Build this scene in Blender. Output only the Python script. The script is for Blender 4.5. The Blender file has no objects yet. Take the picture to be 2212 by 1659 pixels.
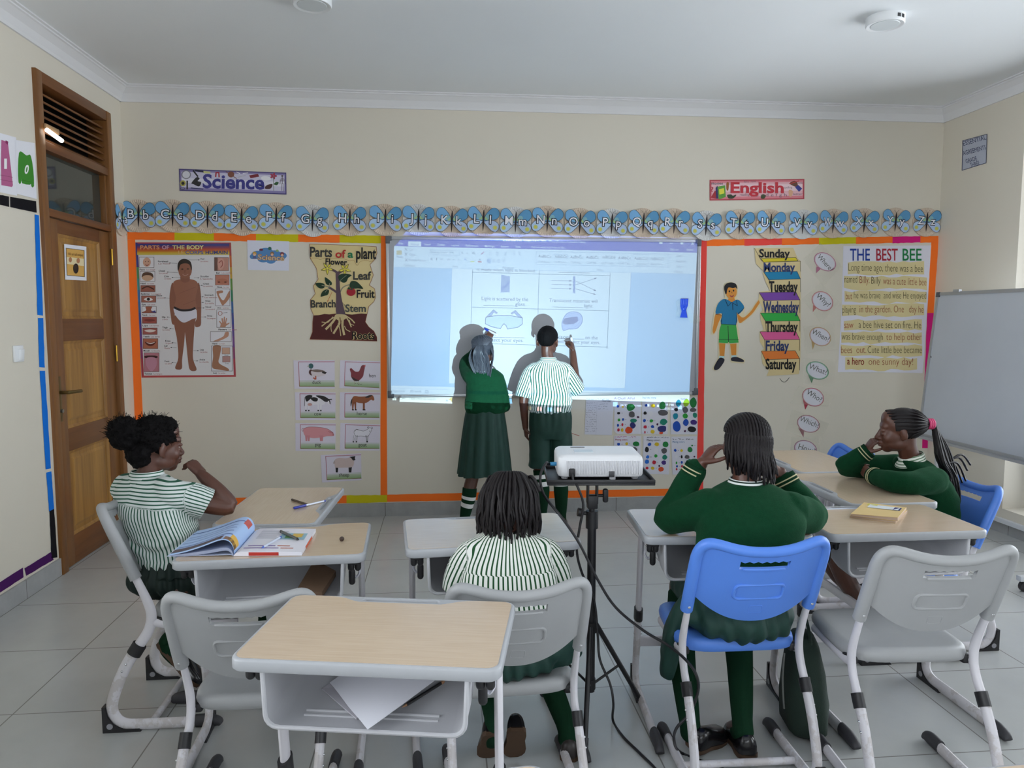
import bpy, bmesh, math, random
from math import sin, cos, pi, radians, sqrt, tan, atan2, exp
from mathutils import Vector, Matrix, Euler, noise
from mathutils.geometry import tessellate_polygon

SC = bpy.context.scene
COL = SC.collection
V = Vector

# ------------------------------------------------------------------ camera
FOC, YAW, PITCH, CAM_H = 1594.8, 0.09194, 0.08982, 1.5176       # focal length in photo pixels (2212 wide)
WALL_Y, WALL_L, WALL_R, WALL_B, CEIL = 5.6236, -2.2723, 3.9287, -2.6, 3.14
cam_data = bpy.data.cameras.new('camera')
cam_data.sensor_width = 36.0
cam_data.lens = 36.0 * FOC / 2212
cam_data.clip_start = 0.02
cam = bpy.data.objects.new('camera', cam_data)
COL.objects.link(cam)
cam.location = (0, 0, CAM_H)
cam.rotation_euler = (pi/2 - PITCH, 0, -YAW)
SC.camera = cam

# ------------------------------------------------------------------ exposure, sky, daylight
SC.view_settings.view_transform = 'Standard'
SC.view_settings.look = 'None'
SC.view_settings.gamma = 1
SC.view_settings.use_curve_mapping = False
SC.view_settings.exposure = 0.0
SC.cycles.max_bounces = 8
SC.cycles.diffuse_bounces = 4
SC.cycles.glossy_bounces = 3
SC.cycles.transparent_max_bounces = 12
SC.cycles.caustics_reflective = False
SC.cycles.caustics_refractive = False
SC.cycles.sample_clamp_indirect = 4.0

world = bpy.data.worlds.new('overcast_sky')
SC.world = world
world.use_nodes = True
bg = world.node_tree.nodes['Background']
bg.inputs[0].default_value = (0.86, 0.93, 1.0, 1)
bg.inputs[1].default_value = 4.5

def area_light(name, loc, rot, sx, sy, power, col):
    d = bpy.data.lights.new(name, 'AREA')
    d.shape = 'RECTANGLE'; d.size = sx; d.size_y = sy
    d.energy = power; d.color = col
    o = bpy.data.objects.new(name, d)
    COL.objects.link(o)
    o.location = loc; o.rotation_euler = rot
    return o
# overcast daylight arriving at the windows of the right-hand wall and the back wall
area_light('daylight_front_window', (4.55, 3.55, 1.75), (0, pi/2, 0), 2.5, 2.4, 88, (0.90, 0.95, 1.0))
area_light('daylight_rear_window', (4.55, 0.0, 1.75), (0, pi/2, 0), 2.5, 2.6, 45, (0.90, 0.95, 1.0))
area_light('added_left_daylight', (-2.95, .2, 1.9), (0, -pi/2, 0), 2.0, 3.4, 80, (0.93, 0.96, 1.0))  # unseen window light added behind the camera to brighten the right side
area_light('daylight_back_window', (0.6, -3.2, 1.8), (pi/2, 0, 0), 3.4, 2.2, 34, (0.92, 0.96, 1.0))

# ------------------------------------------------------------------ measured photo points -> real positions
_cy, _sy, _cp, _sp = cos(YAW), sin(YAW), cos(PITCH), sin(PITCH)
_FW = V((_sy*_cp, _cy*_cp, -_sp)); _RT = V((_cy, -_sy, 0)); _UP = _RT.cross(_FW); _EYE = V((0, 0, CAM_H))
def _ray(px, py):
    return _FW + _RT*((px-1106)/FOC) - _UP*((py-829.5)/FOC)
def aty(px, py, y=WALL_Y):
    d = _ray(px, py); return _EYE + d*(y/d.y)
def atx(px, py, x):
    d = _ray(px, py); return _EYE + d*(x/d.x)
def atz(px, py, z):
    d = _ray(px, py); return _EYE + d*((z-CAM_H)/d.z)

# ------------------------------------------------------------------ colour and materials
def lin(c):
    if isinstance(c, str):
        c = c.lstrip('#'); c = [int(c[i:i+2], 16)/255 for i in (0, 2, 4)]
    return tuple(x/12.92 if x <= 0.04045 else ((x+0.055)/1.055)**2.4 for x in c)

class NT:
    def __init__(s, name):
        s.m = bpy.data.materials.new(name); s.m.use_nodes = True
        s.t = s.m.node_tree; s.n = s.t.nodes; s.b = s.n['Principled BSDF']
    def add(s, typ, **kw):
        n = s.n.new(typ)
        for k, v in kw.items(): setattr(n, k, v)
        return n
    def link(s, a, b): s.t.links.new(a, b)
    def math(s, op, a, b=None, c=None):
        n = s.add('ShaderNodeMath', operation=op)
        for i, v in enumerate((a, b, c)):
            if v is None: continue
            if isinstance(v, (int, float)): n.inputs[i].default_value = v
            else: s.link(v, n.inputs[i])
        return n.outputs[0]
    def mix(s, f, a, b):
        n = s.add('ShaderNodeMix', data_type='RGBA')
        for i, v in ((0, f), (6, a), (7, b)):
            if isinstance(v, (int, float)): n.inputs[i].default_value = v
            elif isinstance(v, tuple): n.inputs[i].default_value = v if len(v) == 4 else v+(1,)
            else: s.link(v, n.inputs[i])
        return n.outputs[2]
    def coord(s, which='Object'): return s.add('ShaderNodeTexCoord').outputs[which]
    def noise(s, vec=None, scale=5, detail=3, stretch=None, rough=0.55):
        n = s.add('ShaderNodeTexNoise'); n.inputs['Scale'].default_value = scale; n.inputs['Detail'].default_value = detail
        n.inputs['Roughness'].default_value = rough
        v = vec or s.coord()
        if stretch:
            mp = s.add('ShaderNodeMapping'); mp.inputs['Scale'].default_value = stretch; s.link(v, mp.inputs[0]); v = mp.outputs[0]
        s.link(v, n.inputs['Vector']); return n.outputs['Fac']
    def bump(s, h, strength=0.2, dist=0.01):
        n = s.add('ShaderNodeBump'); n.inputs['Strength'].default_value = strength; n.inputs['Distance'].default_value = dist
        s.link(h, n.inputs['Height']); s.link(n.outputs[0], s.b.inputs['Normal'])
    def set(s, col=None, rough=None, metal=None, spec=None):
        if col is not None:
            if isinstance(col, tuple): s.b.inputs['Base Color'].default_value = col+(1,)
            else: s.link(col, s.b.inputs['Base Color'])
        if rough is not None: s.b.inputs['Roughness'].default_value = rough
        if metal is not None: s.b.inputs['Metallic'].default_value = metal
        if spec is not None: s.b.inputs['Specular IOR Level'].default_value = spec
        return s

MATS = {}
def mat(name, col=None, rough=0.5, metal=0.0, spec=0.5, var=0.0, vscale=8, stretch=None, bump=0.0, bscale=60, bdist=0.004):
    """plain surface with a little procedural variation and grain"""
    if name in MATS: return MATS[name]
    t = NT(name); c = lin(col)
    if var:
        f = t.noise(scale=vscale, stretch=stretch)
        t.set(col=t.mix(f, tuple(x*(1-var) for x in c), tuple(min(1, x*(1+var)) for x in c)))
    else: t.set(col=c)
    t.set(rough=rough, metal=metal, spec=spec)
    if bump: t.bump(t.noise(scale=bscale, detail=4), bump, bdist)
    MATS[name] = t.m
    return t.m

def attr_mat(name, rough=0.6, spec=0.35, grain=0.0):
    """printed / painted surface: colours stored with the mesh"""
    if name in MATS: return MATS[name]
    t = NT(name); a = t.add('ShaderNodeAttribute', attribute_name='Col')
    t.set(col=a.outputs['Color'], rough=rough, spec=spec)
    if grain: t.bump(t.noise(scale=90, detail=3), grain, 0.003)
    MATS[name] = t.m
    return t.m
PRINT = attr_mat('printed_paper', 0.62, 0.3)
GLOSSY_PRINT = attr_mat('laminated_paper', 0.28, 0.5)

# ------------------------------------------------------------------ mesh building
def smooth(pts, n=8, closed=False):
    """Catmull-Rom through points (tuples of any length)"""
    P = [V(p) for p in pts]; out = []; m = len(P)
    segs = m if closed else m-1
    for i in range(segs):
        if closed: a, b, c, d = P[i-1], P[i], P[(i+1) % m], P[(i+2) % m]
        else: a, b, c, d = P[max(i-1, 0)], P[i], P[i+1], P[min(i+2, m-1)]
        for k in range(n):
            t = k/n
            out.append(0.5*((2*b)+(c-a)*t+(2*a-5*b+4*c-d)*t*t+(3*b-a-3*c+d)*t**3))
    if not closed: out.append(P[-1].copy())
    return out

def lerp_list(vals, n):
    out = []
    for i in range(n):
        t = i/(n-1)*(len(vals)-1); k = min(int(t), len(vals)-2); f = t-k
        a, b = vals[k], vals[k+1]
        out.append(tuple(x*(1-f)+y*f for x, y in zip(a, b)) if isinstance(a, tuple) else a*(1-f)+b*f)
    return out

class MB:
    def __init__(s):
        s.v = []; s.f = []; s.mi = []; s.fc = []; s.va = []
        s.mcur = 0; s.ccur = (1, 1, 1)
    def m(s, i): s.mcur = i; return s
    def color(s, c): s.ccur = lin(c) if isinstance(c, str) else c; return s
    def add(s, vs, fs, attr=None):
        o = len(s.v); s.v.extend([tuple(p) for p in vs])
        s.va.extend(attr if attr else [0.0]*len(vs))
        for f in fs:
            s.f.append(tuple(i+o for i in f)); s.mi.append(s.mcur); s.fc.append(s.ccur)
        return s
    def box(s, c, d, rot=None, r=0.0):
        x, y, z = (k/2 for k in d)
        if r > 0:
            bm = bmesh.new(); bmesh.ops.create_cube(bm, size=1.0)
            bmesh.ops.scale(bm, vec=d, verts=bm.verts)
            bmesh.ops.bevel(bm, geom=bm.edges[:], offset=r, segments=2, profile=0.5, affect='EDGES')
            bm.verts.index_update()
            vs = [p.co.copy() for p in bm.verts]; fs = [[q.index for q in f.verts] for f in bm.faces]; bm.free()
        else:
            vs = [V((a, b, e)) for a in (-x, x) for b in (-y, y) for e in (-z, z)]
            fs = [(0, 1, 3, 2), (4, 6, 7, 5), (0, 4, 5, 1), (2, 3, 7, 6), (0, 2, 6, 4), (1, 5, 7, 3)]
        R = rot.to_matrix() if isinstance(rot, Euler) else (rot or Matrix.Identity(3))
        return s.add([R @ p + V(c) for p in vs], fs)
    def rings(s, rings, closed_ends=True, attr=None, close=True):
        n = len(rings[0]); vs = [p for r in rings for p in r]; fs = []
        for i in range(len(rings)-1):
            for k in range(n if close else n-1):
                a = i*n+k; b = i*n+(k+1) % n
                fs.append((a, b, b+n, a+n))
        if closed_ends:
            fs.append(tuple(reversed(range(n)))); fs.append(tuple(range((len(rings)-1)*n, len(rings)*n)))
        return s.add(vs, fs, attr)
    def tube(s, path, r, n=10, cap=True, flat=None, up=None, round_ends=False):
        """swept tube; r a number or list of numbers / (a, b) pairs; flat=(a,b) oval section, a along 'side', b along normal"""
        P = [V(p) for p in path]; L = len(P)
        if isinstance(r, (list, tuple)): R = lerp_list(list(r), L) if len(r) != L else list(r)
        else: R = [r]*L
        tang = []
        for i in range(L):
            t = P[min(i+1, L-1)]-P[max(i-1, 0)]
            tang.append(t.normalized() if t.length > 1e-9 else V((0, 0, 1)))
        u = V(up) if up else (V((0, 0, 1)) if abs(tang[0].z) < 0.9 else V((0, 1, 0)))
        side = tang[0].cross(u).normalized()
        rings = []
        for i in range(L):
            t = tang[i]
            if up: side = t.cross(V(up)).normalized() if t.cross(V(up)).length > 1e-6 else side
            else: side = (side - t*side.dot(t)).normalized()
            nn = side.cross(t).normalized()
            a, b = R[i] if isinstance(R[i], tuple) else (R[i], R[i])
            if flat: a, b = flat[0]*a, flat[1]*b
            rings.append([P[i]+side*(a*cos(2*pi*k/n))+nn*(b*sin(2*pi*k/n)) for k in range(n)])
        if round_ends:
            for end in (0, -1):
                c = P[end]; t = tang[end]*(-1 if end == 0 else 1)
                rad = R[end] if not isinstance(R[end], tuple) else min(R[end])
                base = rings[end]; extra = []
                for q in (0.45, 0.8, 0.98):
                    extra.append([c+(p-c)*sqrt(1-q*q)+t*rad*q for p in base])
                if end == 0: rings = list(reversed(extra))+rings
                else: rings = rings+extra
        return s.rings(rings, cap)
    def lathe(s, prof, c=(0, 0, 0), n=24, axis='Z'):
        c = V(c); rings = []
        for r, z in prof:
            ring = []
            for k in range(n):
                a = 2*pi*k/n
                p = V((r*cos(a), r*sin(a), z))
                if axis == 'Y': p = V((p.x, p.z, -p.y))
                if axis == 'X': p = V((p.z, p.y, -p.x))
                ring.append(c+p)
            rings.append(ring)
        return s.rings(rings, True)
    def ball(s, c, r, n=16, m=10, rot=None):
        rx, ry, rz = r if isinstance(r, (tuple, list)) else (r, r, r)
        R = rot.to_matrix() if isinstance(rot, Euler) else (rot or Matrix.Identity(3))
        vs = [R @ V((0, 0, -rz))+V(c)]
        for i in range(1, m):
            t = pi*i/m - pi/2
            for k in range(n):
                a = 2*pi*k/n; vs.append(R @ V((rx*cos(t)*cos(a), ry*cos(t)*sin(a), rz*sin(t)))+V(c))
        vs.append(R @ V((0, 0, rz))+V(c)); fs = []
        for k in range(n):
            fs.append((0, 1+(k+1) % n, 1+k))
            fs.append((len(vs)-1, 1+(m-2)*n+k, 1+(m-2)*n+(k+1) % n))
        for i in range(m-2):
            for k in range(n):
                a = 1+i*n+k; b = 1+i*n+(k+1) % n; fs.append((a, b, b+n, a+n))
        return s.add(vs, fs)
    def prism(s, outline, z0, z1, M=None):
        """closed 2-D outline (x, y) extruded from z0 to z1, mapped by matrix M"""
        n = len(outline); M = M or Matrix.Identity(4)
        vs = [M @ V((p[0], p[1], z0)) for p in outline]+[M @ V((p[0], p[1], z1)) for p in outline]
        tri = tessellate_polygon([[V((p[0], p[1], 0)) for p in outline]])
        fs = [tuple(t) for t in tri]+[tuple(i+n for i in t) for t in tri]
        fs += [(k, (k+1) % n, (k+1) % n+n, k+n) for k in range(n)]
        return s.add(vs, fs)
    def build(s, name, mats, parent=None, shade=True, origin=None, attr=None, angle=40, recalc=True):
        me = bpy.data.meshes.new(name)
        O = V(origin) if origin is not None else V((0, 0, 0))
        me.from_pydata([V(p)-O for p in s.v], [], s.f)
        mats = mats if isinstance(mats, (list, tuple)) else [mats]
        for m_ in mats: me.materials.append(m_)
        if len(mats) > 1: me.polygons.foreach_set('material_index', s.mi)
        if any(c != (1, 1, 1) for c in s.fc):
            ca = me.color_attributes.new('Col', 'FLOAT_COLOR', 'CORNER')
            buf = []
            for p in me.polygons: buf.extend((*s.fc[p.index], 1.0)*p.loop_total)
            ca.data.foreach_set('color', buf)
        if attr:
            at = me.attributes.new(attr, 'FLOAT', 'POINT'); at.data.foreach_set('value', s.va)
        if recalc:
            bm = bmesh.new(); bm.from_mesh(me)
            bmesh.ops.recalc_face_normals(bm, faces=bm.faces); bm.to_mesh(me); bm.free()
        if shade: smooth_by_angle(me, angle)
        me.update()
        o = bpy.data.objects.new(name, me); COL.objects.link(o)
        o.location = O
        if parent is not None: o.parent = parent
        return o

def smooth_by_angle(me, angle=40):
    bm = bmesh.new(); bm.from_mesh(me); lim = radians(angle)
    for f in bm.faces: f.smooth = True
    for e in bm.edges:
        if len(e.link_faces) != 2 or e.calc_face_angle(0) > lim: e.smooth = False
    bm.to_mesh(me); bm.free()

def tag(o, label=None, cat=None, group=None, kind=None):
    if label: o['label'] = label
    if cat: o['category'] = cat
    if group: o['group'] = group
    if kind: o['kind'] = kind
    return o
def thing(name, loc, rz=0.0, label=None, cat=None, group=None):
    o = bpy.data.objects.new(name, None); COL.objects.link(o)
    o.empty_display_size = 0.1
    o.location = loc; o.rotation_euler = (0, 0, rz)
    return tag(o, label, cat, group)
def struct(o, label=None): o['kind'] = 'structure'; return o
def copy_tree(o, parent=None):
    c = o.copy(); COL.objects.link(c)
    if parent is not None: c.parent = parent
    for ch in list(o.children): copy_tree(ch, c)
    return c
def rrect(w, h, r, n=5, cx=0, cy=0):
    out = []
    for (sx, sy, a0) in ((1, 1, 0), (-1, 1, pi/2), (-1, -1, pi), (1, -1, 3*pi/2)):
        for k in range(n+1):
            a = a0+pi/2*k/n
            out.append((cx+sx*(w/2-r)+r*cos(a), cy+sy*(h/2-r)+r*sin(a)))
    return out

# ------------------------------------------------------------------ lettering
_TXT = {}
def text_mesh(body, bold=0.0):
    """(vertices 2-D, faces, (x0, x1)) of a line of text whose capital height is 1"""
    k = (body, bold)
    if k in _TXT: return _TXT[k]
    c = bpy.data.curves.new('t', 'FONT'); c.body = body; c.size = 1.0; c.resolution_u = 3; c.offset = bold
    o = bpy.data.objects.new('t', c); COL.objects.link(o)
    me = o.to_mesh()
    vs = [(p.co.x/0.729, p.co.y/0.729) for p in me.vertices]
    fs = [tuple(p.vertices) for p in me.polygons]
    o.to_mesh_clear(); bpy.data.objects.remove(o); bpy.data.curves.remove(c)
    xs = [p[0] for p in vs] or [0, 1]
    _TXT[k] = (vs, fs, (min(xs), max(xs)))
    return _TXT[k]

class Sheet:
    """something flat fixed to a wall; points are measured photo pixels, put where they really are on that wall"""
    def __init__(s, wall='front', off=0.003, step=0.0005, fn=None):
        s.wall = wall; s.off = off; s.step = step; s.mb = MB(); s.fn = fn; s.skew = None; s.q = 0
    def P(s, x, y, layer=0):
        if s.skew: x, y = s.skew(x, y)
        d = s.off+s.step*layer
        if s.fn: return s.fn(x, y, layer)
        if s.wall == 'front': return aty(x, y, WALL_Y-d)
        if s.wall == 'left': return atx(x, y, WALL_L+d)
        return atx(x, y, WALL_R-d)
    def poly(s, pts, col, layer=1):
        tri = tessellate_polygon([[V((p[0], -p[1], 0)) for p in pts]]); layer = s.up(layer)
        s.mb.color(col).add([s.P(p[0], p[1], layer) for p in pts], tri); return s
    def up(s, layer):
        s.q = (s.q+1) % 40; return layer+s.q*.022
    def base(s, pts, col, thick=0.0016):
        """the sheet itself, with a little thickness"""
        n = len(pts); tri = tessellate_polygon([[V((p[0], -p[1], 0)) for p in pts]])
        k = -thick/s.step
        s.mb.color(col).add([s.P(*p, 0) for p in pts]+[s.P(*p, k) for p in pts],
                            list(tri)+[tuple(i+n for i in t) for t in tri]+[(i, (i+1) % n, (i+1) % n+n, i+n) for i in range(n)])
        return s
    def rect(s, x0, y0, x1, y1, col, layer=1): return s.poly([(x0, y0), (x1, y0), (x1, y1), (x0, y1)], col, layer)
    def frame(s, x0, y0, x1, y1, w, col, layer=2):
        return s.line([(x0, y0), (x1, y0), (x1, y1), (x0, y1), (x0, y0)], w, col, layer)
    def line(s, pts, w, col, layer=2):
        s.mb.color(col); h = w/2
        for (a, b), (c, d) in zip(pts, pts[1:]):
            L = math.hypot(c-a, d-b) or 1; nx, ny = -(d-b)/L*h, (c-a)/L*h; ex, ey = (c-a)/L*h*0.6, (d-b)/L*h*0.6
            q = [(a-ex+nx, b-ey+ny), (c+ex+nx, d+ey+ny), (c+ex-nx, d+ey-ny), (a-ex-nx, b-ey-ny)]
            L2 = s.up(layer); s.mb.add([s.P(*p, L2) for p in q], [(0, 1, 2, 3)])
        return s
    def curve(s, pts, w, col, layer=2, n=6):
        return s.line([(p.x, p.y) for p in smooth([(a, b, 0) for a, b in pts], n)], w, col, layer)
    def blob(s, pts, col, layer=1, n=5):
        return s.poly([(p.x, p.y) for p in smooth([(a, b, 0) for a, b in pts], n, True)], col, layer)
    def ell(s, cx, cy, rx, ry, col, layer=1, rot=0, n=20):
        c, q = cos(rot), sin(rot)
        return s.poly([(cx+rx*cos(t)*c-ry*sin(t)*q, cy+rx*cos(t)*q+ry*sin(t)*c) for t in [2*pi*k/n for k in range(n)]], col, layer)
    def ring(s, cx, cy, rx, ry, w, col, layer=2, rot=0, n=20):
        c, q = cos(rot), sin(rot)
        return s.line([(cx+rx*cos(t)*c-ry*sin(t)*q, cy+rx*cos(t)*q+ry*sin(t)*c) for t in [2*pi*k/n for k in range(n+1)]], w, col, layer)
    def arrow(s, a, b, w, col, layer=2, head=4):
        s.line([a, b], w, col, layer); L = math.hypot(b[0]-a[0], b[1]-a[1]) or 1; ux, uy = (b[0]-a[0])/L, (b[1]-a[1])/L
        return s.poly([b, (b[0]-ux*head-uy*head*.4, b[1]-uy*head+ux*head*.4), (b[0]-ux*head+uy*head*.4, b[1]-uy*head-ux*head*.4)], col, layer+.2)
    def _place(s, body, x0, y0, x1, y1, h, bold):
        vs, fs, (a, b) = text_mesh(body, bold)
        k = (x1-x0)/((b-a) or 1); L = math.hypot(x1-x0, y1-y0) or 1
        ux, uy = (x1-x0)/L, (y1-y0)/L; kk = L/((b-a) or 1)
        return [(x0+ux*(p[0]-a)*kk+uy*p[1]*h, y0+uy*(p[0]-a)*kk-ux*p[1]*h) for p in vs], fs
    def text(s, body, x0, y0, x1, h, col, layer=3, y1=None, bold=0.0, w=None):
        """body from (x0,y0) to (x1,y1) on its baseline, capitals h high"""
        q, fs = s._place(body, x0, y0, x1, y0 if y1 is None else y1, h, bold)
        layer = s.up(layer); s.mb.color(col).add([s.P(*p, layer) for p in q], fs); return s
    def write(s, body, x0, y0, h, col, layer=3, ratio=0.62, bold=0.0, slope=0.0):
        vs, fs, (a, b) = text_mesh(body, bold)
        x1 = x0+(b-a)*h*ratio/0.62*0.9
        return s.text(body, x0, y0, x1, h, col, layer, y1=y0+slope*(x1-x0), bold=bold)
    def scribble(s, x0, y0, x1, h, w, col, layer=3, seed=1):
        """illegible handwriting"""
        rnd = random.Random(seed); x = x0; pts = []
        while x < x1:
            pts.append((x, y0-rnd.random()*h)); x += h*(.25+.3*rnd.random())
            if rnd.random() < .16:
                if len(pts) > 1: s.line(pts, w, col, layer)
                pts = []; x += h*.5
        if len(pts) > 1: s.line(pts, w, col, layer)
        return s
    def done(s, name, label=None, cat=None, group=None, m=None, parent=None):
        xs = [V(p) for p in s.mb.v]; c = V([(min(p[i] for p in xs)+max(p[i] for p in xs))/2 for i in range(3)])
        if parent is not None: o = s.mb.build(name, m or PRINT, None, shade=False, origin=parent.location, recalc=False); o.location = (0, 0, 0); o.parent = parent
        else: o = s.mb.build(name, m or PRINT, None, shade=False, origin=c, recalc=False)
        return tag(o, label, cat, group)

# ================================================================== ROOM
def wall_paint(name, col):
    t = NT(name); c = lin(col)
    f = t.noise(scale=1.3, detail=4)
    t.set(col=t.mix(f, tuple(x*.965 for x in c), tuple(min(1, x*1.025) for x in c)), rough=0.55, spec=0.35)
    t.bump(t.noise(scale=45, detail=4), 0.05, 0.004); return t.m
CREAM = wall_paint('cream_wall_paint', '#dcd5c6')
WHITE_PAINT = wall_paint('white_ceiling_paint', '#eceff1')
CORNICE = mat('white_plaster', '#e2e2e4', 0.5)

def tile_floor():
    t = NT('grey_floor_tiles'); co = t.coord('Object')
    sx = t.add('ShaderNodeSeparateXYZ'); t.link(co, sx.inputs[0])
    u = t.math('DIVIDE', t.math('ADD', sx.outputs[0], 1.66+5.98), 0.598)
    v = t.math('DIVIDE', t.math('ADD', sx.outputs[1], -2.305+5.68), 0.568)
    def edge(q):
        fr = t.math('FRACT', q); return t.math('MINIMUM', fr, t.math('SUBTRACT', 1.0, fr))
    g = t.math('LESS_THAN', t.math('MINIMUM', edge(u), edge(v)), 0.0042)
    cell = t.add('ShaderNodeTexWhiteNoise', noise_dimensions='2D'); cb = t.add('ShaderNodeCombineXYZ')
    t.link(t.math('FLOOR', u), cb.inputs[0]); t.link(t.math('FLOOR', v), cb.inputs[1]); t.link(cb.outputs[0], cell.inputs['Vector'])
    n1 = t.noise(co, 3.2, 6, rough=.62); n2 = t.noise(co, 22, 5, stretch=(1, .45, 1))
    base = t.mix(n1, lin('#a9acac'), lin('#c3c5c3'))
    base = t.mix(t.math('MULTIPLY', n2, .35), base, lin('#b7b4ac'))
    base = t.mix(t.math('MULTIPLY', cell.outputs['Value'], .10), base, lin('#a5a29c'))
    t.set(col=t.mix(g, base, lin('#7f7d78')), rough=0.27, spec=0.7)
    t.bump(t.math('SUBTRACT', 1.0, g), 0.25, 0.002); return t.m
FLOOR = tile_floor()
def stone(name, joints_axis):
    t = NT(name); co = t.coord('Object')
    sx = t.add('ShaderNodeSeparateXYZ'); t.link(co, sx.inputs[0])
    u = t.math('DIVIDE', t.math('ADD', sx.outputs[joints_axis], (1.66 if joints_axis == 0 else -2.305)+6), 0.6)
    fr = t.math('FRACT', u); g = t.math('LESS_THAN', fr, 0.007)
    t.set(col=t.mix(g, t.mix(t.noise(co, 9, 6, rough=.65), lin('#8b8c8c'), lin('#b3b4b4')), lin('#57534d')), rough=.45)
    return t.m
SKIRT_X, SKIRT_Y = stone('grey_skirting_tiles', 0), stone('grey_skirting_tiles_side', 1)

def wbox(name, x0, x1, y0, y1, z0, z1, m):
    b = MB().box(((x0+x1)/2, (y0+y1)/2, (z0+z1)/2), (x1-x0, y1-y0, z1-z0))
    return struct(b.build(name, m, shade=False))
def wall_with_holes(name, axis, pos, thick, a0, a1, z0, z1, holes, m):
    """wall in a plane of constant x, made of solid blocks around rectangular openings (a0, a1, z0, z1)"""
    b = MB(); xs = sorted({a0, a1, *[h[0] for h in holes], *[h[1] for h in holes]})
    for l, r in zip(xs, xs[1:]):
        hs = sorted([h for h in holes if h[0] <= l and h[1] >= r], key=lambda h: h[2]); z = z0
        for h in hs+[None]:
            top = h[2] if h else z1
            if top > z:
                if axis == 'x': b.box((pos+thick/2, (l+r)/2, (z+top)/2), (abs(thick), r-l, top-z))
                else: b.box(((l+r)/2, pos+thick/2, (z+top)/2), (r-l, abs(thick), top-z))
            if h: z = h[3]
    return struct(b.build(name, m, shade=False))

struct(MB().box(((WALL_L+WALL_R)/2, (WALL_Y+WALL_B)/2, -0.05), (WALL_R-WALL_L+2.4, WALL_Y-WALL_B+.6, 0.1)).build('floor', FLOOR, shade=False))
wbox('ceiling', WALL_L-.2, WALL_R+.3, WALL_B-.2, WALL_Y+.2, CEIL, CEIL+.12, WHITE_PAINT)
wbox('wall_front', WALL_L-.2, WALL_R+.3, WALL_Y, WALL_Y+.2, 0, CEIL, CREAM)
WIN_D = (-1.6, 2.0, .9, 2.9)  # unseen opening added behind the camera for the extra daylight
DOOR = (4.475, 5.415, 0.0, 2.905)
wall_with_holes('wall_left', 'x', WALL_L, -.2, WALL_B, WALL_Y, 0, CEIL, [DOOR, WIN_D], CREAM)
WIN_A, WIN_B = (2.3, 4.79, 0.17, 2.95), (-1.2, 1.2, 0.17, 2.95)
wall_with_holes('wall_right', 'x', WALL_R, .28, WALL_B, WALL_Y, 0, CEIL, [WIN_A, WIN_B], CREAM)
WIN_C = (-1.0, 2.2, 0.9, 2.8)
wall_with_holes('wall_back', 'y', WALL_B, -.2, WALL_L, WALL_R, 0, CEIL, [WIN_C], CREAM)

# windows: metal frames with clear panes
FRAME_W = mat('white_window_frame', '#e4e6e8', 0.35)
def glass_mat():
    m = bpy.data.materials.new('window_glass'); m.use_nodes = True; t = m.node_tree
    for n in list(t.nodes): t.nodes.remove(n)
    o = t.nodes.new('ShaderNodeOutputMaterial'); mx = t.nodes.new('ShaderNodeMixShader')
    tr = t.nodes.new('ShaderNodeBsdfTransparent'); gl = t.nodes.new('ShaderNodeBsdfGlossy'); fr = t.nodes.new('ShaderNodeFresnel')
    gl.inputs['Roughness'].default_value = 0.02; fr.inputs[0].default_value = 1.45
    t.links.new(fr.outputs[0], mx.inputs[0]); t.links.new(tr.outputs[0], mx.inputs[1]); t.links.new(gl.outputs[0], mx.inputs[2])
    t.links.new(mx.outputs[0], o.inputs[0]); return m
GLASS = glass_mat()
def window(name, axis, pos, hole, mull):
    a0, a1, z0, z1 = hole; w = .05; b = MB(); g = MB()
    def bar(l, r, zz0, zz1, mb, d):
        if axis == 'x': mb.box((pos, (l+r)/2, (zz0+zz1)/2), (d, r-l, zz1-zz0))
        else: mb.box(((l+r)/2, pos, (zz0+zz1)/2), (r-l, d, zz1-zz0))
    for l, r, p, q in ((a0, a1, z0, z0+w), (a0, a1, z1-w, z1), (a0, a0+w, z0+w, z1-w), (a1-w, a1, z0+w, z1-w)): bar(l, r, p, q, b, .05)
    for k in range(1, mull):
        c = a0+(a1-a0)*k/mull; bar(c-w/2, c+w/2, z0+w, z1-w, b, .05)
    o = struct(b.build(name, FRAME_W, shade=False))
    bar(a0+w, a1-w, z0+w, z1-w, g, .006); p = g.build('pane', GLASS, o, shade=False)
    return o
window('window_1', 'x', WALL_R+.22, WIN_A, 3)
window('window_2', 'x', WALL_R+.22, WIN_B, 3)
window('window_4', 'x', WALL_L-.14, WIN_D, 4)
window('window_3', 'y', WALL_B-.14, WIN_C, 3)

# cornice along front, left and right walls: stepped cove profile
def cornice(name, p0, p1, inward):
    prof = [(0, -.10), (.012, -.10), (.018, -.085), (.04, -.05), (.075, -.022), (.085, -.018), (.085, -.010), (.10, -.008), (.10, 0), (0, 0)]
    p0, p1, inw = V(p0), V(p1), V(inward)
    rings = [[p+inw*a+V((0, 0, CEIL+z)) for a, z in prof] for p in (p0, p1)]
    return struct(MB().rings(rings).build(name, CORNICE, shade=False))
cornice('trim_1', (WALL_L, WALL_Y, 0), (WALL_R, WALL_Y, 0), (0, -1, 0))
cornice('trim_2', (WALL_L, WALL_B, 0), (WALL_L, WALL_Y, 0), (1, 0, 0))
cornice('trim_3', (WALL_R, WALL_B, 0), (WALL_R, WALL_Y, 0), (-1, 0, 0))
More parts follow.
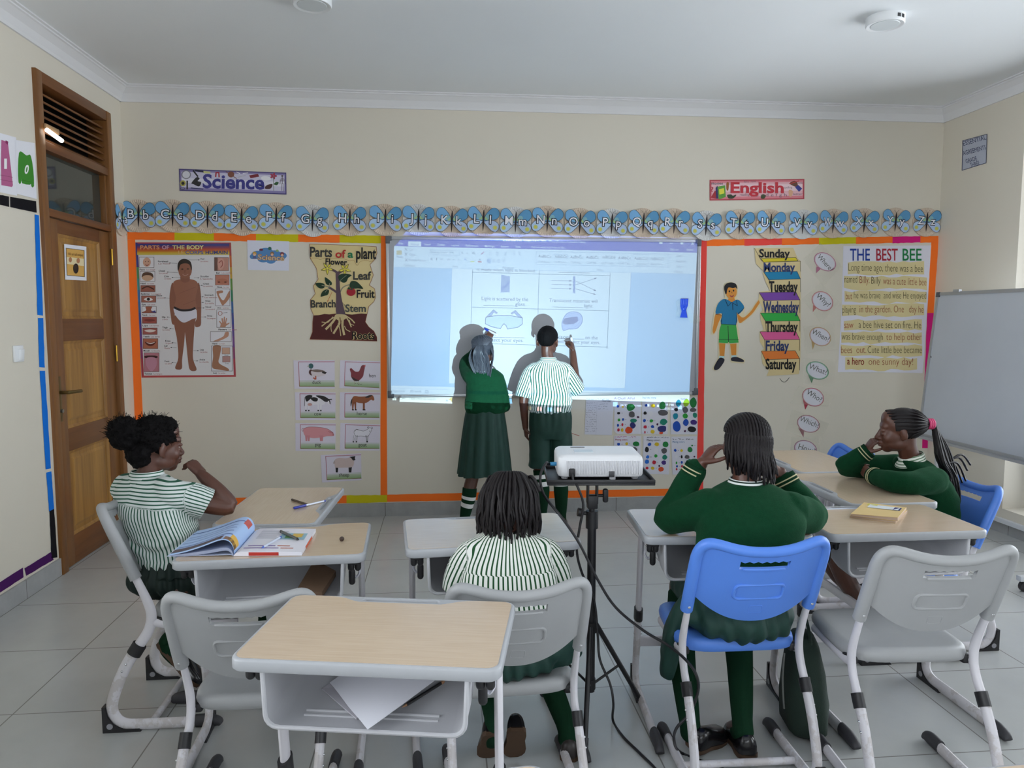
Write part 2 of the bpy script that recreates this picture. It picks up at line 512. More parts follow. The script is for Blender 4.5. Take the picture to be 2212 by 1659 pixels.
# tiled skirting
wbox('baseboard_front', WALL_L, WALL_R, WALL_Y-.012, WALL_Y, 0, .103, SKIRT_X)
wbox('baseboard_left', WALL_L, WALL_L+.012, WALL_B, 4.475, 0, .103, SKIRT_Y)
wbox('baseboard_right', WALL_R-.012, WALL_R, WALL_B, WALL_Y-.012, 0, .075, SKIRT_Y)
wbox('trim_4', WALL_R-.03, WALL_R, WALL_B, WALL_Y-.012, .075, .105, mat('white_trunking', '#dcdfe2', .4))
wbox('baseboard_left_corner', WALL_L, WALL_L+.012, 5.42, WALL_Y-.012, 0, .103, SKIRT_Y)

# ------------------------------------------------------------------ door on the left wall
def wood(name, dark, light, axis, sc=1.0, rough=0.38):
    t = NT(name); st = [14*sc]*3; st[axis] = 0.9*sc
    n1 = t.noise(scale=1.0, detail=6, stretch=tuple(st), rough=.6)
    st2 = [60*sc]*3; st2[axis] = 2.0*sc
    n2 = t.noise(scale=1.0, detail=3, stretch=tuple(st2))
    f = t.math('ADD', t.math('MULTIPLY', n1, .75), t.math('MULTIPLY', n2, .25))
    cr = t.add('ShaderNodeValToRGB'); cr.color_ramp.elements[0].position = .32; cr.color_ramp.elements[1].position = .68
    cr.color_ramp.elements[0].color = lin(dark)+(1,); cr.color_ramp.elements[1].color = lin(light)+(1,)
    t.link(f, cr.inputs[0]); t.set(col=cr.outputs[0], rough=rough, spec=.45); t.bump(n2, .08, .002); return t.m
W_STILE = wood('door_wood_upright', '#6b4423', '#8a5c2e', 2)
W_RAIL = wood('door_wood_rail', '#5f3a20', '#7c4f29', 1)
W_PANEL = wood('door_wood_panel', '#7a5226', '#b98a45', 2, .8)
BRASS = mat('aged_brass', '#7d6a42', .35, .9)
door = thing('door_1', (WALL_L, 4.945, 0)); door['kind'] = 'structure'
def dbox(name, y0, y1, z0, z1, x0, x1, m, parent=door, r=.004):
    return MB().box(((x0+x1)/2, (y0+y1)/2-4.945, (z0+z1)/2), (x1-x0, y1-y0, z1-z0), r=r).build(name, m, parent)
fr = dbox('frame', 4.475, 4.54, 0, 2.905, -.12, .022, W_STILE)
dbox('frame', 5.35, 5.415, 0, 2.905, -.12, .022, W_STILE)
dbox('frame', 4.54, 5.35, 2.84, 2.905, -.12, .02, W_RAIL)
dbox('transom', 4.54, 5.35, 2.475, 2.525, -.10, .015, W_RAIL)
dbox('transom', 4.54, 5.35, 2.10, 2.145, -.10, .018, W_RAIL)
for k in range(7):                                                       # fixed louvre blades over the glass
    z = 2.556+k*.0425
    MB().box((-.045, 0, z), (.085, .81, .012), rot=Euler((0, radians(28), 0)), r=.003).build('louvre_blade', W_RAIL, door)
MB().box((-.115, 0, 2.68), (.004, .86, .34)).build('mesh_backing', mat('dark_mesh', '#17130f', .8), door, shade=False)
dbox('glass_bead', 4.54, 4.565, 2.145, 2.475, -.05, .0, W_STILE); dbox('glass_bead', 5.325, 5.35, 2.145, 2.475, -.05, .0, W_STILE)
dark_glass = NT('dark_transom_glass'); dark_glass.set(col=lin('#3a3d38'), rough=.05, spec=.7)
MB().box((-.04, 0, 2.31), (.006, .76, .33)).build('transom_pane', dark_glass.m, door, shade=False)
leaf = dbox('leaf', 4.545, 5.345, .006, 2.095, -.055, -.015, W_PANEL, r=.003)
def lbox(name, y0, y1, z0, z1, x0, x1, m, r=.004):
    return MB().box(((x0+x1)/2, (y0+y1)/2-4.945, (z0+z1)/2), (x1-x0, y1-y0, z1-z0), r=r).build(name, m, leaf)
lbox('stile', 4.545, 4.665, .006, 2.095, -.056, 0, W_STILE); lbox('stile', 5.205, 5.345, .006, 2.095, -.056, 0, W_STILE)
PAN = [(.185, .705), (.845, 1.375), (1.51, 2.015)]
for a, b in ((.006, .185), (.705, .845), (1.375, 1.51), (2.015, 2.095)): lbox('rail', 4.665, 5.205, a, b, -.056, -.001, W_RAIL)
for a, b in PAN:                                                        # raised fielded panels with a moulded edge
    m_ = MB(); o = [(4.665-4.945, a), (5.205-4.945, a), (5.205-4.945, b), (4.665-4.945, b)]
    def inset(d, x): return [V((x, y+(d if y < 0 else -d), z+(d if z == a else -d))) for y, z in o]
    m_.rings([inset(0, -.004), inset(.014, -.012), inset(.02, -.018), inset(.035, -.018), inset(.06, -.008)], closed_ends=False)
    q = inset(.06, -.008); m_.add(q, [(0, 1, 2, 3)])
    m_.build('panel', W_PANEL, leaf, shade=False)
hb = MB().box((.004, 4.575-4.945, 1.035), (.008, .042, .27), r=.003).build('handle_plate', BRASS, leaf)
MB().tube([(.008, 4.575-4.945, 1.075), (.055, 4.575-4.945, 1.075), (.062, 4.60-4.945, 1.075), (.06, 4.72-4.945, 1.07)], .0095, 8, flat=(1, 1.1)).build('lever', BRASS, hb)
MB().lathe([(.0, .0), (.011, 0), (.011, .014), (0, .014)], (0.006, 4.575-4.945, .965), 12, 'X').build('lock_cylinder', mat('brushed_nickel', '#9a9a96', .3, .9), hb)
for z in (.30, 1.27, 1.93):
    MB().lathe([(0, -.055), (.007, -.055), (.007, .055), (0, .055)], (.012, 5.348-4.945, z), 10).build('hinge', mat('yellow_brass', '#b58e36', .3, .9), door)
# corridor wall seen dimly behind the louvres
wbox('wall_corridor', WALL_L-1.25, WALL_L-1.15, 3.6, 6.2, 0, CEIL, CREAM)
# added glowing strip imitating a lamp's reflection over the louvres
tl = thing('reflection_strip', (WALL_L+.02, 4.60, 2.565), 0, 'glowing strip added for a lamp reflection on the louvres above the wooden door', 'reflection')
em = NT('glowing_strip'); em.b.inputs['Emission Color'].default_value = lin('#fff3e2')+(1,); em.b.inputs['Emission Strength'].default_value = 4.0
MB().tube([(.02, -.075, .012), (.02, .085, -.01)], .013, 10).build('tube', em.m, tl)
MB().box((.008, 0, .035), (.016, .15, .03), r=.003).build('housing', mat('tan_plastic', '#a98660', .5), tl)  # tan backing added behind the glowing strip
# light switch
sw = thing('light_switch', (WALL_L, 4.172, 1.325), 0, 'white rocker light switch on the side wall near the wooden door', 'light switch')
MB().box((.006, 0, 0), (.012, .088, .088), r=.004).build('face_plate', mat('white_plastic', '#e6e8ea', .35), sw)
MB().box((.014, .012, -.006), (.012, .045, .06), rot=Euler((0, radians(5), 0)), r=.004).build('rocker', mat('white_plastic', '#e6e8ea', .35), sw)
# round ceiling lights
for (x, y, lab) in ((-.653, 3.99, 'round white ceiling light above the science side, cut by the top edge of the photo'), (2.40, 3.965, 'round white ceiling light with small vents, above the whiteboard on wheels')):
    c = thing('ceiling_light', (x, y, CEIL), 0, lab, 'ceiling light', 'round surface ceiling lights')
    MB().lathe([(0, -.04), (.072, -.04), (.082, -.044), (.094, -.045), (.098, -.04), (.098, 0), (0, 0)], n=40).build('housing', mat('white_plastic', '#e6e8ea', .35), c)
    MB().lathe([(0, -.0435), (.072, -.0435), (.074, -.040), (0, -.040)], n=40).build('diffuser', mat('milky_diffuser', '#d3d8da', .45), c)
    for k in range(7):
        if k != 3:
            a = -pi/2+.35+(k-3)*.075
            MB().box((.098*cos(a), .098*sin(a), -.022), (.004, .004, .018), rot=Euler((0, 0, a))).build('vent_slot', mat('vent_black', '#222326', .6), c, shade=False)

# ================================================================== THINGS ON THE WALLS
def Z(x0, y0, k): return lambda x, y: (x0+x/k, y0+y/k)
def sheet(wall='front', off=0.003, z=None):
    s = Sheet(wall, off); s.skew = z; return s
INK, WHT = '#26242a', '#e9e9f0'
clear = bpy.data.materials.new('clear_plastic'); clear.use_nodes = True
_t = clear.node_tree; _o = _t.nodes['Material Output']; _p = _t.nodes['Principled BSDF']
_p.inputs['Base Color'].default_value = lin('#f1eede')+(1,); _p.inputs['Roughness'].default_value = .18
_x = _t.nodes.new('ShaderNodeBsdfTransparent'); _m = _t.nodes.new('ShaderNodeMixShader'); _m.inputs[0].default_value = .17
_t.links.new(_x.outputs[0], _m.inputs[1]); _t.links.new(_p.outputs[0], _m.inputs[2]); _t.links.new(_m.outputs[0], _o.inputs[0])

# ---- crepe-paper border strips
CREPE = attr_mat('crepe_paper', 0.8, 0.15, grain=0.25)
ORG, YEL, RED, MAG = '#ff7a2e', '#cfc422', '#ef4f48', '#d9267f'
def strip(quad, col, label, wall='front', grp='crepe paper border on the front wall', name='border_strip'):
    s = Sheet(wall, .002); rnd = random.Random(label)
    (a, b, c, d) = quad; n = 10; up, lo = [], []
    hor = abs(b[0]-a[0]) > abs(d[1]-a[1])
    if not hor: a, b, c, d = a, d, c, b
    for k in range(n+1):
        t = k/n; j = (rnd.random()-.5)*.9 if 0 < k < n else 0; j2 = (rnd.random()-.5)*.9 if 0 < k < n else 0
        u = (a[0]+(b[0]-a[0])*t, a[1]+(b[1]-a[1])*t); l = (d[0]+(c[0]-d[0])*t, d[1]+(c[1]-d[1])*t)
        up.append((u[0], u[1]+j) if hor else (u[0]+j, u[1])); lo.append((l[0], l[1]+j2) if hor else (l[0]+j2, l[1]))
    s.base(up+lo[::-1], col, .0015)
    return s.done(name, label, 'paper border', grp, CREPE)
def Q(x0, t0, b0, x1, t1, b1): return [(x0, t0), (x1, t1), (x1, b1), (x0, b0)]
def Vq(l0, r0, y0, l1, r1, y1): return [(l0, y0), (r0, y0), (r1, y1), (l1, y1)]
xs = [275.3, 377, 462, 553, 644, 733.6, 822.6]
labs = ['orange crepe border strip at the top left corner above the body parts poster', 'yellow crepe border strip above the body parts poster',
        'orange crepe border strip between the body parts poster and the small science cloud card', 'yellow crepe border strip right above the small science cloud card',
        'orange crepe border strip between the cloud card and the plant poster', 'yellow crepe border strip above the parts of a plant poster']
for k in range(6):
    f = lambda x: 501+(x-275)*8/548
    strip(Q(xs[k], f(xs[k]), f(xs[k])+16.2, xs[k+1], f(xs[k+1]), f(xs[k+1])+16.6), [ORG, YEL][k % 2], labs[k])
strip(Vq(275.3, 292, 517.5, 291, 309, 905), ORG, 'tall orange crepe border strip beside the body parts poster, next to the room corner')
strip(Vq(291, 309, 905, 296, 313, 1092), ORG, 'orange crepe border strip low in the room corner, behind the girl with the afro bun')
strip(Vq(822.8, 834.6, 509.5, 822, 836.6, 1069.5), ORG, 'tall orange crepe border strip between the animal cards and the big whiteboard')
strip(Q(313, 1079, 1095, 655, 1072, 1089), ORG, 'orange crepe border strip above the skirting, behind the desk with two pens')
strip(Q(655, 1072, 1089, 748.6, 1070, 1087), ORG, 'short orange crepe border piece next to the yellow piece above the skirting')
strip(Q(748.6, 1070, 1087, 836, 1069, 1085), YEL, 'yellow crepe border piece above the skirting below the sheep card')
strip(Q(836, 1068.6, 1084, 942, 1066, 1082), ORG, 'orange crepe border strip above the skirting, just past the yellow piece')
strip(Q(942, 1066, 1082, 1344, 1057.5, 1073), ORG, 'long orange crepe border strip above the skirting behind the two standing pupils')
strip(Q(1344, 1057.5, 1073, 1506, 1055, 1069), ORG, 'orange crepe border strip above the skirting below the paint mixing sheets')
strip(Vq(1515.5, 1527, 519, 1508, 1521.5, 800), RED, 'red crepe border strip along the upper edge side of the big whiteboard')
strip(Vq(1508, 1521.5, 800, 1505.5, 1519, 1069), RED, 'red crepe border strip beside the paint mixing sheets')
xr = [1527, 1608, 1689, 1769, 1849, 1928, 1988, 2027]
labs = ['orange crepe border strip above the paper boy with the green shorts', 'red crepe border strip above the Sunday label', 'orange crepe border strip just past the red one above the weekdays chart',
        'yellow crepe border strip above the Where bubble', 'orange crepe border strip above the word THE of the bee story', 'magenta crepe border strip above the word BEE', 'orange crepe border strip in the corner above the bee story']
for k, c in enumerate([ORG, RED, ORG, YEL, ORG, MAG, ORG]):
    f = lambda x: 517.5-(x-1527)*8/500
    strip(Q(xr[k], f(xr[k]), f(xr[k])+14.6, xr[k+1], f(xr[k+1]), f(xr[k+1])+13.6), c, labs[k])
strip(Vq(2011.5, 2027, 523.2, 2003, 2017, 676), ORG, 'tall orange crepe border strip at the edge of the bee story')
strip(Vq(2003, 2017, 676, 1997, 2010, 820), MAG, 'magenta crepe border strip half hidden by the whiteboard on wheels')
strip(Vq(1997, 2010, 820, 1992, 2004, 968), MAG, 'magenta crepe border strip peeping out behind the ponytail')
# left wall tapes
bl = 'painted-look paper tape around the wooden door'
LBLUE, BLK, PUR = '#1673d8', '#16151a', '#4a1c5c'
strip([(75, 463), (84, 465), (93, 682), (81, 680)], LBLUE, 'uppermost blue paper strip beside the wooden door frame', 'left', bl)
strip([(82, 687), (93.5, 687), (97, 794), (85, 793)], LBLUE, 'second blue paper strip from the top beside the door frame', 'left', bl)
strip([(86, 801), (97.5, 801), (110, 1012), (99, 1014)], LBLUE, 'third blue paper strip, next to the door handle', 'left', bl)
strip([(100, 1021), (111, 1018), (117, 1100), (106, 1105)], LBLUE, 'lowest blue paper strip beside the door frame', 'left', bl)
strip([(107, 1104), (117, 1099), (124, 1204), (111, 1206)], BLK, 'black paper strip low beside the door frame', 'left', bl)
strip([(53, 1228), (110, 1192.5), (116, 1209), (57, 1244)], PUR, 'dark purple paper strip on the skirting touching the black one', 'left', 'purple paper border over the skirting')
strip([(-45, 1286), (49.5, 1226), (51, 1247), (-43, 1308)], PUR, 'dark purple paper strip on the skirting running out of the photo', 'left', 'purple paper border over the skirting')
strip([(-10, 419), (19.5, 424.5), (20, 447), (-10, 440)], BLK, 'short black strip under the pink dress sheet', 'left', 'black strips under the number clothes')
strip([(22, 425), (78, 434.5), (79.5, 459.5), (22.5, 447.5)], BLK, 'long black strip under the green jumper sheet', 'left', 'black strips under the number clothes')

# ---- number clothes on the left wall
s = sheet('left', .003)
s.base([(-26, 280), (35, 297), (37, 423), (-25, 410)], WHT)
s.poly([(3, 302), (17, 307), (21, 340), (28, 400), (26, 404), (3, 400), (2, 350)], '#b9638f'); s.line([(1, 378), (27, 383)], 1, '#8f4a6d'); s.line([(1, 388), (28, 393)], 1, '#8f4a6d')
s.poly([(12, 303), (18, 306), (17, 313), (12, 309)], '#8a2f63', 2); s.text('1', 9, 364, 15, 22, '#f4f4f4', bold=.03)
s.done('number_card', 'white sheet with a pink dress numbered 1, beside the door', 'poster', 'number clothes sheets')
s = sheet('left', .0045)
s.base([(33, 302), (75, 309), (79.5, 430), (37, 419)], WHT)
s.blob([(41, 330), (47, 328), (52, 332), (58, 336), (63, 334), (67, 338), (72, 366), (73.5, 402), (68, 403), (66, 392), (65, 399), (48, 396), (47, 386), (45, 396), (40, 394), (39, 360)], '#3d8a2c', n=2)
s.text('0', 52, 399-25, 60.5, 19, '#f2f2f2', bold=.03, y1=375.5); s.line([(47, 389), (66, 393)], .8, '#2a641d')
s.done('number_card', 'white sheet with a green jumper numbered 0, next to the door frame', 'poster', 'number clothes sheets')
# notice on the door
s = Sheet('left', -.004)
s.base([(138.5, 527), (186.5, 533), (187, 606), (141, 604)], WHT)
s.poly([(143, 536), (182, 541), (182.5, 598), (145, 594.5)], '#d9a95a'); s.poly([(144, 555), (182, 559), (182.5, 575), (144.5, 570)], '#e8d7ac', 2)
s.line([(143, 536), (182, 541), (182.5, 598), (145, 594.5), (143, 536)], 1, '#4a3826', 3)
s.ell(152, 561, 3.4, 5.5, '#b77c58', 3); s.ell(169, 563, 3.6, 5.8, '#b77c58', 3); s.ell(164, 580, 5.8, 11, '#2a211f', 4); s.ell(163, 577, 4, 5, '#3a2a22', 5)
s.text('We are all unique', 147, 551, 179, 6.5, '#7a5a2a', 4, y1=554)
s.done('door_notice', 'small orange notice with three faces fixed to the wooden door', 'notice')

# ---- butterfly alphabet on paper plates
PLATE = NT('paper_plate'); pa = PLATE.add('ShaderNodeAttribute', attribute_name='Col'); PLATE.set(col=pa.outputs['Color'], rough=.7, spec=.2)
def plate_mesh(R, col):
    mb = MB().color(col); rings = []; n = 96
    prof = [(0.0, .002), (.70, .002), (.76, .006), (.82, .010), (.98, .014), (1.0, .013)]
    for r, h in prof[1:]:
        ring = []
        for k in range(n):
            a = 2*pi*k/n; cr = (.0022 if k % 2 else 0)*(1 if .75 < r < 1 else (.6 if r == 1.0 else 0))
            ring.append(V((R*r*cos(a), -(h+cr), R*r*sin(a))))
        rings.append(ring)
    mb.rings(rings, closed_ends=False); mb.add(rings[0], [tuple(range(n))])
    back = [V((p.x*.99, 0, p.z*.99)) for p in rings[-1]]; mb.rings([rings[-1], back], closed_ends=False)
    return mb
def butterfly_mesh(R, A, b, seed):
    """cut-out butterfly in plate units, drawn with layered paper and ink"""
    s = Sheet(fn=lambda x, y, l: V((x*R, -.016-.0004*l-.006*abs(x)*(1-.3*y), -y*R))); rnd = random.Random(seed)
    up = [(.03, .0), (.14, -.36), (.4, -.7), (.64, -.84), (.88, -.76), (1.0, -.52), (.95, -.26), (.7, -.09), (.38, -.05)]
    lo = [(.04, .02), (.36, -.04), (.66, -.03), (.9, .08), (1.02, .3), (.96, .53), (.8, .66), (.55, .61), (.32, .4), (.12, .16)]
    for sx in (-1, 1):
        for shape, c in ((up, ('#78aedb', '#5f9bc6')[sx > 0]), (lo, ('#b4cfee', '#b4c8e8')[sx > 0])):
            p = [(q.x, q.y) for q in smooth([(sx*(x+rnd.uniform(-.012, .012)), y+rnd.uniform(-.012, .012), 0) for x, y in shape], 4, True)]
            s.base(p, c, .0008); s.line(p+p[:1], .018, '#1d3346', 3)
        for (cx, cy, r, c) in ((.2, -.17, .13, '#a9c48a'), (.3, -.28, .16, '#86b4bd'), (.76, .4, .15, '#bcc99a'), (.76, .4, .10, '#cfc95a')):
            s.ell(sx*cx, cy, r, r*.95, c, 1 if r > .12 else 2, n=14)
    s.curve([(-.02, -.62), (-.1, -.76), (-.2, -.82)], .014, INK, 3, 4); s.curve([(.02, -.62), (.08, -.76), (.17, -.84)], .014, INK, 3, 4)
    s.blob([(0, -.68), (.045, -.5), (.055, -.1), (.04, .35), (0, .68), (-.045, .35), (-.06, -.1), (-.045, -.5)], '#241a1e', 4, 3)
    for ch, cx, h, w in ((A, -.44, .56, .46), (b, .44, .56, .40)):
        vs, fs, (x0, x1) = text_mesh(ch, 0.0); w_ = min((x1-x0)*h*1.0, .56)
        for bold, col, lay in ((.05 if ch in 'MWNmwQKRXYkx' else .07, '#17141b', 5), (.008, '#e9e9f0', 7)):
            k = (text_mesh(ch, bold)[2][1]-text_mesh(ch, bold)[2][0])/(x1-x0)
            ww = w_*k if bold < .05 else w_+.10
            s.text(ch, cx-ww/2, .17, cx+ww/2, h, col, lay, bold=bold)
    return s.mb
BUT = dict(B=(301.3, 466, 'k'), C=(374.8, 466, 'k'), D=(450, 469, 'k'), E=(523, 473.7, 'k'), F=(597.7, 471.7, 'k'), G=(676, 476.5, 'w'), H=(756, 475, 'k'),
           I=(832.6, 474.5, 'k'), J=(904, 474.8, 'w'), K=(976, 478.5, 'k'), L=(1044, 476.4, 'k'), M=(1113.5, 480, 'w'), N=(1182, 478, 'k'), O=(1252, 482.4, 'k'),
           P=(1320.6, 483.3, 'w'), Q=(1388.6, 482.4, 'k'), R=(1455.3, 482.4, 'k'), S=(1524, 487, 'w'), T=(1596, 484.2, 'k'), U=(1662.7, 483.7, 'k'), V=(1732.3, 484.2, 'w'),
           W=(1797.8, 482.3, 'k'), X=(1864.8, 480.9, 'k'), Y=(1932, 479.5, 'k'), Z=(1999, 479.5, 'k'))
for i, (ch, (px, py, kind)) in enumerate(BUT.items()):
    c = aty(px, py+1, WALL_Y); R = .117*(1-.003*max(0, i-12))
    t = thing('butterfly_plate', c, 0, 'paper plate butterfly with letters %s%s on a %s plate' % (ch, ch.lower(), 'white' if kind == 'w' else 'cream'), 'alphabet butterfly', 'alphabet butterflies along the front wall')
    plate_mesh(R, '#d9d8d6' if kind == 'w' else '#d5c3b0').build('plate', PLATE.m, t, angle=30)
    b = butterfly_mesh(R, ch, ch.lower(), i).build('butterfly', PRINT, t, shade=False, recalc=False)
    b.rotation_euler = (0, radians(2.2 if ch in 'CJ' else 2.8), 0)
t = thing('butterfly_plate', atx(258.5, 474, WALL_L), pi/2, 'paper plate butterfly with letters Aa on the side wall next to the door', 'alphabet butterfly', 'alphabet butterflies along the front wall')
plate_mesh(.115, '#d5c3b0').build('plate', PLATE.m, t, angle=30); butterfly_mesh(.115, 'A', 'a', 99).build('butterfly', PRINT, t, shade=False, recalc=False)

# ---- Science banner
s = sheet(z=Z(240, 330, 3.687), off=.003)
s.base([(540, 127), (1395, 158), (1397, 333), (545, 303)], '#4f477f')
s.poly([(549, 137), (1388, 167), (1389, 324), (553, 294)], '#8d83b4'); s.poly([(560, 150), (1380, 180), (1380, 305), (562, 275)], '#cfcbe2', 2); s.poly([(560, 200), (1380, 232), (1380, 270), (562, 238)], '#e2e0ee', 3)
s.ell(598, 174, 38, 36, '#8b8a94', 4); s.ell(598, 174, 30, 28, '#dcdce4', 5); s.line([(655, 143), (690, 188)], 12, INK, 4); s.line([(672, 140), (742, 152)], 14, '#23233a', 4); s.poly([(735, 145), (790, 150), (792, 165), (738, 163)], '#cfcf8a', 4)
s.blob([(640, 240), (680, 195), (705, 205), (690, 225), (718, 235), (700, 268), (655, 250)], INK, 4); s.line([(636, 280), (732, 290)], 8, '#3b3d63', 4)
s.ell(572, 243, 24, 24, '#b7b05a', 4); s.ell(572, 243, 13, 13, INK, 5); s.rect(600, 222, 612, 292, INK, 4); s.ring(570, 285, 16, 8, 4, '#555555', 4)
s.line([(833, 190), (836, 158), (858, 158), (860, 192)], 11, '#a8283a', 4); s.ell(955, 172, 26, 24, '#7d4a3a', 4); s.line([(915, 150), (1000, 205)], 5, '#7d4a3a', 4)
s.line([(1000, 153), (1025, 165)], 6, WHT, 4); s.line([(1050, 165), (1090, 160)], 6, WHT, 4); s.line([(1010, 195), (1070, 180)], 5, '#b9b8c4', 4)
s.poly([(1100, 180), (1170, 168), (1180, 190), (1110, 203)], '#7c2430', 4); s.blob([(1195, 195), (1225, 185), (1265, 195), (1270, 215), (1230, 222), (1200, 212)], '#ececf2', 4)
for a in range(5): s.ell(1293+16*cos(a*1.256), 185+14*sin(a*1.256), 13, 8, '#a63a55', 4, rot=a*1.256)
s.line([(1293, 190), (1295, 300)], 4, '#5a6b4a', 4); s.blob([(1296, 250), (1315, 232), (1335, 238), (1320, 258)], '#2f5a35', 5); s.blob([(1225, 285), (1240, 258), (1285, 250), (1270, 285)], '#4a2428', 4)
s.ell(1363, 185, 8, 9, '#6b5f66', 4); s.line([(1363, 195), (1364, 245)], 5, '#6b5f66', 4); s.line([(1345, 250), (1348, 215), (1380, 215), (1388, 250)], 4, '#6b5f66', 4); s.line([(1358, 300), (1360, 245), (1370, 245), (1372, 305)], 4, '#6b5f66', 4)
for k in range(3): s.line([(1352, 205+k*9), (1376, 206+k*9)], 3, '#6b5f66', 5)
s.text('Science', 728, 277, 1220, 111, '#35348a', 6, y1=290, bold=.03)
s.done('science_banner', 'purple banner reading Science with small lab pictures', 'banner', None, GLOSSY_PRINT)

# ---- English banner
ZR = Z(1500, 370, 3.607)
s = sheet(z=ZR)
s.base([(119, 67), (857, 60), (856, 217), (119, 228)], '#b5414d')
s.poly([(128, 76), (848, 69), (847, 208), (128, 219)], '#d9808a'); s.poly([(135, 90), (842, 84), (842, 190), (135, 200)], '#e5b4bb', 2); s.poly([(200, 105), (842, 100), (842, 150), (200, 160)], '#eed0d5', 3)
s.poly([(127, 205), (160, 150), (180, 165), (175, 215)], '#a8303a', 4); s.poly([(165, 130), (180, 112), (185, 215), (170, 210)], '#2c2f63', 5); s.poly([(180, 120), (240, 108), (245, 200), (190, 220)], '#5d9b3c', 5); s.poly([(192, 140), (230, 130), (233, 172), (195, 182)], '#e0dc4a', 6)
s.text('?', 130, 160, 148, 40, '#b5303c', 5, bold=.02); s.text('stories', 132, 103, 222, 22, '#4a4350', 5)
s.blob([(250, 90), (268, 88), (268, 120), (262, 150), (250, 140)], '#9a5a2a', 5)
s.blob([(255, 185), (285, 180), (300, 190), (322, 182), (325, 190), (300, 212), (268, 210)], '#33402c', 5); s.blob([(518, 195), (535, 178), (556, 190), (545, 212), (522, 212)], '#3f4a2f', 5)
s.blob([(742, 95), (775, 75), (800, 85), (805, 120), (780, 118)], '#6b4436', 5); s.poly([(785, 125), (808, 105), (840, 135), (815, 160)], '#33368a', 5); s.line([(740, 98), (815, 75)], 6, '#c03a3a', 6)
s.blob([(735, 150), (752, 145), (768, 160), (755, 198), (738, 190)], '#dca987', 5)
for w, x, y, x1, h in (('fairy', 385, 88, 425, 16), ('rhyme', 440, 84, 480, 15), ('spelling', 697, 133, 762, 17), ('reading', 355, 190, 428, 18), ('letter', 770, 185, 842, 18), ('a b c d e f g h', 440, 196, 720, 26), ('write', 808, 96, 845, 14)): s.text(w, x, y, x1, h, '#8a6a78', 4)
s.text('English', 283, 166, 697, 84, '#c22f3d', 7, y1=167, bold=.03)
s.done('english_banner', 'red banner reading English with small book and dinosaur pictures', 'banner', None, GLOSSY_PRINT)

# ---- Parts of the body poster
s = sheet(z=Z(280, 510, 5.183))
s.base([(65, 70), (1135, 73), (1190, 1575), (135, 1585)], '#b8484a')
def L(y): return 65+70*(y-70)/1515
def Rr(y): return 1135+55*(y-73)/1502
bands = ['#a5403f', '#c2662f', '#c29a35', '#5f8d3c', '#2f7d5c', '#33639a', '#3b4a93', '#57408c', '#6b3c84', '#8a3c66', '#a83f4b']
ys = [75]+[220+k*128 for k in range(10)]+[1560]
for k in range(11):
    s.poly([(Rr(ys[k])-24, ys[k]), (Rr(ys[k]), ys[k]), (Rr(ys[k+1]), ys[k+1]), (Rr(ys[k+1])-24, ys[k+1])], bands[k], 1)
    s.poly([(L(ys[k]), ys[k]), (L(ys[k])+24, ys[k]), (L(ys[k+1])+24, ys[k+1]), (L(ys[k+1]), ys[k+1])], (['#3b3d86', '#3b3d86']+['#4c8a5a', '#3f8f8a', '#3a6ea8']+bands[5:])[k], 1)
s.poly([(L(205)+26, 205), (Rr(205)-24, 205), (Rr(1555)-24, 1555), (L(1555)+26, 1562)], '#dcdadc', 2)
hd = ['#3a3c82', '#473b7c', '#7a3a60', '#a8443f', '#c0582f', '#c77f2f', '#cfa93a', '#cdb95a']
for k in range(8): s.poly([(L(85)+18, 84+k*16), (Rr(85)-18, 82+k*16), (Rr(85)-18, 98+k*16), (L(85)+18, 100+k*16)], hd[k], 3)
for w, x0, x1, c in (('PARTS', 118, 335, '#d99a6a'), ('OF', 362, 442, '#c9a0b5'), ('THE', 478, 615, '#d8c78a'), ('BODY', 640, 830, '#e3d98e')): s.text(w, x0, 146, x1, 44, c, 6, bold=.03)
for w, x0, x1, c in (('LE', 545, 605, '#d8b06a'), ('CORPS', 625, 825, '#54619a'), ('HUMAIN', 850, 1098, '#3a3d7a')): s.text(w, x0, 201, x1, 40, c, 6, bold=.02)
SK, SKD = '#8d5c49', '#6f4436'
# the figure
s.blob([(480, 520), (450, 640), (448, 780), (462, 900), (478, 985), (530, 985), (538, 950), (505, 900), (512, 760), (520, 660)], SK, 3)
s.blob([(770, 520), (795, 620), (802, 760), (800, 900), (795, 1000), (740, 1018), (732, 970), (755, 900), (742, 760), (732, 650)], SK, 3)
s.blob([(500, 505), (590, 480), (650, 478), (740, 500), (765, 560), (738, 700), (735, 840), (505, 840), (520, 700), (490, 570)], '#9a6651', 4)
s.blob([(505, 890), (500, 1000), (530, 1150), (545, 1360), (510, 1470), (540, 1495), (585, 1480), (588, 1380), (612, 1180), (622, 1000), (615, 940)], SK, 4)
s.blob([(735, 890), (728, 1000), (715, 1180), (710, 1370), (750, 1490), (710, 1512), (672, 1490), (655, 1400), (632, 1180), (612, 1010), (615, 940)], SK, 4)
s.blob([(503, 800), (620, 840), (730, 805), (748, 905), (700, 930), (615, 968), (555, 940), (502, 860)], '#d8d6e2', 6); s.curve([(503, 800), (560, 826), (620, 832), (690, 824), (730, 806)], 24, '#262028', 7)
s.blob([(575, 440), (575, 500), (620, 520), (668, 500), (665, 440)], SK, 4); s.blob([(540, 330), (560, 275), (618, 258), (675, 280), (697, 340), (690, 420), (650, 470), (600, 472), (555, 430)], '#94614c', 5)
s.blob([(540, 385), (538, 320), (565, 270), (620, 255), (680, 285), (697, 350), (690, 380), (670, 320), (620, 305), (570, 320), (552, 370)], '#2e2420', 6)
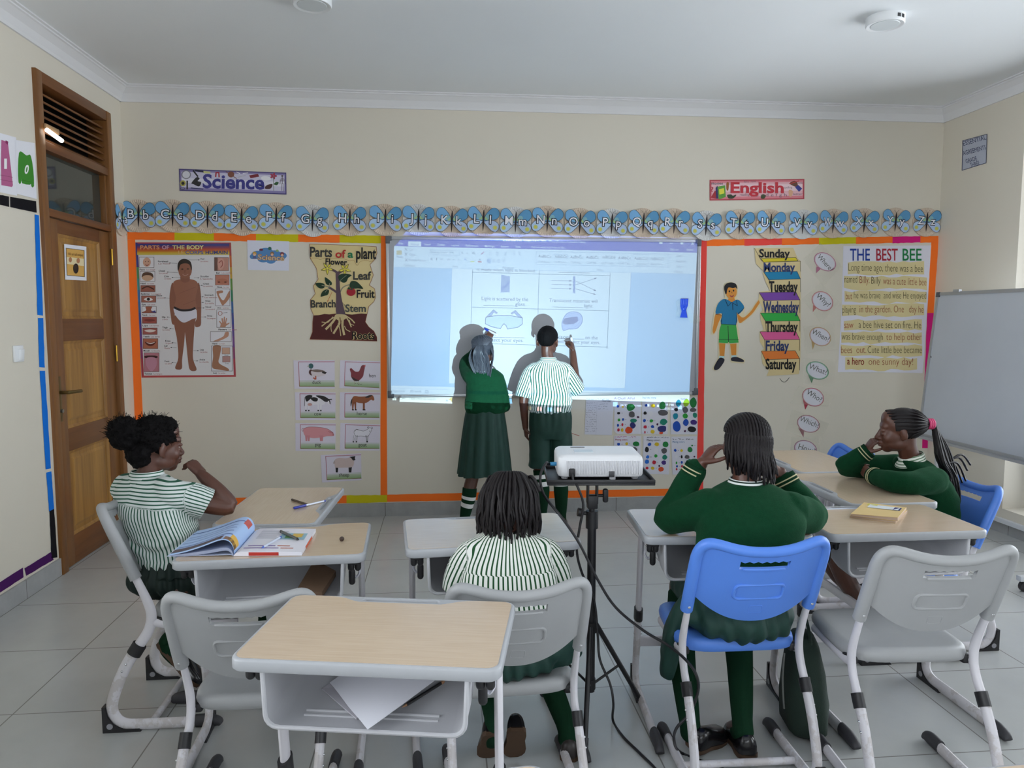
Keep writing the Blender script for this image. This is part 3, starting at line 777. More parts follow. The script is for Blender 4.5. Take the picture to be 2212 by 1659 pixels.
s.ell(590, 370, 12, 6, '#33241f', 7); s.ell(652, 368, 12, 6, '#33241f', 7); s.curve([(595, 430), (622, 442), (655, 428)], 7, '#b78a80', 7); s.line([(620, 380), (617, 408)], 5, SKD, 7)
s.line([(560, 640), (740, 570)], 2, SKD, 7); s.line([(600, 770), (740, 715)], 2, SKD, 7)
LF = [('Face  Le visage', 108, 237, 165, 115, '#cfa08c'), ('Head  La tete', 117, 395, 165, 112, '#b89376'), ('Eyebrow  Le sourcil', 124, 552, 162, 72, '#9c5f50'), ('Eye  Les yeux', 132, 668, 162, 74, '#a5695a'),
      ('Neck  Le cou', 137, 788, 162, 72, '#a4604c'), ('Lips  Les levres', 141, 906, 162, 72, '#a4564e'), ('Teeth  Les dents', 147, 1028, 162, 74, '#a55f58'), ('Mouth  La bouche', 151, 1148, 165, 112, '#b06a52'), ('Tongue  La langue', 162, 1306, 168, 212, '#b77a86')]
for w, x, y, ww, hh, c in LF:
    white = w[:4] in ('Face', 'Head', 'Neck'); s.rect(x, y, x+ww, y+hh, '#e2e0e4' if white else c, 3); s.frame(x, y, x+ww, y+hh, 4, '#5a4a48', 5)
    a, b_ = w.split('  '); s.text(a, x+4, y+hh+32, x+10+len(a)*13, 19, INK, 4, bold=.02); s.text(b_, x+30+len(a)*13, y+hh+32, x+35+len(a)*13+len(b_)*10, 17, '#a8585c', 4)
s.ell(193, 292, 44, 52, '#d2a48c', 4); s.ell(178, 285, 6, 4, '#4a2c24', 6); s.ell(210, 285, 6, 4, '#4a2c24', 6); s.curve([(178, 318), (194, 330), (212, 318)], 7, '#8f4440', 6)
s.ell(200, 455, 66, 48, '#c6a184', 4); s.blob([(135, 460), (150, 415), (200, 403), (255, 420), (265, 465), (230, 440), (170, 440)], '#5a4032', 5)
s.curve([(140, 590), (200, 565), (270, 595)], 14, '#4a2a22', 4); s.blob([(160, 708), (210, 685), (260, 712), (210, 728)], '#ece6e4', 4); s.ell(210, 706, 18, 18, '#1d1512', 5)
s.blob([(180, 790), (250, 790), (240, 830), (295, 858), (140, 858), (185, 830)], '#9c5c48', 4); s.poly([(230, 850), (285, 832), (296, 858)], '#3b3f86', 5)
s.blob([(160, 940), (220, 928), (285, 942), (225, 958)], '#7c3a36', 4); s.blob([(165, 1058), (228, 1045), (295, 1058), (228, 1078)], '#e2d4cc', 4)
s.blob([(172, 1185), (232, 1195), (298, 1180), (260, 1225), (205, 1225)], '#5a2420', 4); s.blob([(185, 1188), (232, 1198), (288, 1186), (235, 1208)], '#efe8e2', 5)
s.blob([(178, 1340), (300, 1340), (300, 1365), (180, 1365)], '#3a1c1e', 4); s.blob([(190, 1365), (290, 1365), (300, 1450), (245, 1515), (190, 1455)], '#c48ca0', 5)
RT = [('Ear  Les oreilles', 950, 240, 158, 148, '#c08a7c'), ('Nose  Le nez', 960, 434, 155, 113, '#bd7a66'), ('Arm  Le bras', 962, 592, 160, 188, '#dddbe0'), ('Fingers  Les doigts', 975, 826, 160, 196, '#dddbe0'), ('Hand  La main', 905, 1068, 235, 112, '#dddbe0'), ('Leg  La jambe', 915, 1230, 235, 280, '#dddbe0')]
for w, x, y, ww, hh, c in RT:
    s.rect(x, y, x+ww, y+hh, c, 3); s.frame(x, y, x+ww, y+hh, 4, '#5a4a48', 5); a, b_ = w.split('  ')
    s.text(a, x+20, y+hh+32, x+24+len(a)*13, 19, INK, 4, bold=.02); s.text(b_, x+42+len(a)*13, y+hh+32, x+45+len(a)*13+len(b_)*9, 17, '#a8585c', 4)
s.rect(950, 240, 985, 388, '#6d4a40', 4); s.blob([(990, 270), (1030, 250), (1060, 280), (1050, 350), (1010, 380), (985, 330)], '#cf998a', 4); s.curve([(1000, 300), (1030, 275), (1040, 320), (1020, 350)], 9, '#9a4f44', 5)
s.ell(1038, 505, 62, 30, '#b06a50', 4); s.ell(1000, 515, 14, 8, '#6d3526', 5); s.ell(1072, 515, 14, 8, '#6d3526', 5)
s.blob([(975, 640), (985, 615), (1040, 610), (1040, 635), (1000, 650), (1050, 720), (1115, 615), (1118, 690), (1060, 765), (1030, 765)], '#b27d62', 4)
s.ring(1014, 865, 22, 22, 6, '#a05a4c', 4); s.arrow((1040, 862), (1095, 855), 3, INK, 4, 10)
s.blob([(1015, 1020), (1020, 985), (1000, 955), (1012, 952), (1035, 975), (1028, 925), (1042, 922), (1050, 968), (1055, 908), (1068, 908), (1068, 968), (1080, 920), (1090, 922), (1082, 980), (1115, 968), (1118, 978), (1080, 1005), (1070, 1020)], '#b9866e', 4, 3)
s.blob([(935, 1178), (1045, 1125), (1070, 1078), (1108, 1075), (1105, 1120), (1060, 1150), (990, 1178)], '#bd8a72', 4)
s.blob([(935, 1232), (1020, 1232), (1010, 1340), (1000, 1420), (1100, 1480), (1105, 1508), (1000, 1495), (925, 1470), (935, 1350)], '#a06f54', 4)
s.rect(1035, 1250, 1122, 1320, '#c9a08a', 4); s.frame(1035, 1250, 1122, 1320, 3, '#5a4a48', 5); s.rect(1040, 1345, 1125, 1410, '#b58884', 4); s.frame(1040, 1345, 1125, 1410, 3, '#5a4a48', 5)
s.text('Heel', 1062, 1340, 1105, 14, INK, 5); s.text('Toes', 1068, 1432, 1110, 14, INK, 5)
for a, b_, x0, x1, y, ax0, ax1, ay in (('Forehead', 'Le front', 318, 430, 292, 535, 440, 300), ('Cheek', 'La joue', 325, 400, 398, 540, 415, 402), ('Chin', 'Le menton', 385, 440, 460, 568, 470, 463), ('Elbow', 'Le coude', 300, 365, 674, 448, 385, 690),
        ('Hip', 'La hanche', 362, 402, 915, 455, 415, 905), ('Thigh', 'La cuisse', 365, 425, 1032, 500, 445, 1035), ('Knee', 'Le genou', 400, 458, 1182, 525, 470, 1192), ('Calf', 'Muscle', 385, 425, 1238, 0, 0, 0), ('Foot', 'Le pied', 393, 445, 1410, 530, 470, 1415)):
    s.text(a, x0, y, x1, 19, INK, 4, bold=.01); s.text(b_, x0+5, y+25, x1+25, 17, '#a8585c', 4)
    if ax0: s.arrow((ax0, ay+6), (ax1, ay), 2.5, INK, 8, 16)
s.arrow((525, 1248), (455, 1248), 2.5, INK, 8, 16)
for a, b_, x0, x1, y, ax0, ax1, ay in (('Hair', 'Les cheveux', 792, 842, 264, 660, 785, 266), ('Shoulder', "L'epaule", 790, 890, 460, 720, 780, 468), ('Chest', 'La poitrine', 822, 890, 542, 770, 820, 552), ('Stomach', 'Le ventre', 840, 940, 668, 790, 830, 680),
        ('Waist', 'La taille', 845, 905, 735, 800, 832, 742), ('Navel', 'Le nombril', 850, 912, 802, 735, 838, 805), ('Wrist', 'Le poignet', 865, 925, 902, 795, 858, 905), ('Leg', 'La jambe', 788, 830, 1280, 715, 775, 1282), ('Ankle', 'La cheville', 782, 845, 1392, 712, 768, 1398)):
    s.text(a, x0, y, x1, 19, INK, 4, bold=.01); s.text(b_, x0+2, y+26, x1+40, 17, '#a8585c', 4); s.arrow((ax0, ay), (ax1, ay), 2.5, INK, 8, 16)
s.done('body_parts_poster', 'tall rainbow-edged poster of the parts of the body with a standing child', 'poster', None, GLOSSY_PRINT)

# ---- small science cloud card
ZP = Z(520, 500, 5.53)
s = sheet(z=ZP)
s.base([(78, 105), (580, 118), (577, 470), (85, 460)], '#d9dcec')
for x, y, rx, ry in ((200, 280, 75, 50), (300, 250, 90, 55), (400, 290, 95, 65), (480, 290, 70, 45), (360, 345, 60, 40), (270, 330, 70, 40), (140, 300, 32, 30)): s.ell(x, y, rx, ry, '#4f86bf', 1)
s.text('Science', 200, 335, 520, 66, '#a87a52', 4, y1=348, bold=.05); s.text('Science', 205, 335, 517, 62, '#d6bf9c', 5, y1=348, bold=.005)
for x, y, c in ((165, 265, '#c79a3a'), (375, 265, '#8a6a4a'), (495, 270, '#7c2f3f')): s.ell(x, y, 24, 24, c, 3); s.ell(x, y+12, 16, 15, '#e2b597', 4); s.poly([(x-18, y+30), (x+18, y+30), (x+22, y+62), (x-20, y+62)], '#5a5f8f', 3)
s.ell(347, 203, 21, 20, '#2f6a5a', 3); s.ell(245, 218, 24, 14, '#6a2a4a', 3); s.ell(436, 230, 18, 14, '#8fae6a', 3)
s.done('science_card', 'small pale card with a blue cloud reading Science and cartoon children', 'poster', None, GLOSSY_PRINT)

# ---- Parts of a plant poster (cut-out)
s = sheet(z=ZP)
edge = [(825, 150), (1100, 158), (1400, 168), (1620, 182), (1628, 260), (1600, 335), (1545, 395), (1560, 450), (1585, 520), (1560, 585), (1535, 640), (1600, 685), (1613, 780), (1590, 840), (1530, 895), (1510, 985), (1488, 1080), (1530, 1140), (1590, 1190), (1625, 1260), (1628, 1310), (1300, 1300), (1000, 1292), (825, 1288), (858, 1200), (860, 1080), (870, 1000), (838, 925), (830, 820), (890, 745), (868, 650), (925, 570), (905, 440), (830, 320)]
s.base(edge, '#dcc893')
s.poly([(870, 1003), (930, 1000), (1000, 985), (1060, 990), (1130, 982), (1250, 985), (1330, 992), (1440, 980), (1510, 985), (1488, 1080), (1530, 1140), (1590, 1190), (1625, 1260), (1628, 1310), (1300, 1300), (1000, 1292), (825, 1288), (858, 1200), (860, 1080)], '#50201f', 2)
s.line(edge+edge[:1], 5, '#8a4a2a', 2.5); s.curve([(835, 318), (900, 318), (950, 335), (1000, 320), (1100, 322), (1200, 318), (1300, 350), (1350, 345), (1390, 405), (1430, 360), (1500, 345), (1550, 358), (1600, 340)], 3, '#a8763a', 3)
s.blob([(1135, 490), (1160, 478), (1180, 500), (1185, 650), (1205, 800), (1228, 900), (1250, 1020), (1145, 1000), (1140, 800), (1138, 620)], '#5d4a55', 4, 3)
for p in ([(1160, 500), (1120, 470), (1075, 452)], [(1165, 500), (1190, 485), (1215, 470)], [(1150, 730), (1100, 695), (1055, 668)]): s.curve(p, 26, '#5d4a55', 4)
s.curve([(1190, 720), (1220, 670), (1280, 640), (1350, 635)], 14, '#8f8a78', 4); s.curve([(1060, 665), (1010, 652), (970, 645)], 9, '#8f8a78', 7); s.line([(1055, 670), (1060, 620)], 8, '#8f8a78', 7); s.line([(1050, 675), (1010, 725)], 7, '#8f8a78', 7)
for p in ([(1180, 585), (1165, 540), (1200, 508), (1260, 505), (1325, 522), (1285, 555), (1262, 600), (1225, 612)], [(1005, 548), (1050, 572), (1088, 610), (1082, 640), (1040, 638), (1015, 615)], [(892, 622), (950, 612), (1000, 630), (998, 670), (960, 682), (920, 665)],
          [(955, 778), (975, 720), (1020, 692), (1055, 705), (1040, 755), (1000, 768)], [(1300, 640), (1315, 600), (1350, 590), (1400, 610), (1462, 682), (1400, 680), (1330, 685), (1305, 670)]):
    s.blob(p, '#1f3a27', 6); s.line([p[0], p[len(p)//2]], 3, '#10241a', 6.5)
s.curve([(1190, 585), (1230, 550), (1262, 525)], 5, '#8f9a80', 7)
s.ell(1318, 722, 54, 48, '#a3202e', 6); s.poly([(1270, 690), (1295, 655), (1310, 690), (1340, 660), (1335, 700), (1305, 695)], '#24492c', 7)
for cx, cy in ((1035, 440), (1243, 452)):
    for a in range(5):
        t = a*1.2566-2.2; q = lambda r, d: (cx+r*cos(t+d), cy+r*sin(t+d))
        s.poly([(cx, cy), q(40, .4), q(78, 0), q(40, -.4)], '#e0d24e', 6); s.line([(cx, cy), q(40, .4), q(78, 0), q(40, -.4), (cx, cy)], 4, '#3a331c', 6.5)
    s.ell(cx, cy, 13, 13, '#e9dd6a', 7)
for p, w in (([(1150, 1000), (1100, 1080), (1020, 1165)], 26), ([(1170, 1010), (1180, 1090), (1150, 1150), (1110, 1215)], 24), ([(1165, 1100), (1185, 1170), (1195, 1245)], 10), ([(1225, 1010), (1215, 1120), (1235, 1230)], 26), ([(1250, 1010), (1290, 1070), (1320, 1140)], 14), ([(1260, 1010), (1320, 1050), (1360, 1092)], 14), ([(1240, 1130), (1260, 1170), (1305, 1195)], 9), ([(1145, 1010), (1060, 1060), (970, 1130)], 13), ([(1100, 1020), (1040, 1085), (970, 1082)], 9), ([(1085, 1110), (1078, 1150), (1085, 1195)], 9), ([(1300, 1060), (1310, 1100), (1350, 1122)], 8)):
    s.curve(p, w, '#cbb789', 5)
s.blob([(1140, 990), (1250, 995), (1265, 1030), (1220, 1060), (1165, 1060), (1125, 1030)], '#cbb789', 4.5); s.line([(1185, 1030), (1195, 1090)], 14, '#8a6a4a', 6)
for w, x0, y, x1, h, c, y1 in (('Parts', 826, 298, 1090, 120, '#3b3a38', 304), ('of', 1130, 312, 1255, 95, '#b5302a', 312), ('a', 1278, 312, 1345, 92, '#1f7a52', 312), ('plant', 1378, 325, 1618, 140, '#1b1a1c', 327), ('Flower', 1010, 392, 1270, 74, '#1b1a1c', 404), ('Leaf', 1342, 574, 1560, 100, '#3b3a38', 574),
                            ('Fruit', 1385, 790, 1600, 98, '#1b1a1c', 790), ('Branch', 838, 908, 1135, 92, '#3b3a38', 903), ('Stem', 1248, 960, 1495, 92, '#4a4c48', 960)): s.text(w, x0, y, x1, h, c, 8, y1=y1, bold=.025)
s.text('Roots', 1334, 1285, 1595, 92, '#d9c48a', 8, bold=.05); s.text('Roots', 1330, 1285, 1598, 95, '#14100f', 9, bold=.02)
s.arrow((1090, 725), (1035, 840), 5, '#c2622f', 8, 20); s.arrow((1215, 850), (1245, 885), 3, INK, 8, 12)
s.done('plant_poster', 'hand-painted wavy-edged poster of the parts of a plant with brown soil', 'poster')

# ---- animal flash cards
ZA = Z(600, 760, 4.88)
CARDS = {'duck': [(165, 90), (600, 88), (602, 388), (175, 390)], 'hen': [(658, 88), (1082, 100), (1072, 402), (650, 382)], 'cow': [(180, 425), (610, 428), (608, 718), (187, 720)], 'horse': [(655, 425), (1082, 428), (1072, 715), (653, 716)],
         'pig': [(185, 752), (612, 755), (607, 1045), (187, 1045)], 'goat': [(660, 750), (1082, 765), (1072, 1040), (655, 1042)], 'sheep': [(452, 1088), (878, 1070), (884, 1352), (467, 1378)]}
LBL = {'duck': (365, 338, 455), 'hen': (962, 268, 1032), 'cow': (385, 672, 460), 'horse': (835, 668, 940), 'pig': (395, 995, 453), 'goat': (850, 998, 937), 'sheep': (645, 1315, 753)}
for a, q in CARDS.items():
    s = sheet(z=ZA); s.base(q, '#dcd6e4')
    def at(u, v): return (q[0][0]*(1-u)*(1-v)+q[1][0]*u*(1-v)+q[3][0]*(1-u)*v+q[2][0]*u*v, q[0][1]*(1-u)*(1-v)+q[1][1]*u*(1-v)+q[3][1]*(1-u)*v+q[2][1]*u*v)
    for k, c in enumerate(('#c9cbcd', '#b5c2ac', '#a2b794', '#92ae80')): s.poly([at(.13, .70+k*.055), at(.995, .70+k*.055), at(.995, .76+k*.055), at(.13, .76+k*.055)], c, 1)
    s.line([at(.995, .055), at(.125, .055), at(.125, .91)], 5, '#b0485a', 2); s.line([at(.125, .91), at(.995, .93)], 5, '#7d5a32', 2)
    x0, y, x1 = LBL[a]; s.text(a, x0, y, x1, 40, '#222024', 5)
    if a == 'duck':
        s.blob([(330, 215), (345, 180), (380, 188), (450, 190), (510, 215), (495, 245), (430, 262), (370, 258), (338, 240)], '#d7cbd0', 3); s.blob([(350, 195), (420, 185), (500, 205), (440, 215), (390, 212)], '#7a6660', 4); s.poly([(470, 205), (518, 215), (500, 235), (465, 222)], '#1d1a1e', 5)
        s.blob([(328, 210), (345, 180), (362, 185), (350, 215), (360, 250), (335, 235)], '#4a2426', 4); s.ell(350, 150, 26, 28, '#2f5a5e', 4); s.line([(335, 182), (368, 184)], 5, WHT, 5); s.poly([(305, 153), (330, 142), (332, 158)], '#a9a79a', 4); s.line([(400, 258), (402, 285), (375, 275)], 12, '#b5573a', 3); s.line([(402, 285), (390, 290)], 12, '#b5573a', 3)
    if a == 'hen':
        s.blob([(760, 185), (775, 172), (795, 190), (820, 208), (855, 205), (872, 170), (885, 145), (910, 140), (918, 165), (908, 215), (895, 265), (850, 305), (805, 305), (775, 265), (772, 225)], '#7c2430', 3); s.blob([(800, 300), (780, 265), (830, 290), (860, 300), (840, 308)], '#33181c', 4); s.poly([(905, 140), (925, 138), (922, 160), (910, 160)], '#b0434a', 4)
        for x in (805, 850): s.line([(x, 305), (x+6, 335)], 7, '#b3b09c', 3); s.scribble(x-15, 346, x+45, 18, 3, '#4a4238', 3, x)
    if a == 'cow':
        s.blob([(290, 470), (330, 455), (420, 460), (480, 465), (540, 500), (560, 545), (545, 560), (510, 530), (490, 555), (460, 560), (440, 555), (340, 562), (300, 560), (285, 520)], '#e6e2ea', 3)
        for x in (295, 325, 425, 452): s.poly([(x-8, 550), (x+12, 550), (x+8, 615), (x-4, 615)], '#e6e2ea', 3); s.rect(x-6, 612, x+10, 625, '#1d1a1e', 4)
        for p in ([(290, 472), (330, 455), (365, 462), (350, 490), (305, 525)], [(345, 490), (380, 478), (420, 490), (415, 520), (375, 520)], [(400, 462), (480, 465), (545, 505), (555, 555), (530, 530), (495, 525), (460, 500)]): s.blob(p, '#1f1a20', 4)
        s.line([(530, 502), (568, 500)], 9, '#1f1a20', 4); s.ell(338, 555, 24, 15, '#c99a94', 5); s.line([(286, 480), (282, 570)], 5, '#4a464c', 4); s.poly([(525, 520), (540, 515), (548, 545), (540, 550)], '#e6e2ea', 5)
    if a == 'horse':
        s.blob([(785, 490), (810, 466), (860, 472), (920, 470), (965, 462), (1000, 458), (1018, 500), (1005, 515), (985, 505), (955, 525), (925, 540), (860, 540), (815, 530), (800, 560), (785, 555)], '#96552f', 3)
        for x, dx in ((790, -2), (812, 6), (905, -4), (902, 8)): s.poly([(x-8, 530), (x+16, 525), (x+8+dx, 608), (x-4+dx, 608)], '#8a4c2a', 3); s.rect(x-6+dx, 605, x+14+dx, 618, '#241a16', 4)
        s.blob([(920, 480), (960, 458), (995, 458), (960, 482)], '#2e2220', 4); s.blob([(785, 490), (768, 530), (770, 578), (780, 545)], '#241c1c', 4)
    if a == 'pig':
        s.blob([(275, 810), (330, 792), (430, 795), (510, 808), (560, 835), (592, 870), (580, 888), (520, 890), (470, 900), (380, 910), (310, 895), (275, 865)], '#d8939a', 3)
        for x in (300, 325, 452, 465): s.poly([(x-12, 880), (x+16, 880), (x+10, 940), (x-6, 940)], '#d08890', 3)
        s.blob([(530, 835), (575, 842), (585, 860), (545, 852)], '#c97f88', 4); s.ring(264, 822, 9, 14, 5, '#b86f78', 4); s.curve([(275, 810), (330, 792), (430, 795), (510, 808), (560, 835), (592, 870)], 3, '#7a4a50', 4); s.ell(585, 875, 9, 11, '#c27880', 4)
    if a == 'goat':
        p = [(805, 840), (830, 820), (900, 835), (940, 820), (965, 800), (990, 810), (980, 845), (965, 870), (945, 895), (880, 888), (830, 890), (810, 870)]
        s.blob(p, '#e2dfe8', 3); q_ = [(v.x, v.y) for v in smooth([(x, y, 0) for x, y in p], 5, True)]; s.line(q_+q_[:1], 3, '#3a383e', 4)
        for x, dx in ((808, -14), (832, -6), (930, 8), (945, -4)): s.poly([(x-6, 880), (x+10, 880), (x+6+dx, 945), (x-2+dx, 945)], '#e2dfe8', 3); s.line([(x-6, 880), (x-2+dx, 945)], 2.5, '#3a383e', 4); s.line([(x+10, 880), (x+6+dx, 945)], 2.5, '#3a383e', 4); s.rect(x-4+dx, 942, x+10+dx, 955, '#1d1a1e', 5)
        s.curve([(960, 805), (945, 795), (962, 790)], 4, '#3a383e', 5); s.curve([(985, 805), (1000, 805), (990, 792)], 4, '#3a383e', 5); s.line([(812, 840), (830, 815), (850, 820)], 3, '#3a383e', 5); s.line([(968, 845), (972, 830)], 4, '#3a383e', 5)
    if a == 'sheep':
        s.blob([(605, 1135), (650, 1118), (720, 1122), (770, 1112), (800, 1135), (802, 1180), (780, 1215), (700, 1220), (640, 1222), (605, 1215), (600, 1170)], '#cdb9b6', 3); s.blob([(600, 1145), (585, 1170), (592, 1182), (605, 1170)], '#bda9a6', 4)
        s.blob([(770, 1108), (800, 1102), (818, 1100), (812, 1120), (818, 1138), (795, 1145), (780, 1128)], '#221c20', 4); s.line([(762, 1110), (790, 1112)], 8, '#221c20', 4)
        for x in (618, 625, 755, 768): s.poly([(x-10, 1210), (x+14, 1210), (x+8, 1272), (x-6, 1272)], '#221c20', 2.5)
    s.done('animal_card', 'white flash card picturing a %s' % {'duck': 'duck with a green head', 'hen': 'brown hen', 'cow': 'black and white cow', 'horse': 'brown horse', 'pig': 'pink pig', 'goat': 'white goat', 'sheep': 'black-faced sheep'}[a], 'flash card', 'animal flash cards beside the whiteboard', GLOSSY_PRINT)

# ---- big whiteboard
BX, BZ, BW, BH, BY = -.4223, .9149, 2.4, 1.2, WALL_Y-.026
ALU = mat('brushed_aluminium', '#b9bcc0', .32, .75)
board = thing('whiteboard', (BX+BW/2, WALL_Y, BZ+BH/2), 0, 'large aluminium-framed whiteboard the projector shines on', 'whiteboard')
ENAMEL = mat('white_enamel', '#a8acb3', .40, spec=.3)
MB().box((0, -.013, 0), (BW-.03, .024, BH-.03)).build('panel', ENAMEL, board, shade=False)
for nm, c, d in (('frame_rail', (0, -.016, BH/2-.012), (BW, .032, .024)), ('frame_rail', (0, -.016, -BH/2+.012), (BW, .032, .024)), ('frame_stile', (-BW/2+.012, -.016, 0), (.024, .032, BH)), ('frame_stile', (BW/2-.012, -.016, 0), (.024, .032, BH))):
    MB().box(c, d, r=.004).build(nm, ALU, board)
for sx in (-1, 1):
    for sz in (-1, 1):
        MB().box((sx*(BW/2-.022), -.017, sz*(BH/2-.014)), (.048, .037, .032), r=.005).build('corner_cap', mat('grey_plastic_cap', '#55585e', .45), board)
        MB().box((sx*(BW/2-.014), -.017, sz*(BH/2-.028)), (.032, .036, .05), r=.005).build('corner_cap', mat('grey_plastic_cap', '#55585e', .45), board)
s = Sheet(fn=lambda x, y, l: aty(x, y, BY+.0005-.0003*l))
s.text('visors', 1203, 731.5, 1232, 8, '#3a4150', 1, bold=-.01)
s.done('marker_writing', 'faint word visors written in marker', None, m=PRINT, parent=board)
# blue brush in a plastic wrapper stuck on the board
bb = thing('board_brush', aty(1477, 667, BY), 0, 'blue plastic brush in a clear wrapper stuck on the big whiteboard', 'brush')
def LB(x, y, d): return aty(1160+x/5.53, 430+y/5.53, BY-d)-V(bb.location)
m_ = MB(); o = [(1715, 1190), (1808, 1190), (1803, 1270), (1780, 1330), (1798, 1418), (1708, 1415), (1728, 1340), (1712, 1280)]
m_.add([LB(*p, .018) for p in o]+[LB(*p, .001) for p in o], [tuple(range(8))]+[(i, (i+1) % 8, (i+1) % 8+8, i+8) for i in range(8)])
BLU = mat('deep_blue_plastic', '#1c3fa8', .35); m_.build('handle', BLU, bb)
for k in range(4): MB().tube([LB(1728+k*20, 1200, .02), LB(1730+k*19, 1262, .02)], .0024, 8).build('bristle_row', BLU, bb)
MB().ball(LB(1762, 1310, .017), (.015, .006, .017)).build('grip', BLU, bb)
m_ = MB(); rnd = random.Random(4)
for o in ([(1712, 1185), (1660, 1230), (1672, 1300), (1660, 1390), (1705, 1412), (1722, 1340)], [(1808, 1230), (1850, 1300), (1865, 1360), (1935, 1390), (1960, 1450), (1900, 1493), (1830, 1480), (1800, 1400)]):
    c = LB(sum(p[0] for p in o)/len(o), sum(p[1] for p in o)/len(o), .03)
    m_.add([LB(*p, .004+.012*rnd.random()) for p in o]+[c], [(i, (i+1) % len(o), len(o)) for i in range(len(o))])
m_.build('wrapper', clear, bb, shade=False)

# ---- sheets below the board
ZS = Z(1220, 820, 6.144)
s = sheet(z=ZS); s.base([(285, 240), (655, 245), (625, 738), (262, 728)], '#d6d7e4')
for k in range(13): s.scribble(290-k*1.5, 320+k*31, 405+(k % 3)*12, 16, 2.6, '#7c7f92', 2, k)
for k in range(3): s.scribble(445, 332+k*32, 570, 15, 2.6, '#7c7f92', 2, 40+k); 
s.line([(428, 300), (415, 735)], 2, '#b2b3c4', 2); s.text('Number', 495, 293, 620, 36, '#5a5a70', 3, y1=297); s.scribble(290, 268, 600, 16, 2.5, '#8a8aa0', 2, 77)
s.done('list_sheet', 'white handwritten list sheet pinned under the whiteboard', 'sheet of paper')
PG = {'g': '#1f7a3c', 'G': '#2f9a3a', 'k': '#17161a', 'y': '#d8b92a', 'b': '#1d4fb0', 'r': '#c02a40', 'n': '#2e2f6e', 'o': '#d8502a', 'e': '#5a585c', 't': '#1f7f6a', 'T': '#1a86a0', 'l': '#9bc02a', 'v': '#46307c', 'p': '#4a1f45', 'w': '#dedde4', 'B': '#2a6fd0'}
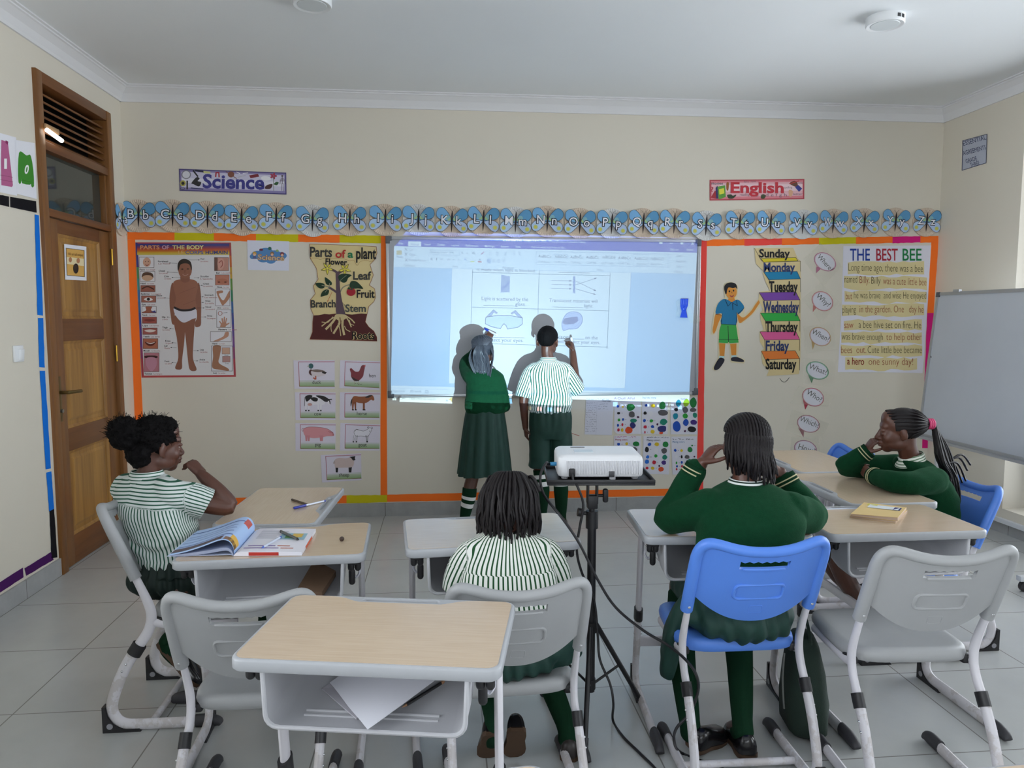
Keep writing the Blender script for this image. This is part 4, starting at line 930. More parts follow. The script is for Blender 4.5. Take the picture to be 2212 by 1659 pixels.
SHEETS = [
 ([(660, 225), (1010, 228), (1008, 722), (695, 722), (655, 680)], 'upper row sheet of paint mixing spots with one large orange blob', [('b', 705, 355, 16, 18), ('y', 770, 362, 14, 12), ('g', 872, 368, 56, 48), ('k', 715, 445, 22, 16), ('e', 890, 462, 42, 38), ('p', 972, 497, 15, 14), ('G', 720, 535, 18, 22), ('b', 772, 530, 15, 18), ('t', 912, 545, 45, 28), ('b', 706, 607, 15, 20), ('r', 765, 597, 14, 20), ('n', 902, 608, 38, 40), ('r', 712, 668, 17, 22), ('y', 762, 670, 17, 25), ('o', 852, 672, 50, 46)], 'A Choll  AYol', (655, 262, 925, 30)),
 ([(1030, 228), (1365, 232), (1365, 725), (1015, 722)], 'upper row sheet of paint mixing spots with a dark grey oval and a purple blob', [('b', 1080, 342, 20, 17), ('y', 1172, 348, 30, 26), ('g', 1296, 345, 43, 50), ('k', 1067, 444, 22, 22), ('w', 1137, 450, 34, 34), ('e', 1300, 440, 66, 40), ('b', 1058, 543, 19, 22), ('G', 1150, 548, 24, 22), ('t', 1312, 562, 50, 42), ('p', 1230, 593, 14, 15), ('r', 1067, 628, 23, 22), ('b', 1166, 624, 22, 19), ('n', 1293, 652, 57, 46), ('r', 1064, 698, 9, 18), ('y', 1166, 692, 30, 26), ('o', 1280, 710, 27, 16)], 'Dog  baby  mixing', (1032, 250, 1210, 22)),
 ([(1405, 255), (1750, 232), (1760, 728), (1405, 726)], 'upper row sheet of paint mixing spots with a big blue drop', [('T', 1508, 315, 34, 45), ('l', 1613, 308, 42, 50), ('g', 1705, 305, 42, 65), ('k', 1478, 398, 26, 22), ('e', 1600, 402, 38, 42), ('e', 1702, 402, 42, 30), ('T', 1470, 485, 36, 44), ('G', 1598, 482, 34, 34), ('t', 1728, 475, 30, 38), ('b', 1482, 620, 55, 75), ('b', 1606, 568, 40, 44), ('v', 1710, 567, 42, 38), ('p', 1595, 684, 15, 15), ('k', 1688, 660, 54, 40)], 'Sunday', (1540, 265, 1620, 20)),
 ([(655, 745), (1008, 748), (1000, 1255), (650, 1250)], 'lower row paint mixing sheet with a red heading, partly behind the projector', [('b', 715, 858, 20, 20), ('y', 822, 852, 17, 20), ('g', 948, 855, 46, 30), ('k', 720, 930, 22, 20), ('e', 920, 930, 50, 34), ('b', 715, 1020, 20, 20), ('g', 960, 1030, 30, 40), ('r', 720, 1100, 20, 20), ('v', 930, 1110, 40, 30)], 'Mixing colors', (672, 808, 830, 26)),
 ([(1045, 752), (1400, 755), (1382, 1258), (1030, 1252)], 'middle lower row paint mixing sheet with a grey round spot', [('b', 1125, 860, 24, 22), ('y', 1222, 858, 32, 24), ('g', 1335, 860, 40, 38), ('k', 1090, 928, 28, 38), ('w', 1212, 940, 30, 40), ('e', 1320, 945, 38, 42), ('B', 1100, 1027, 22, 22), ('G', 1210, 1013, 22, 22), ('t', 1326, 1030, 33, 32), ('B', 1090, 1088, 26, 32), ('r', 1186, 1098, 26, 26), ('v', 1315, 1103, 32, 30), ('p', 1254, 1145, 13, 13), ('r', 1092, 1174, 19, 19), ('y', 1166, 1176, 24, 22), ('o', 1278, 1190, 33, 32)], 'Mixing colours', (1090, 815, 1268, 26)),
 ([(1412, 758), (1755, 752), (1752, 1258), (1430, 1260)], 'lower row paint mixing sheet with a blue heading next to the red border', [('b', 1466, 938, 17, 19), ('y', 1550, 942, 17, 19), ('g', 1660, 930, 34, 38), ('g', 1690, 875, 14, 10), ('w', 1485, 1022, 17, 22), ('k', 1552, 1025, 13, 22), ('e', 1625, 1028, 32, 26), ('p', 1720, 1022, 13, 11), ('G', 1483, 1105, 12, 17), ('b', 1553, 1098, 14, 17), ('t', 1660, 1085, 28, 34), ('b', 1490, 1150, 14, 16), ('r', 1556, 1150, 14, 16), ('r', 1485, 1190, 13, 15), ('y', 1544, 1195, 12, 14)], 'Mixing colors', (1430, 838, 1590, 26))]
for i, (q, lab, spots, w, (x0, y0, x1, h)) in enumerate(SHEETS):
    s = sheet(z=ZS); s.base(q, '#dad9e4'); rnd = random.Random(i)
    s.text(w, x0, y0, x1, h, ['#7d4a86', '#4a6a70', '#6a6a80', '#b0364a', '#4a4a58', '#2f78a8'][i], 4)
    if i >= 3: s.scribble(x0, y0-40, x1+120, 15, 4, ['#c03a80', '#2a2a38', '#2a2a38'][i-3], 4, i)
    for c, x, y, rx, ry in spots:
        pts = [(x+rx*(1+rnd.uniform(-.14, .12))*cos(a), y+ry*(1+rnd.uniform(-.14, .12))*sin(a)) for a in [2*pi*k/9 for k in range(9)]]
        s.blob(pts, PG[c], 3, 3)
        if rx < 30 and rnd.random() < .6: s.line([(x+rx+18, y), (x+rx+28, y)], 3, '#4a4a58', 4); s.line([(x+rx+23, y-5), (x+rx+23, y+5)], 3, '#4a4a58', 4)
    s.done('painting_sheet', lab, 'painting', 'paint mixing sheets under the whiteboard')

# ---- paper boy and weekdays chart
s = sheet(z=ZR)
out = [(232, 880), (262, 860), (300, 865), (340, 890), (338, 950), (330, 990), (370, 1015), (392, 1060), (390, 1120), (450, 1060), (500, 992), (525, 1000), (505, 1060), (440, 1130), (370, 1185), (335, 1180), (352, 1260), (352, 1335), (335, 1440), (395, 1470), (388, 1498), (282, 1490), (272, 1350), (240, 1345), (238, 1450), (205, 1530), (160, 1555), (138, 1540), (185, 1450), (185, 1330), (180, 1240), (150, 1275), (128, 1270), (150, 1110), (172, 1040), (215, 1000), (238, 985), (228, 930)]
s.base(out, '#e0d3ae')
s.blob([(165, 1115), (150, 1190), (142, 1240), (150, 1265), (165, 1245), (188, 1180), (212, 1120)], '#d98e3a', 2); s.blob([(335, 1110), (380, 1140), (440, 1090), (470, 1045), (505, 1000), (518, 1008), (490, 1055), (450, 1110), (385, 1165), (350, 1180)], '#d98e3a', 2)
s.blob([(238, 995), (290, 1010), (335, 1000), (365, 1020), (388, 1065), (345, 1115), (330, 1100), (325, 1195), (208, 1190), (218, 1110), (165, 1110), (180, 1040), (210, 1005)], '#257aa8', 3, 3)
s.poly([(210, 1190), (325, 1198), (345, 1335), (275, 1340), (266, 1330), (258, 1340), (190, 1335), (195, 1240)], '#3fa84e', 4); s.line([(262, 1205), (266, 1330)], 4, INK, 5)
s.poly([(192, 1338), (242, 1342), (232, 1440), (198, 1440)], '#d98e3a', 3); s.poly([(278, 1345), (328, 1342), (326, 1435), (290, 1438)], '#d98e3a', 3); s.poly([(195, 1438), (235, 1440), (230, 1460), (192, 1455)], '#b7d6d8', 4); s.poly([(288, 1435), (328, 1433), (328, 1450), (290, 1455)], '#b7d6d8', 4)
s.blob([(195, 1455), (232, 1462), (228, 1490), (190, 1540), (158, 1548), (155, 1520)], '#252531', 4); s.blob([(290, 1452), (335, 1448), (382, 1470), (380, 1485), (320, 1482), (288, 1475)], '#252531', 4)
s.blob([(248, 930), (255, 905), (300, 898), (328, 920), (326, 965), (300, 992), (270, 990), (250, 965)], '#dc9440', 5); s.poly([(268, 985), (310, 985), (318, 1005), (290, 1020), (262, 1003)], '#d98e3a', 4)
s.blob([(240, 950), (232, 905), (250, 875), (290, 866), (325, 880), (334, 920), (322, 905), (300, 910), (268, 905), (256, 925), (250, 955)], '#1c1b20', 6)
s.ell(273, 935, 6, 8, INK, 7); s.ell(305, 930, 6, 8, INK, 7); s.blob([(275, 965), (292, 970), (308, 962), (300, 980), (284, 980)], '#a8524a', 7); s.line([(290, 940), (294, 950)], 3, INK, 7); s.line([(240, 1000), (262, 1050), (290, 1020), (335, 1048), (328, 1005)], 4, '#1a3c52', 5); s.line([(298, 1030), (300, 1080)], 4, INK, 5)
for p in ([(165, 1115), (212, 1120)], [(335, 1115), (388, 1065)], [(208, 1190), (325, 1197)], [(190, 1310), (345, 1310)], [(218, 1110), (208, 1190)], [(330, 1100), (325, 1195)]): s.line(p, 3, INK, 6)
s.done('paper_boy', 'paper cut-out boy in a blue shirt and green shorts pointing at the weekdays', 'poster')
s = sheet(z=ZR, off=.0045)
s.base([(468, 600), (770, 596), (805, 680), (828, 700), (826, 1460), (815, 1580), (562, 1595), (580, 1555), (530, 1500), (520, 1400), (545, 1380), (510, 1330), (508, 1250), (540, 1235), (515, 1150), (512, 1100), (535, 1080), (500, 1000), (505, 940), (590, 930), (555, 860), (535, 790), (540, 780), (480, 720)], '#dcc896')
for q, c in (([(518, 680), (790, 672), (806, 698), (540, 708)], '#d9c62e'), ([(540, 785), (800, 780), (826, 838), (580, 846)], '#1f83b0'), ([(505, 945), (790, 940), (822, 1002), (545, 1008)], '#7d4aa8'), ([(515, 1105), (795, 1102), (824, 1165), (555, 1168)], '#35b04a'), ([(510, 1250), (790, 1247), (820, 1310), (548, 1315)], '#e0629a'), ([(522, 1402), (785, 1398), (820, 1460), (552, 1468)], '#e8823a')): s.poly(q, c, 2); s.line(q+q[:1], 3, INK, 2.5)
for p in ([(468, 600), (520, 690), (540, 708)], [(540, 785), (585, 850), (600, 935)], [(505, 945), (545, 1010), (548, 1100)], [(515, 1105), (555, 1170), (560, 1245)], [(510, 1250), (548, 1315), (550, 1400)], [(522, 1402), (552, 1468), (585, 1550)], [(826, 700), (826, 780)], [(826, 840), (826, 940)], [(822, 1005), (822, 1102)], [(822, 1168), (822, 1247)], [(820, 1312), (820, 1398)], [(820, 1462), (820, 1550)], [(545, 708), (828, 700)]): s.line(p, 3, '#4a4232', 3)
for w, x0, y, x1, h in (('Sunday', 505, 670, 745, 66), ('Monday', 540, 780, 785, 70), ('Tuesday', 582, 938, 806, 84), ('Wednesday', 535, 1098, 815, 88), ('Thursday', 553, 1250, 806, 82), ('Friday', 556, 1395, 738, 78), ('Saturday', 555, 1540, 795, 82)):
    s.text(w, x0, y, x1, h, '#2c3a6a' if w in ('Monday', 'Wednesday', 'Friday') else '#1b1a1c', 5, bold=.03)
s.done('weekdays_chart', 'stacked paper steps chart listing Sunday to Saturday', 'poster')
s = Sheet('front', .002); s.skew = Z(1500, 780, 6.144); s.base([(1135, 226), (1160, 262), (1180, 274), (1205, 274), (1235, 245), (1258, 215), (1262, 220), (1240, 252), (1210, 280), (1178, 280), (1155, 268), (1132, 230)], '#4a4840', .001)
s.done('wire_hook', 'bent thin wire stuck on the wall below the weekdays chart', 'wire')

# ---- question bubbles in plastic pockets
Z4 = Z(1500, 780, 6.144)
BUB = [('Where?', ZR, (1018, 705, 92, 66), .55, '#b04a80', [(952, 740), (985, 760), (948, 795)], [(845, 685), (985, 560), (1150, 735), (1005, 895)], (955, 668, 1060, 782, 40)),
       ('Why?', ZR, (998, 1012, 88, 72), .6, '#c05a5a', [(925, 1040), (950, 1065), (922, 1098)], [(840, 995), (985, 868), (1135, 1030), (985, 1180)], (945, 975, 1040, 1060, 42)),
       ('When?', ZR, (980, 1288, 88, 70), .5, '#b58c3a', [(912, 1320), (940, 1340), (922, 1390)], [(850, 1210), (1080, 1180), (1110, 1380), (870, 1420)], (910, 1262, 1040, 1330, 46)),
       ('What?', ZR, (958, 1552, 92, 68), .35, '#1f7a50', [(885, 1585), (930, 1610), (914, 1652)], [(850, 1460), (1100, 1470), (1085, 1680), (845, 1660)], (888, 1535, 1025, 1588, 46)),
       ('Who?', Z4, (1575, 478, 150, 118), .42, '#a83a4c', [(1438, 510), (1510, 570), (1472, 645)], [(1390, 330), (1850, 460), (1780, 600), (1270, 560)], (1480, 430, 1670, 545, 74)),
       ('Which?', Z4, (1513, 833, 155, 112), .33, '#86364a', [(1375, 880), (1455, 930), (1448, 1015)], [(1300, 640), (1790, 830), (1660, 1090), (1210, 920)], (1390, 790, 1640, 890, 74)),
       ('How?', Z4, (1475, 1165, 155, 112), .3, '#7c2f6a', [(1340, 1200), (1410, 1250), (1400, 1330)], [(1290, 1010), (1640, 1000), (1680, 1250), (1270, 1220)], (1375, 1160, 1590, 1230, 74))]
for i, (w, zz, (cx, cy, rx, ry), rot, col, tail, bag, (x0, y0, x1, y1, h)) in enumerate(BUB):
    c = aty(*zz(cx, cy), WALL_Y)
    b = thing('question_bubble', c, 0, 'paper speech bubble reading %s, edged in %s' % (w.rstrip('?'), ['magenta', 'pink red', 'mustard', 'green', 'crimson', 'maroon', 'purple'][i]), 'speech bubble', 'question word speech bubbles')
    s = sheet(z=zz, off=.004)
    ccx, q = cos(rot), sin(rot); el = lambda k_, n=28: [(cx+rx*k_*cos(t)*ccx-ry*k_*sin(t)*q, cy+rx*k_*cos(t)*q+ry*k_*sin(t)*ccx) for t in [2*pi*j/n for j in range(n)]]
    s.base(tail, col); s.base(el(1.0), col); s.poly(el(.94), '#d9b6c6' if col != '#1f7a50' else '#8fbfa6', 2); s.poly(el(.87), '#dcdcea', 3)
    s.text(w, x0, y0, x1, h, '#25232a', 5, y1=y1); s.done('bubble', parent=b)
    m_ = MB(); rnd = random.Random(i+7); pts = []
    for a, d in zip(bag, bag[1:]+bag[:1]):
        for k in range(4): t = k/4; pts.append((a[0]+(d[0]-a[0])*t, a[1]+(d[1]-a[1])*t))
    P = [aty(*zz(*p), WALL_Y-.006-.006*rnd.random())-V(b.location) for p in pts]; P2 = [aty(*zz(cx+(p[0]-cx)*.6, cy+(p[1]-cy)*.6), WALL_Y-.009-.005*rnd.random())-V(b.location) for p in pts]
    n = len(P); m_.add(P+P2, [(k, (k+1) % n, (k+1) % n+n, k+n) for k in range(n)]+[tuple(range(n, 2*n))]); m_.build('plastic_pocket', clear, b, shade=False)

# ---- The best bee story
s = sheet(z=ZR)
s.base([(1160, 583), (1845, 577), (1828, 850), (1810, 1150), (1790, 1450), (1778, 1572), (1450, 1566), (1117, 1565), (1140, 1200), (1150, 1000)], '#e3e2ee')
def hl(x0, x1, y, hh, seed):
    rnd = random.Random(seed); n = 11; up = [(x0+(x1-x0)*k/n, y-hh*.55+rnd.uniform(-9, 9)) for k in range(n+1)]; lo = [(x0+(x1-x0)*k/n, y+hh*.5+rnd.uniform(-10, 12)) for k in range(n+1)]
    s.poly(up+lo[::-1], '#e2d3a0', 1)
for x0, x1, y, hh in ((1195, 1790, 755, 92), (1165, 1812, 870, 92), (1170, 1808, 980, 84), (1150, 1790, 1085, 88), (1165, 1772, 1200, 74), (1145, 1772, 1300, 80), (1140, 1775, 1400, 80), (1175, 1735, 1505, 88)): hl(x0, x1, y, hh, y)
for w, x0, x1, c in (('THE', 1212, 1368, '#20409a'), ('BEST', 1417, 1585, '#b02a3c'), ('BEE', 1622, 1770, '#1f8048')): s.text(w, x0, 695, x1, 97, c, 4, bold=.01)
OL, RB = '#5a5236', '#9a4a34'
for w, x0, y, x1, h, c, y1 in (('Long time ago, there was a bee', 1200, 775, 1780, 62, OL, 786), ('named', 1170, 868, 1268, 60, OL, 868), ('Billy.', 1288, 872, 1364, 60, RB, 872), ('Billy', 1378, 876, 1450, 60, OL, 878), ('was a cute little bee', 1470, 880, 1806, 60, RB, 890),
        ('but', 1180, 998, 1228, 58, RB, 998), ('he was brave  and wise He enjoyed', 1243, 990, 1806, 58, OL, 994), ('playing', 1153, 1104, 1258, 58, OL, 1102), ('in the garden. One', 1288, 1100, 1632, 58, RB, 1100), ('day he', 1672, 1100, 1785, 58, RB, 1102),
        ('saw', 1168, 1222, 1238, 56, '#a82a2a', 1222), ('a bee hive set on fire. He', 1280, 1220, 1766, 58, OL, 1224), ('was brave enough', 1148, 1312, 1468, 58, OL, 1316), ('to help other', 1495, 1316, 1770, 58, RB, 1316), ('bees  out.', 1143, 1418, 1338, 58, RB, 1416),
        ('Cute little bee became', 1350, 1416, 1772, 58, OL, 1418), ('a hero', 1190, 1505, 1322, 58, '#8a2a22', 1508), ('one sunny day!', 1358, 1508, 1704, 58, RB, 1510)):
    s.text(w, x0, y, x1, h, c, 4, y1=y1, bold=-.012 if c != '#8a2a22' else .01)
s.done('bee_story_chart', 'tall white handwritten chart titled The Best Bee', 'poster')

# ---- sheet on the right-hand wall
s = sheet('right', .003)
s.base([(2079.5, 304), (2132, 290), (2130, 352), (2078, 368)], '#b3b8c6', .001)
s.line([(2079.5, 304), (2132, 290), (2130, 352), (2078, 368), (2079.5, 304)], 1.2, '#4a4f68', 2)
for w, x0, y, x1, h, y1 in (('ESSENTIAL', 2081.5, 315, 2131, 10, 301), ('AGREEMENTS', 2081.5, 336, 2130.5, 10, 322), ('GRADE', 2087.5, 353, 2111, 9.5, 346), ('THREE', 2097, 361, 2116.5, 9.5, 356)): s.text(w, x0, y, x1, h, '#4f5470', 3, y1=y1)
s.done('agreements_sheet', 'grey sheet handwritten Essential Agreements Grade Three by the window', 'sheet of paper')
# red scratch on the wall under the whiteboard
s = Sheet('front', .0006); s.skew = Z(940, 680, 3.6875); s.curve([(1090, 945), (1120, 955), (1148, 963)], 4, '#b5473c', 1)
s.done('crayon_scratch', 'short red crayon scratch on the wall beside the list sheet', 'mark')

# ================================================================== FURNITURE
RIM = mat('grey_moulded_plastic', '#a6a8ac', .42, var=.04, vscale=30)
LAM = NT('beech_laminate'); _co = LAM.coord('Object')
_n = LAM.noise(_co, 1, 5, stretch=(7, 160, 160)); _n2 = LAM.noise(_co, 7, 3)
LAM.set(col=LAM.mix(LAM.math('ADD', LAM.math('MULTIPLY', _n, .7), LAM.math('MULTIPLY', _n2, .3)), lin('#bba389'), lin('#d6c2aa')), rough=.26, spec=.7)
LAM.b.inputs['Coat Weight'].default_value = .5; LAM.b.inputs['Coat Roughness'].default_value = .16
LAM.bump(LAM.noise(_co, 260, 2), .06, .001); LAM = LAM.m
TRAY = mat('pale_grey_plastic', '#bcbcc0', .45, var=.03)
STEEL = mat('white_powder_coat', '#d2cfd4', .38, var=.04, vscale=25)
SCUFF = NT('scuffed_powder_coat'); _f = SCUFF.noise(scale=14, detail=5, rough=.7); _g = SCUFF.math('MULTIPLY', SCUFF.math('SUBTRACT', _f, .50), 5.0); _g = SCUFF.math('MINIMUM', SCUFF.math('MAXIMUM', _g, 0.0), .30)
SCUFF.set(col=SCUFF.mix(_g, lin('#cfccd0'), lin('#8f7f6c')), rough=.45); SCUFF = SCUFF.m
BLACKP = mat('black_plastic', '#1c1b1e', .5)
RUBBER = mat('dark_grey_rubber', '#333236', .6)
SILVER = mat('zinc_screw', '#c9cacc', .25, .9)
CLEARH = mat('translucent_hook', '#d8d8e2', .2)
DW, DD, DZ = .625, .40, .725

def make_desk():
    t = thing('school_desk', (0, 0, 0))
    # rim with the pencil groove
    o = rrect(DW, DD, .032, 6); n = len(o)
    def ins(d, z): return [V((x*(1-2*d/DW), y*(1-2*d/DD), z)) for x, y in o]
    slot = rrect(.215, .021, .0104, 4, 0, .176); m_ = MB()
    top = [(x*(1-.006/DW*2), y*(1-.006/DD*2)) for x, y in o]
    tri = tessellate_polygon([[V((*p, 0)) for p in top], [V((*p, 0)) for p in slot]])
    m_.add([V((*p, DZ)) for p in top+slot], tri)
    m_.rings([ins(.006, DZ), ins(.0015, DZ-.002), ins(0, DZ-.006), ins(0, DZ-.026), ins(.003, DZ-.030)], closed_ends=False)
    m_.add(ins(.003, DZ-.030), [tuple(range(n))])
    ns = len(slot); sl = [V((*p, DZ)) for p in slot]; sl2 = [V((p[0]*.98, .176+(p[1]-.176)*.86, DZ-.010)) for p in slot]
    m_.rings([sl, sl2], closed_ends=False); m_.add(sl2, [tuple(range(ns))])
    m_.build('edge_moulding', RIM, t, angle=50)
    # laminate surface whose far edge dips round the groove
    q = [(-DW/2+.028, -DD/2+.008), (DW/2-.028, -DD/2+.008)]
    arc = lambda cx, cy, r, a0, a1: [(cx+r*cos(a0+(a1-a0)*k/5), cy+r*sin(a0+(a1-a0)*k/5)) for k in range(6)]
    w, d = DW/2-.009, DD/2-.009
    pts = arc(w-.026, -d+.026, .026, -pi/2, 0)+arc(w-.026, d-.026, .026, 0, pi/2)
    pts += [(.21, d), (.18, d-.003), (.155, d-.012), (.132, d-.026), (.112, d-.034), (-.112, d-.034), (-.132, d-.026), (-.155, d-.012), (-.18, d-.003), (-.21, d)]
    pts += arc(-w+.026, d-.026, .026, pi/2, pi)+arc(-w+.026, -d+.026, .026, pi, 1.5*pi)
    MB().prism(pts, DZ-.004, DZ+.0008).build('writing_surface', LAM, t, shade=False)
    # book tray
    rings = []
    for y, b in ((-.188, .562), (-.17, .556), (-.10, .562), (0, .595), (.10, .645), (.165, .684)):
        top_z = DZ-.0305; w = .236; r = min(.03, (top_z-b)*.45); th = .0055
        def U(off):
            W = w-off; bb = b+off; rr = max(r-off*.3, .002)
            return [V((-W, y, top_z)), V((-W+.004, y, bb+rr))]+[V((-W+.004+rr-rr*cos(a), y, bb+rr-rr*sin(a))) for a in (pi/8, pi/4, 3*pi/8, pi/2)] + \
                   [V((W-.004-rr+rr*sin(a), y, bb+rr-rr*cos(a))) for a in (0, pi/8, pi/4, 3*pi/8)]+[V((W-.004, y, bb+rr)), V((W, y, top_z))]
        rings.append(U(0)+U(th)[::-1])
    tr = MB().rings(rings).build('book_tray', TRAY, t, angle=50)
    lip = [p for p in rings[0][:len(rings[0])//2]]
    MB().tube([V((p.x, p.y, p.z)) for p in lip], .0055, 8).build('lip', TRAY, tr)
    for yy in (-.135, -.118): MB().tube([(-.16, yy, .5665-(.003 if yy < -.12 else .0)), (.16, yy, .5665-(.003 if yy < -.12 else .0))], .004, 8).build('floor_rib', TRAY, tr)
    # frames
    for sx in (-1, 1):
        x = sx*.284; leg = thing('leg', (0, 0, 0)); leg.parent = t
        MB().tube(smooth([(x, .005, .692), (x, .02, .55), (x, .045, .31)], 4), (.0115), 12, flat=(1, 1.9)).build('upper_tube', STEEL, leg)
        low = smooth([(x, .041, .345), (x, .06, .22), (x, .082, .10), (x, .075, .05), (x, .03, .0255), (x, -.06, .0245), (x, -.33, .0235)], 5)
        MB().tube(low, .0135, 12, flat=(1, 1.75)).build('lower_tube', SCUFF, leg)
        MB().tube([(x, .0388, .362), (x, .0455, .318)], .0175, 12, flat=(1, 1.75)).build('clamp', BLACKP, leg)
        for z in (.285, .255):
            for s2 in (-1, 1): MB().ball((x+s2*.0135, .052, z), .0045, 8, 6).build('screw', SILVER, leg)
        pr = [(.118, 0), (.118, .098), (.106, .096), (.100, .060), (.080, .028), (.045, .012), (-.012, .012), (-.02, 0)]
        fb = MB().prism(pr, -.015, .015, Matrix.Translation((x, 0, 0)) @ Matrix(((0, 0, 1, 0), (1, 0, 0, 0), (0, 1, 0, 0), (0, 0, 0, 1)))).build('corner_guard', BLACKP, leg, shade=False)
        MB().lathe([(0, -.0165), (.011, -.0165), (.011, .0165), (0, .0165)], (x, .092, .026), 16, 'X').build('disc', mat('guard_disc', '#8c8c92', .5), fb)
        MB().tube(smooth([(x, -.275, .0255), (x, -.33, .0255), (x, -.365, .020), (x, -.378, .012)], 3), [(.0165, .0255), (.0170, .0262), (.0165, .021), (.0155, .012)], 14).build('foot_cap', RUBBER, leg)
        # height knobs and the bag hook under the top
        k = MB().box((sx*.272, -.145, .685), (.046, .022, .024), r=.005)
        for dx in (-.0115, .0115): k.tube([(sx*.272+dx, -.145, .69), (sx*.272+dx, -.145, .662)], .0112, 12, round_ends=True)
        k.build('tilt_catch', BLACKP, t)
        MB().tube([(sx*.258, -.085, .628), (sx*.258, -.085, .592)], .0115, 12, round_ends=True, flat=(1, .8)).build('lock_knob', BLACKP, t)
        MB().tube(smooth([(sx*.238, -.06, .665), (sx*.262, -.06, .655), (sx*.283, -.06, .625), (sx*.272, -.06, .60), (sx*.256, -.06, .612)], 4), .0042, 8, flat=(2.4, 1)).build('bag_hook', CLEARH, t)
    MB().box((0, .068, .215), (.556, .018, .042), r=.006).build('crossbar', STEEL, t)
    return t

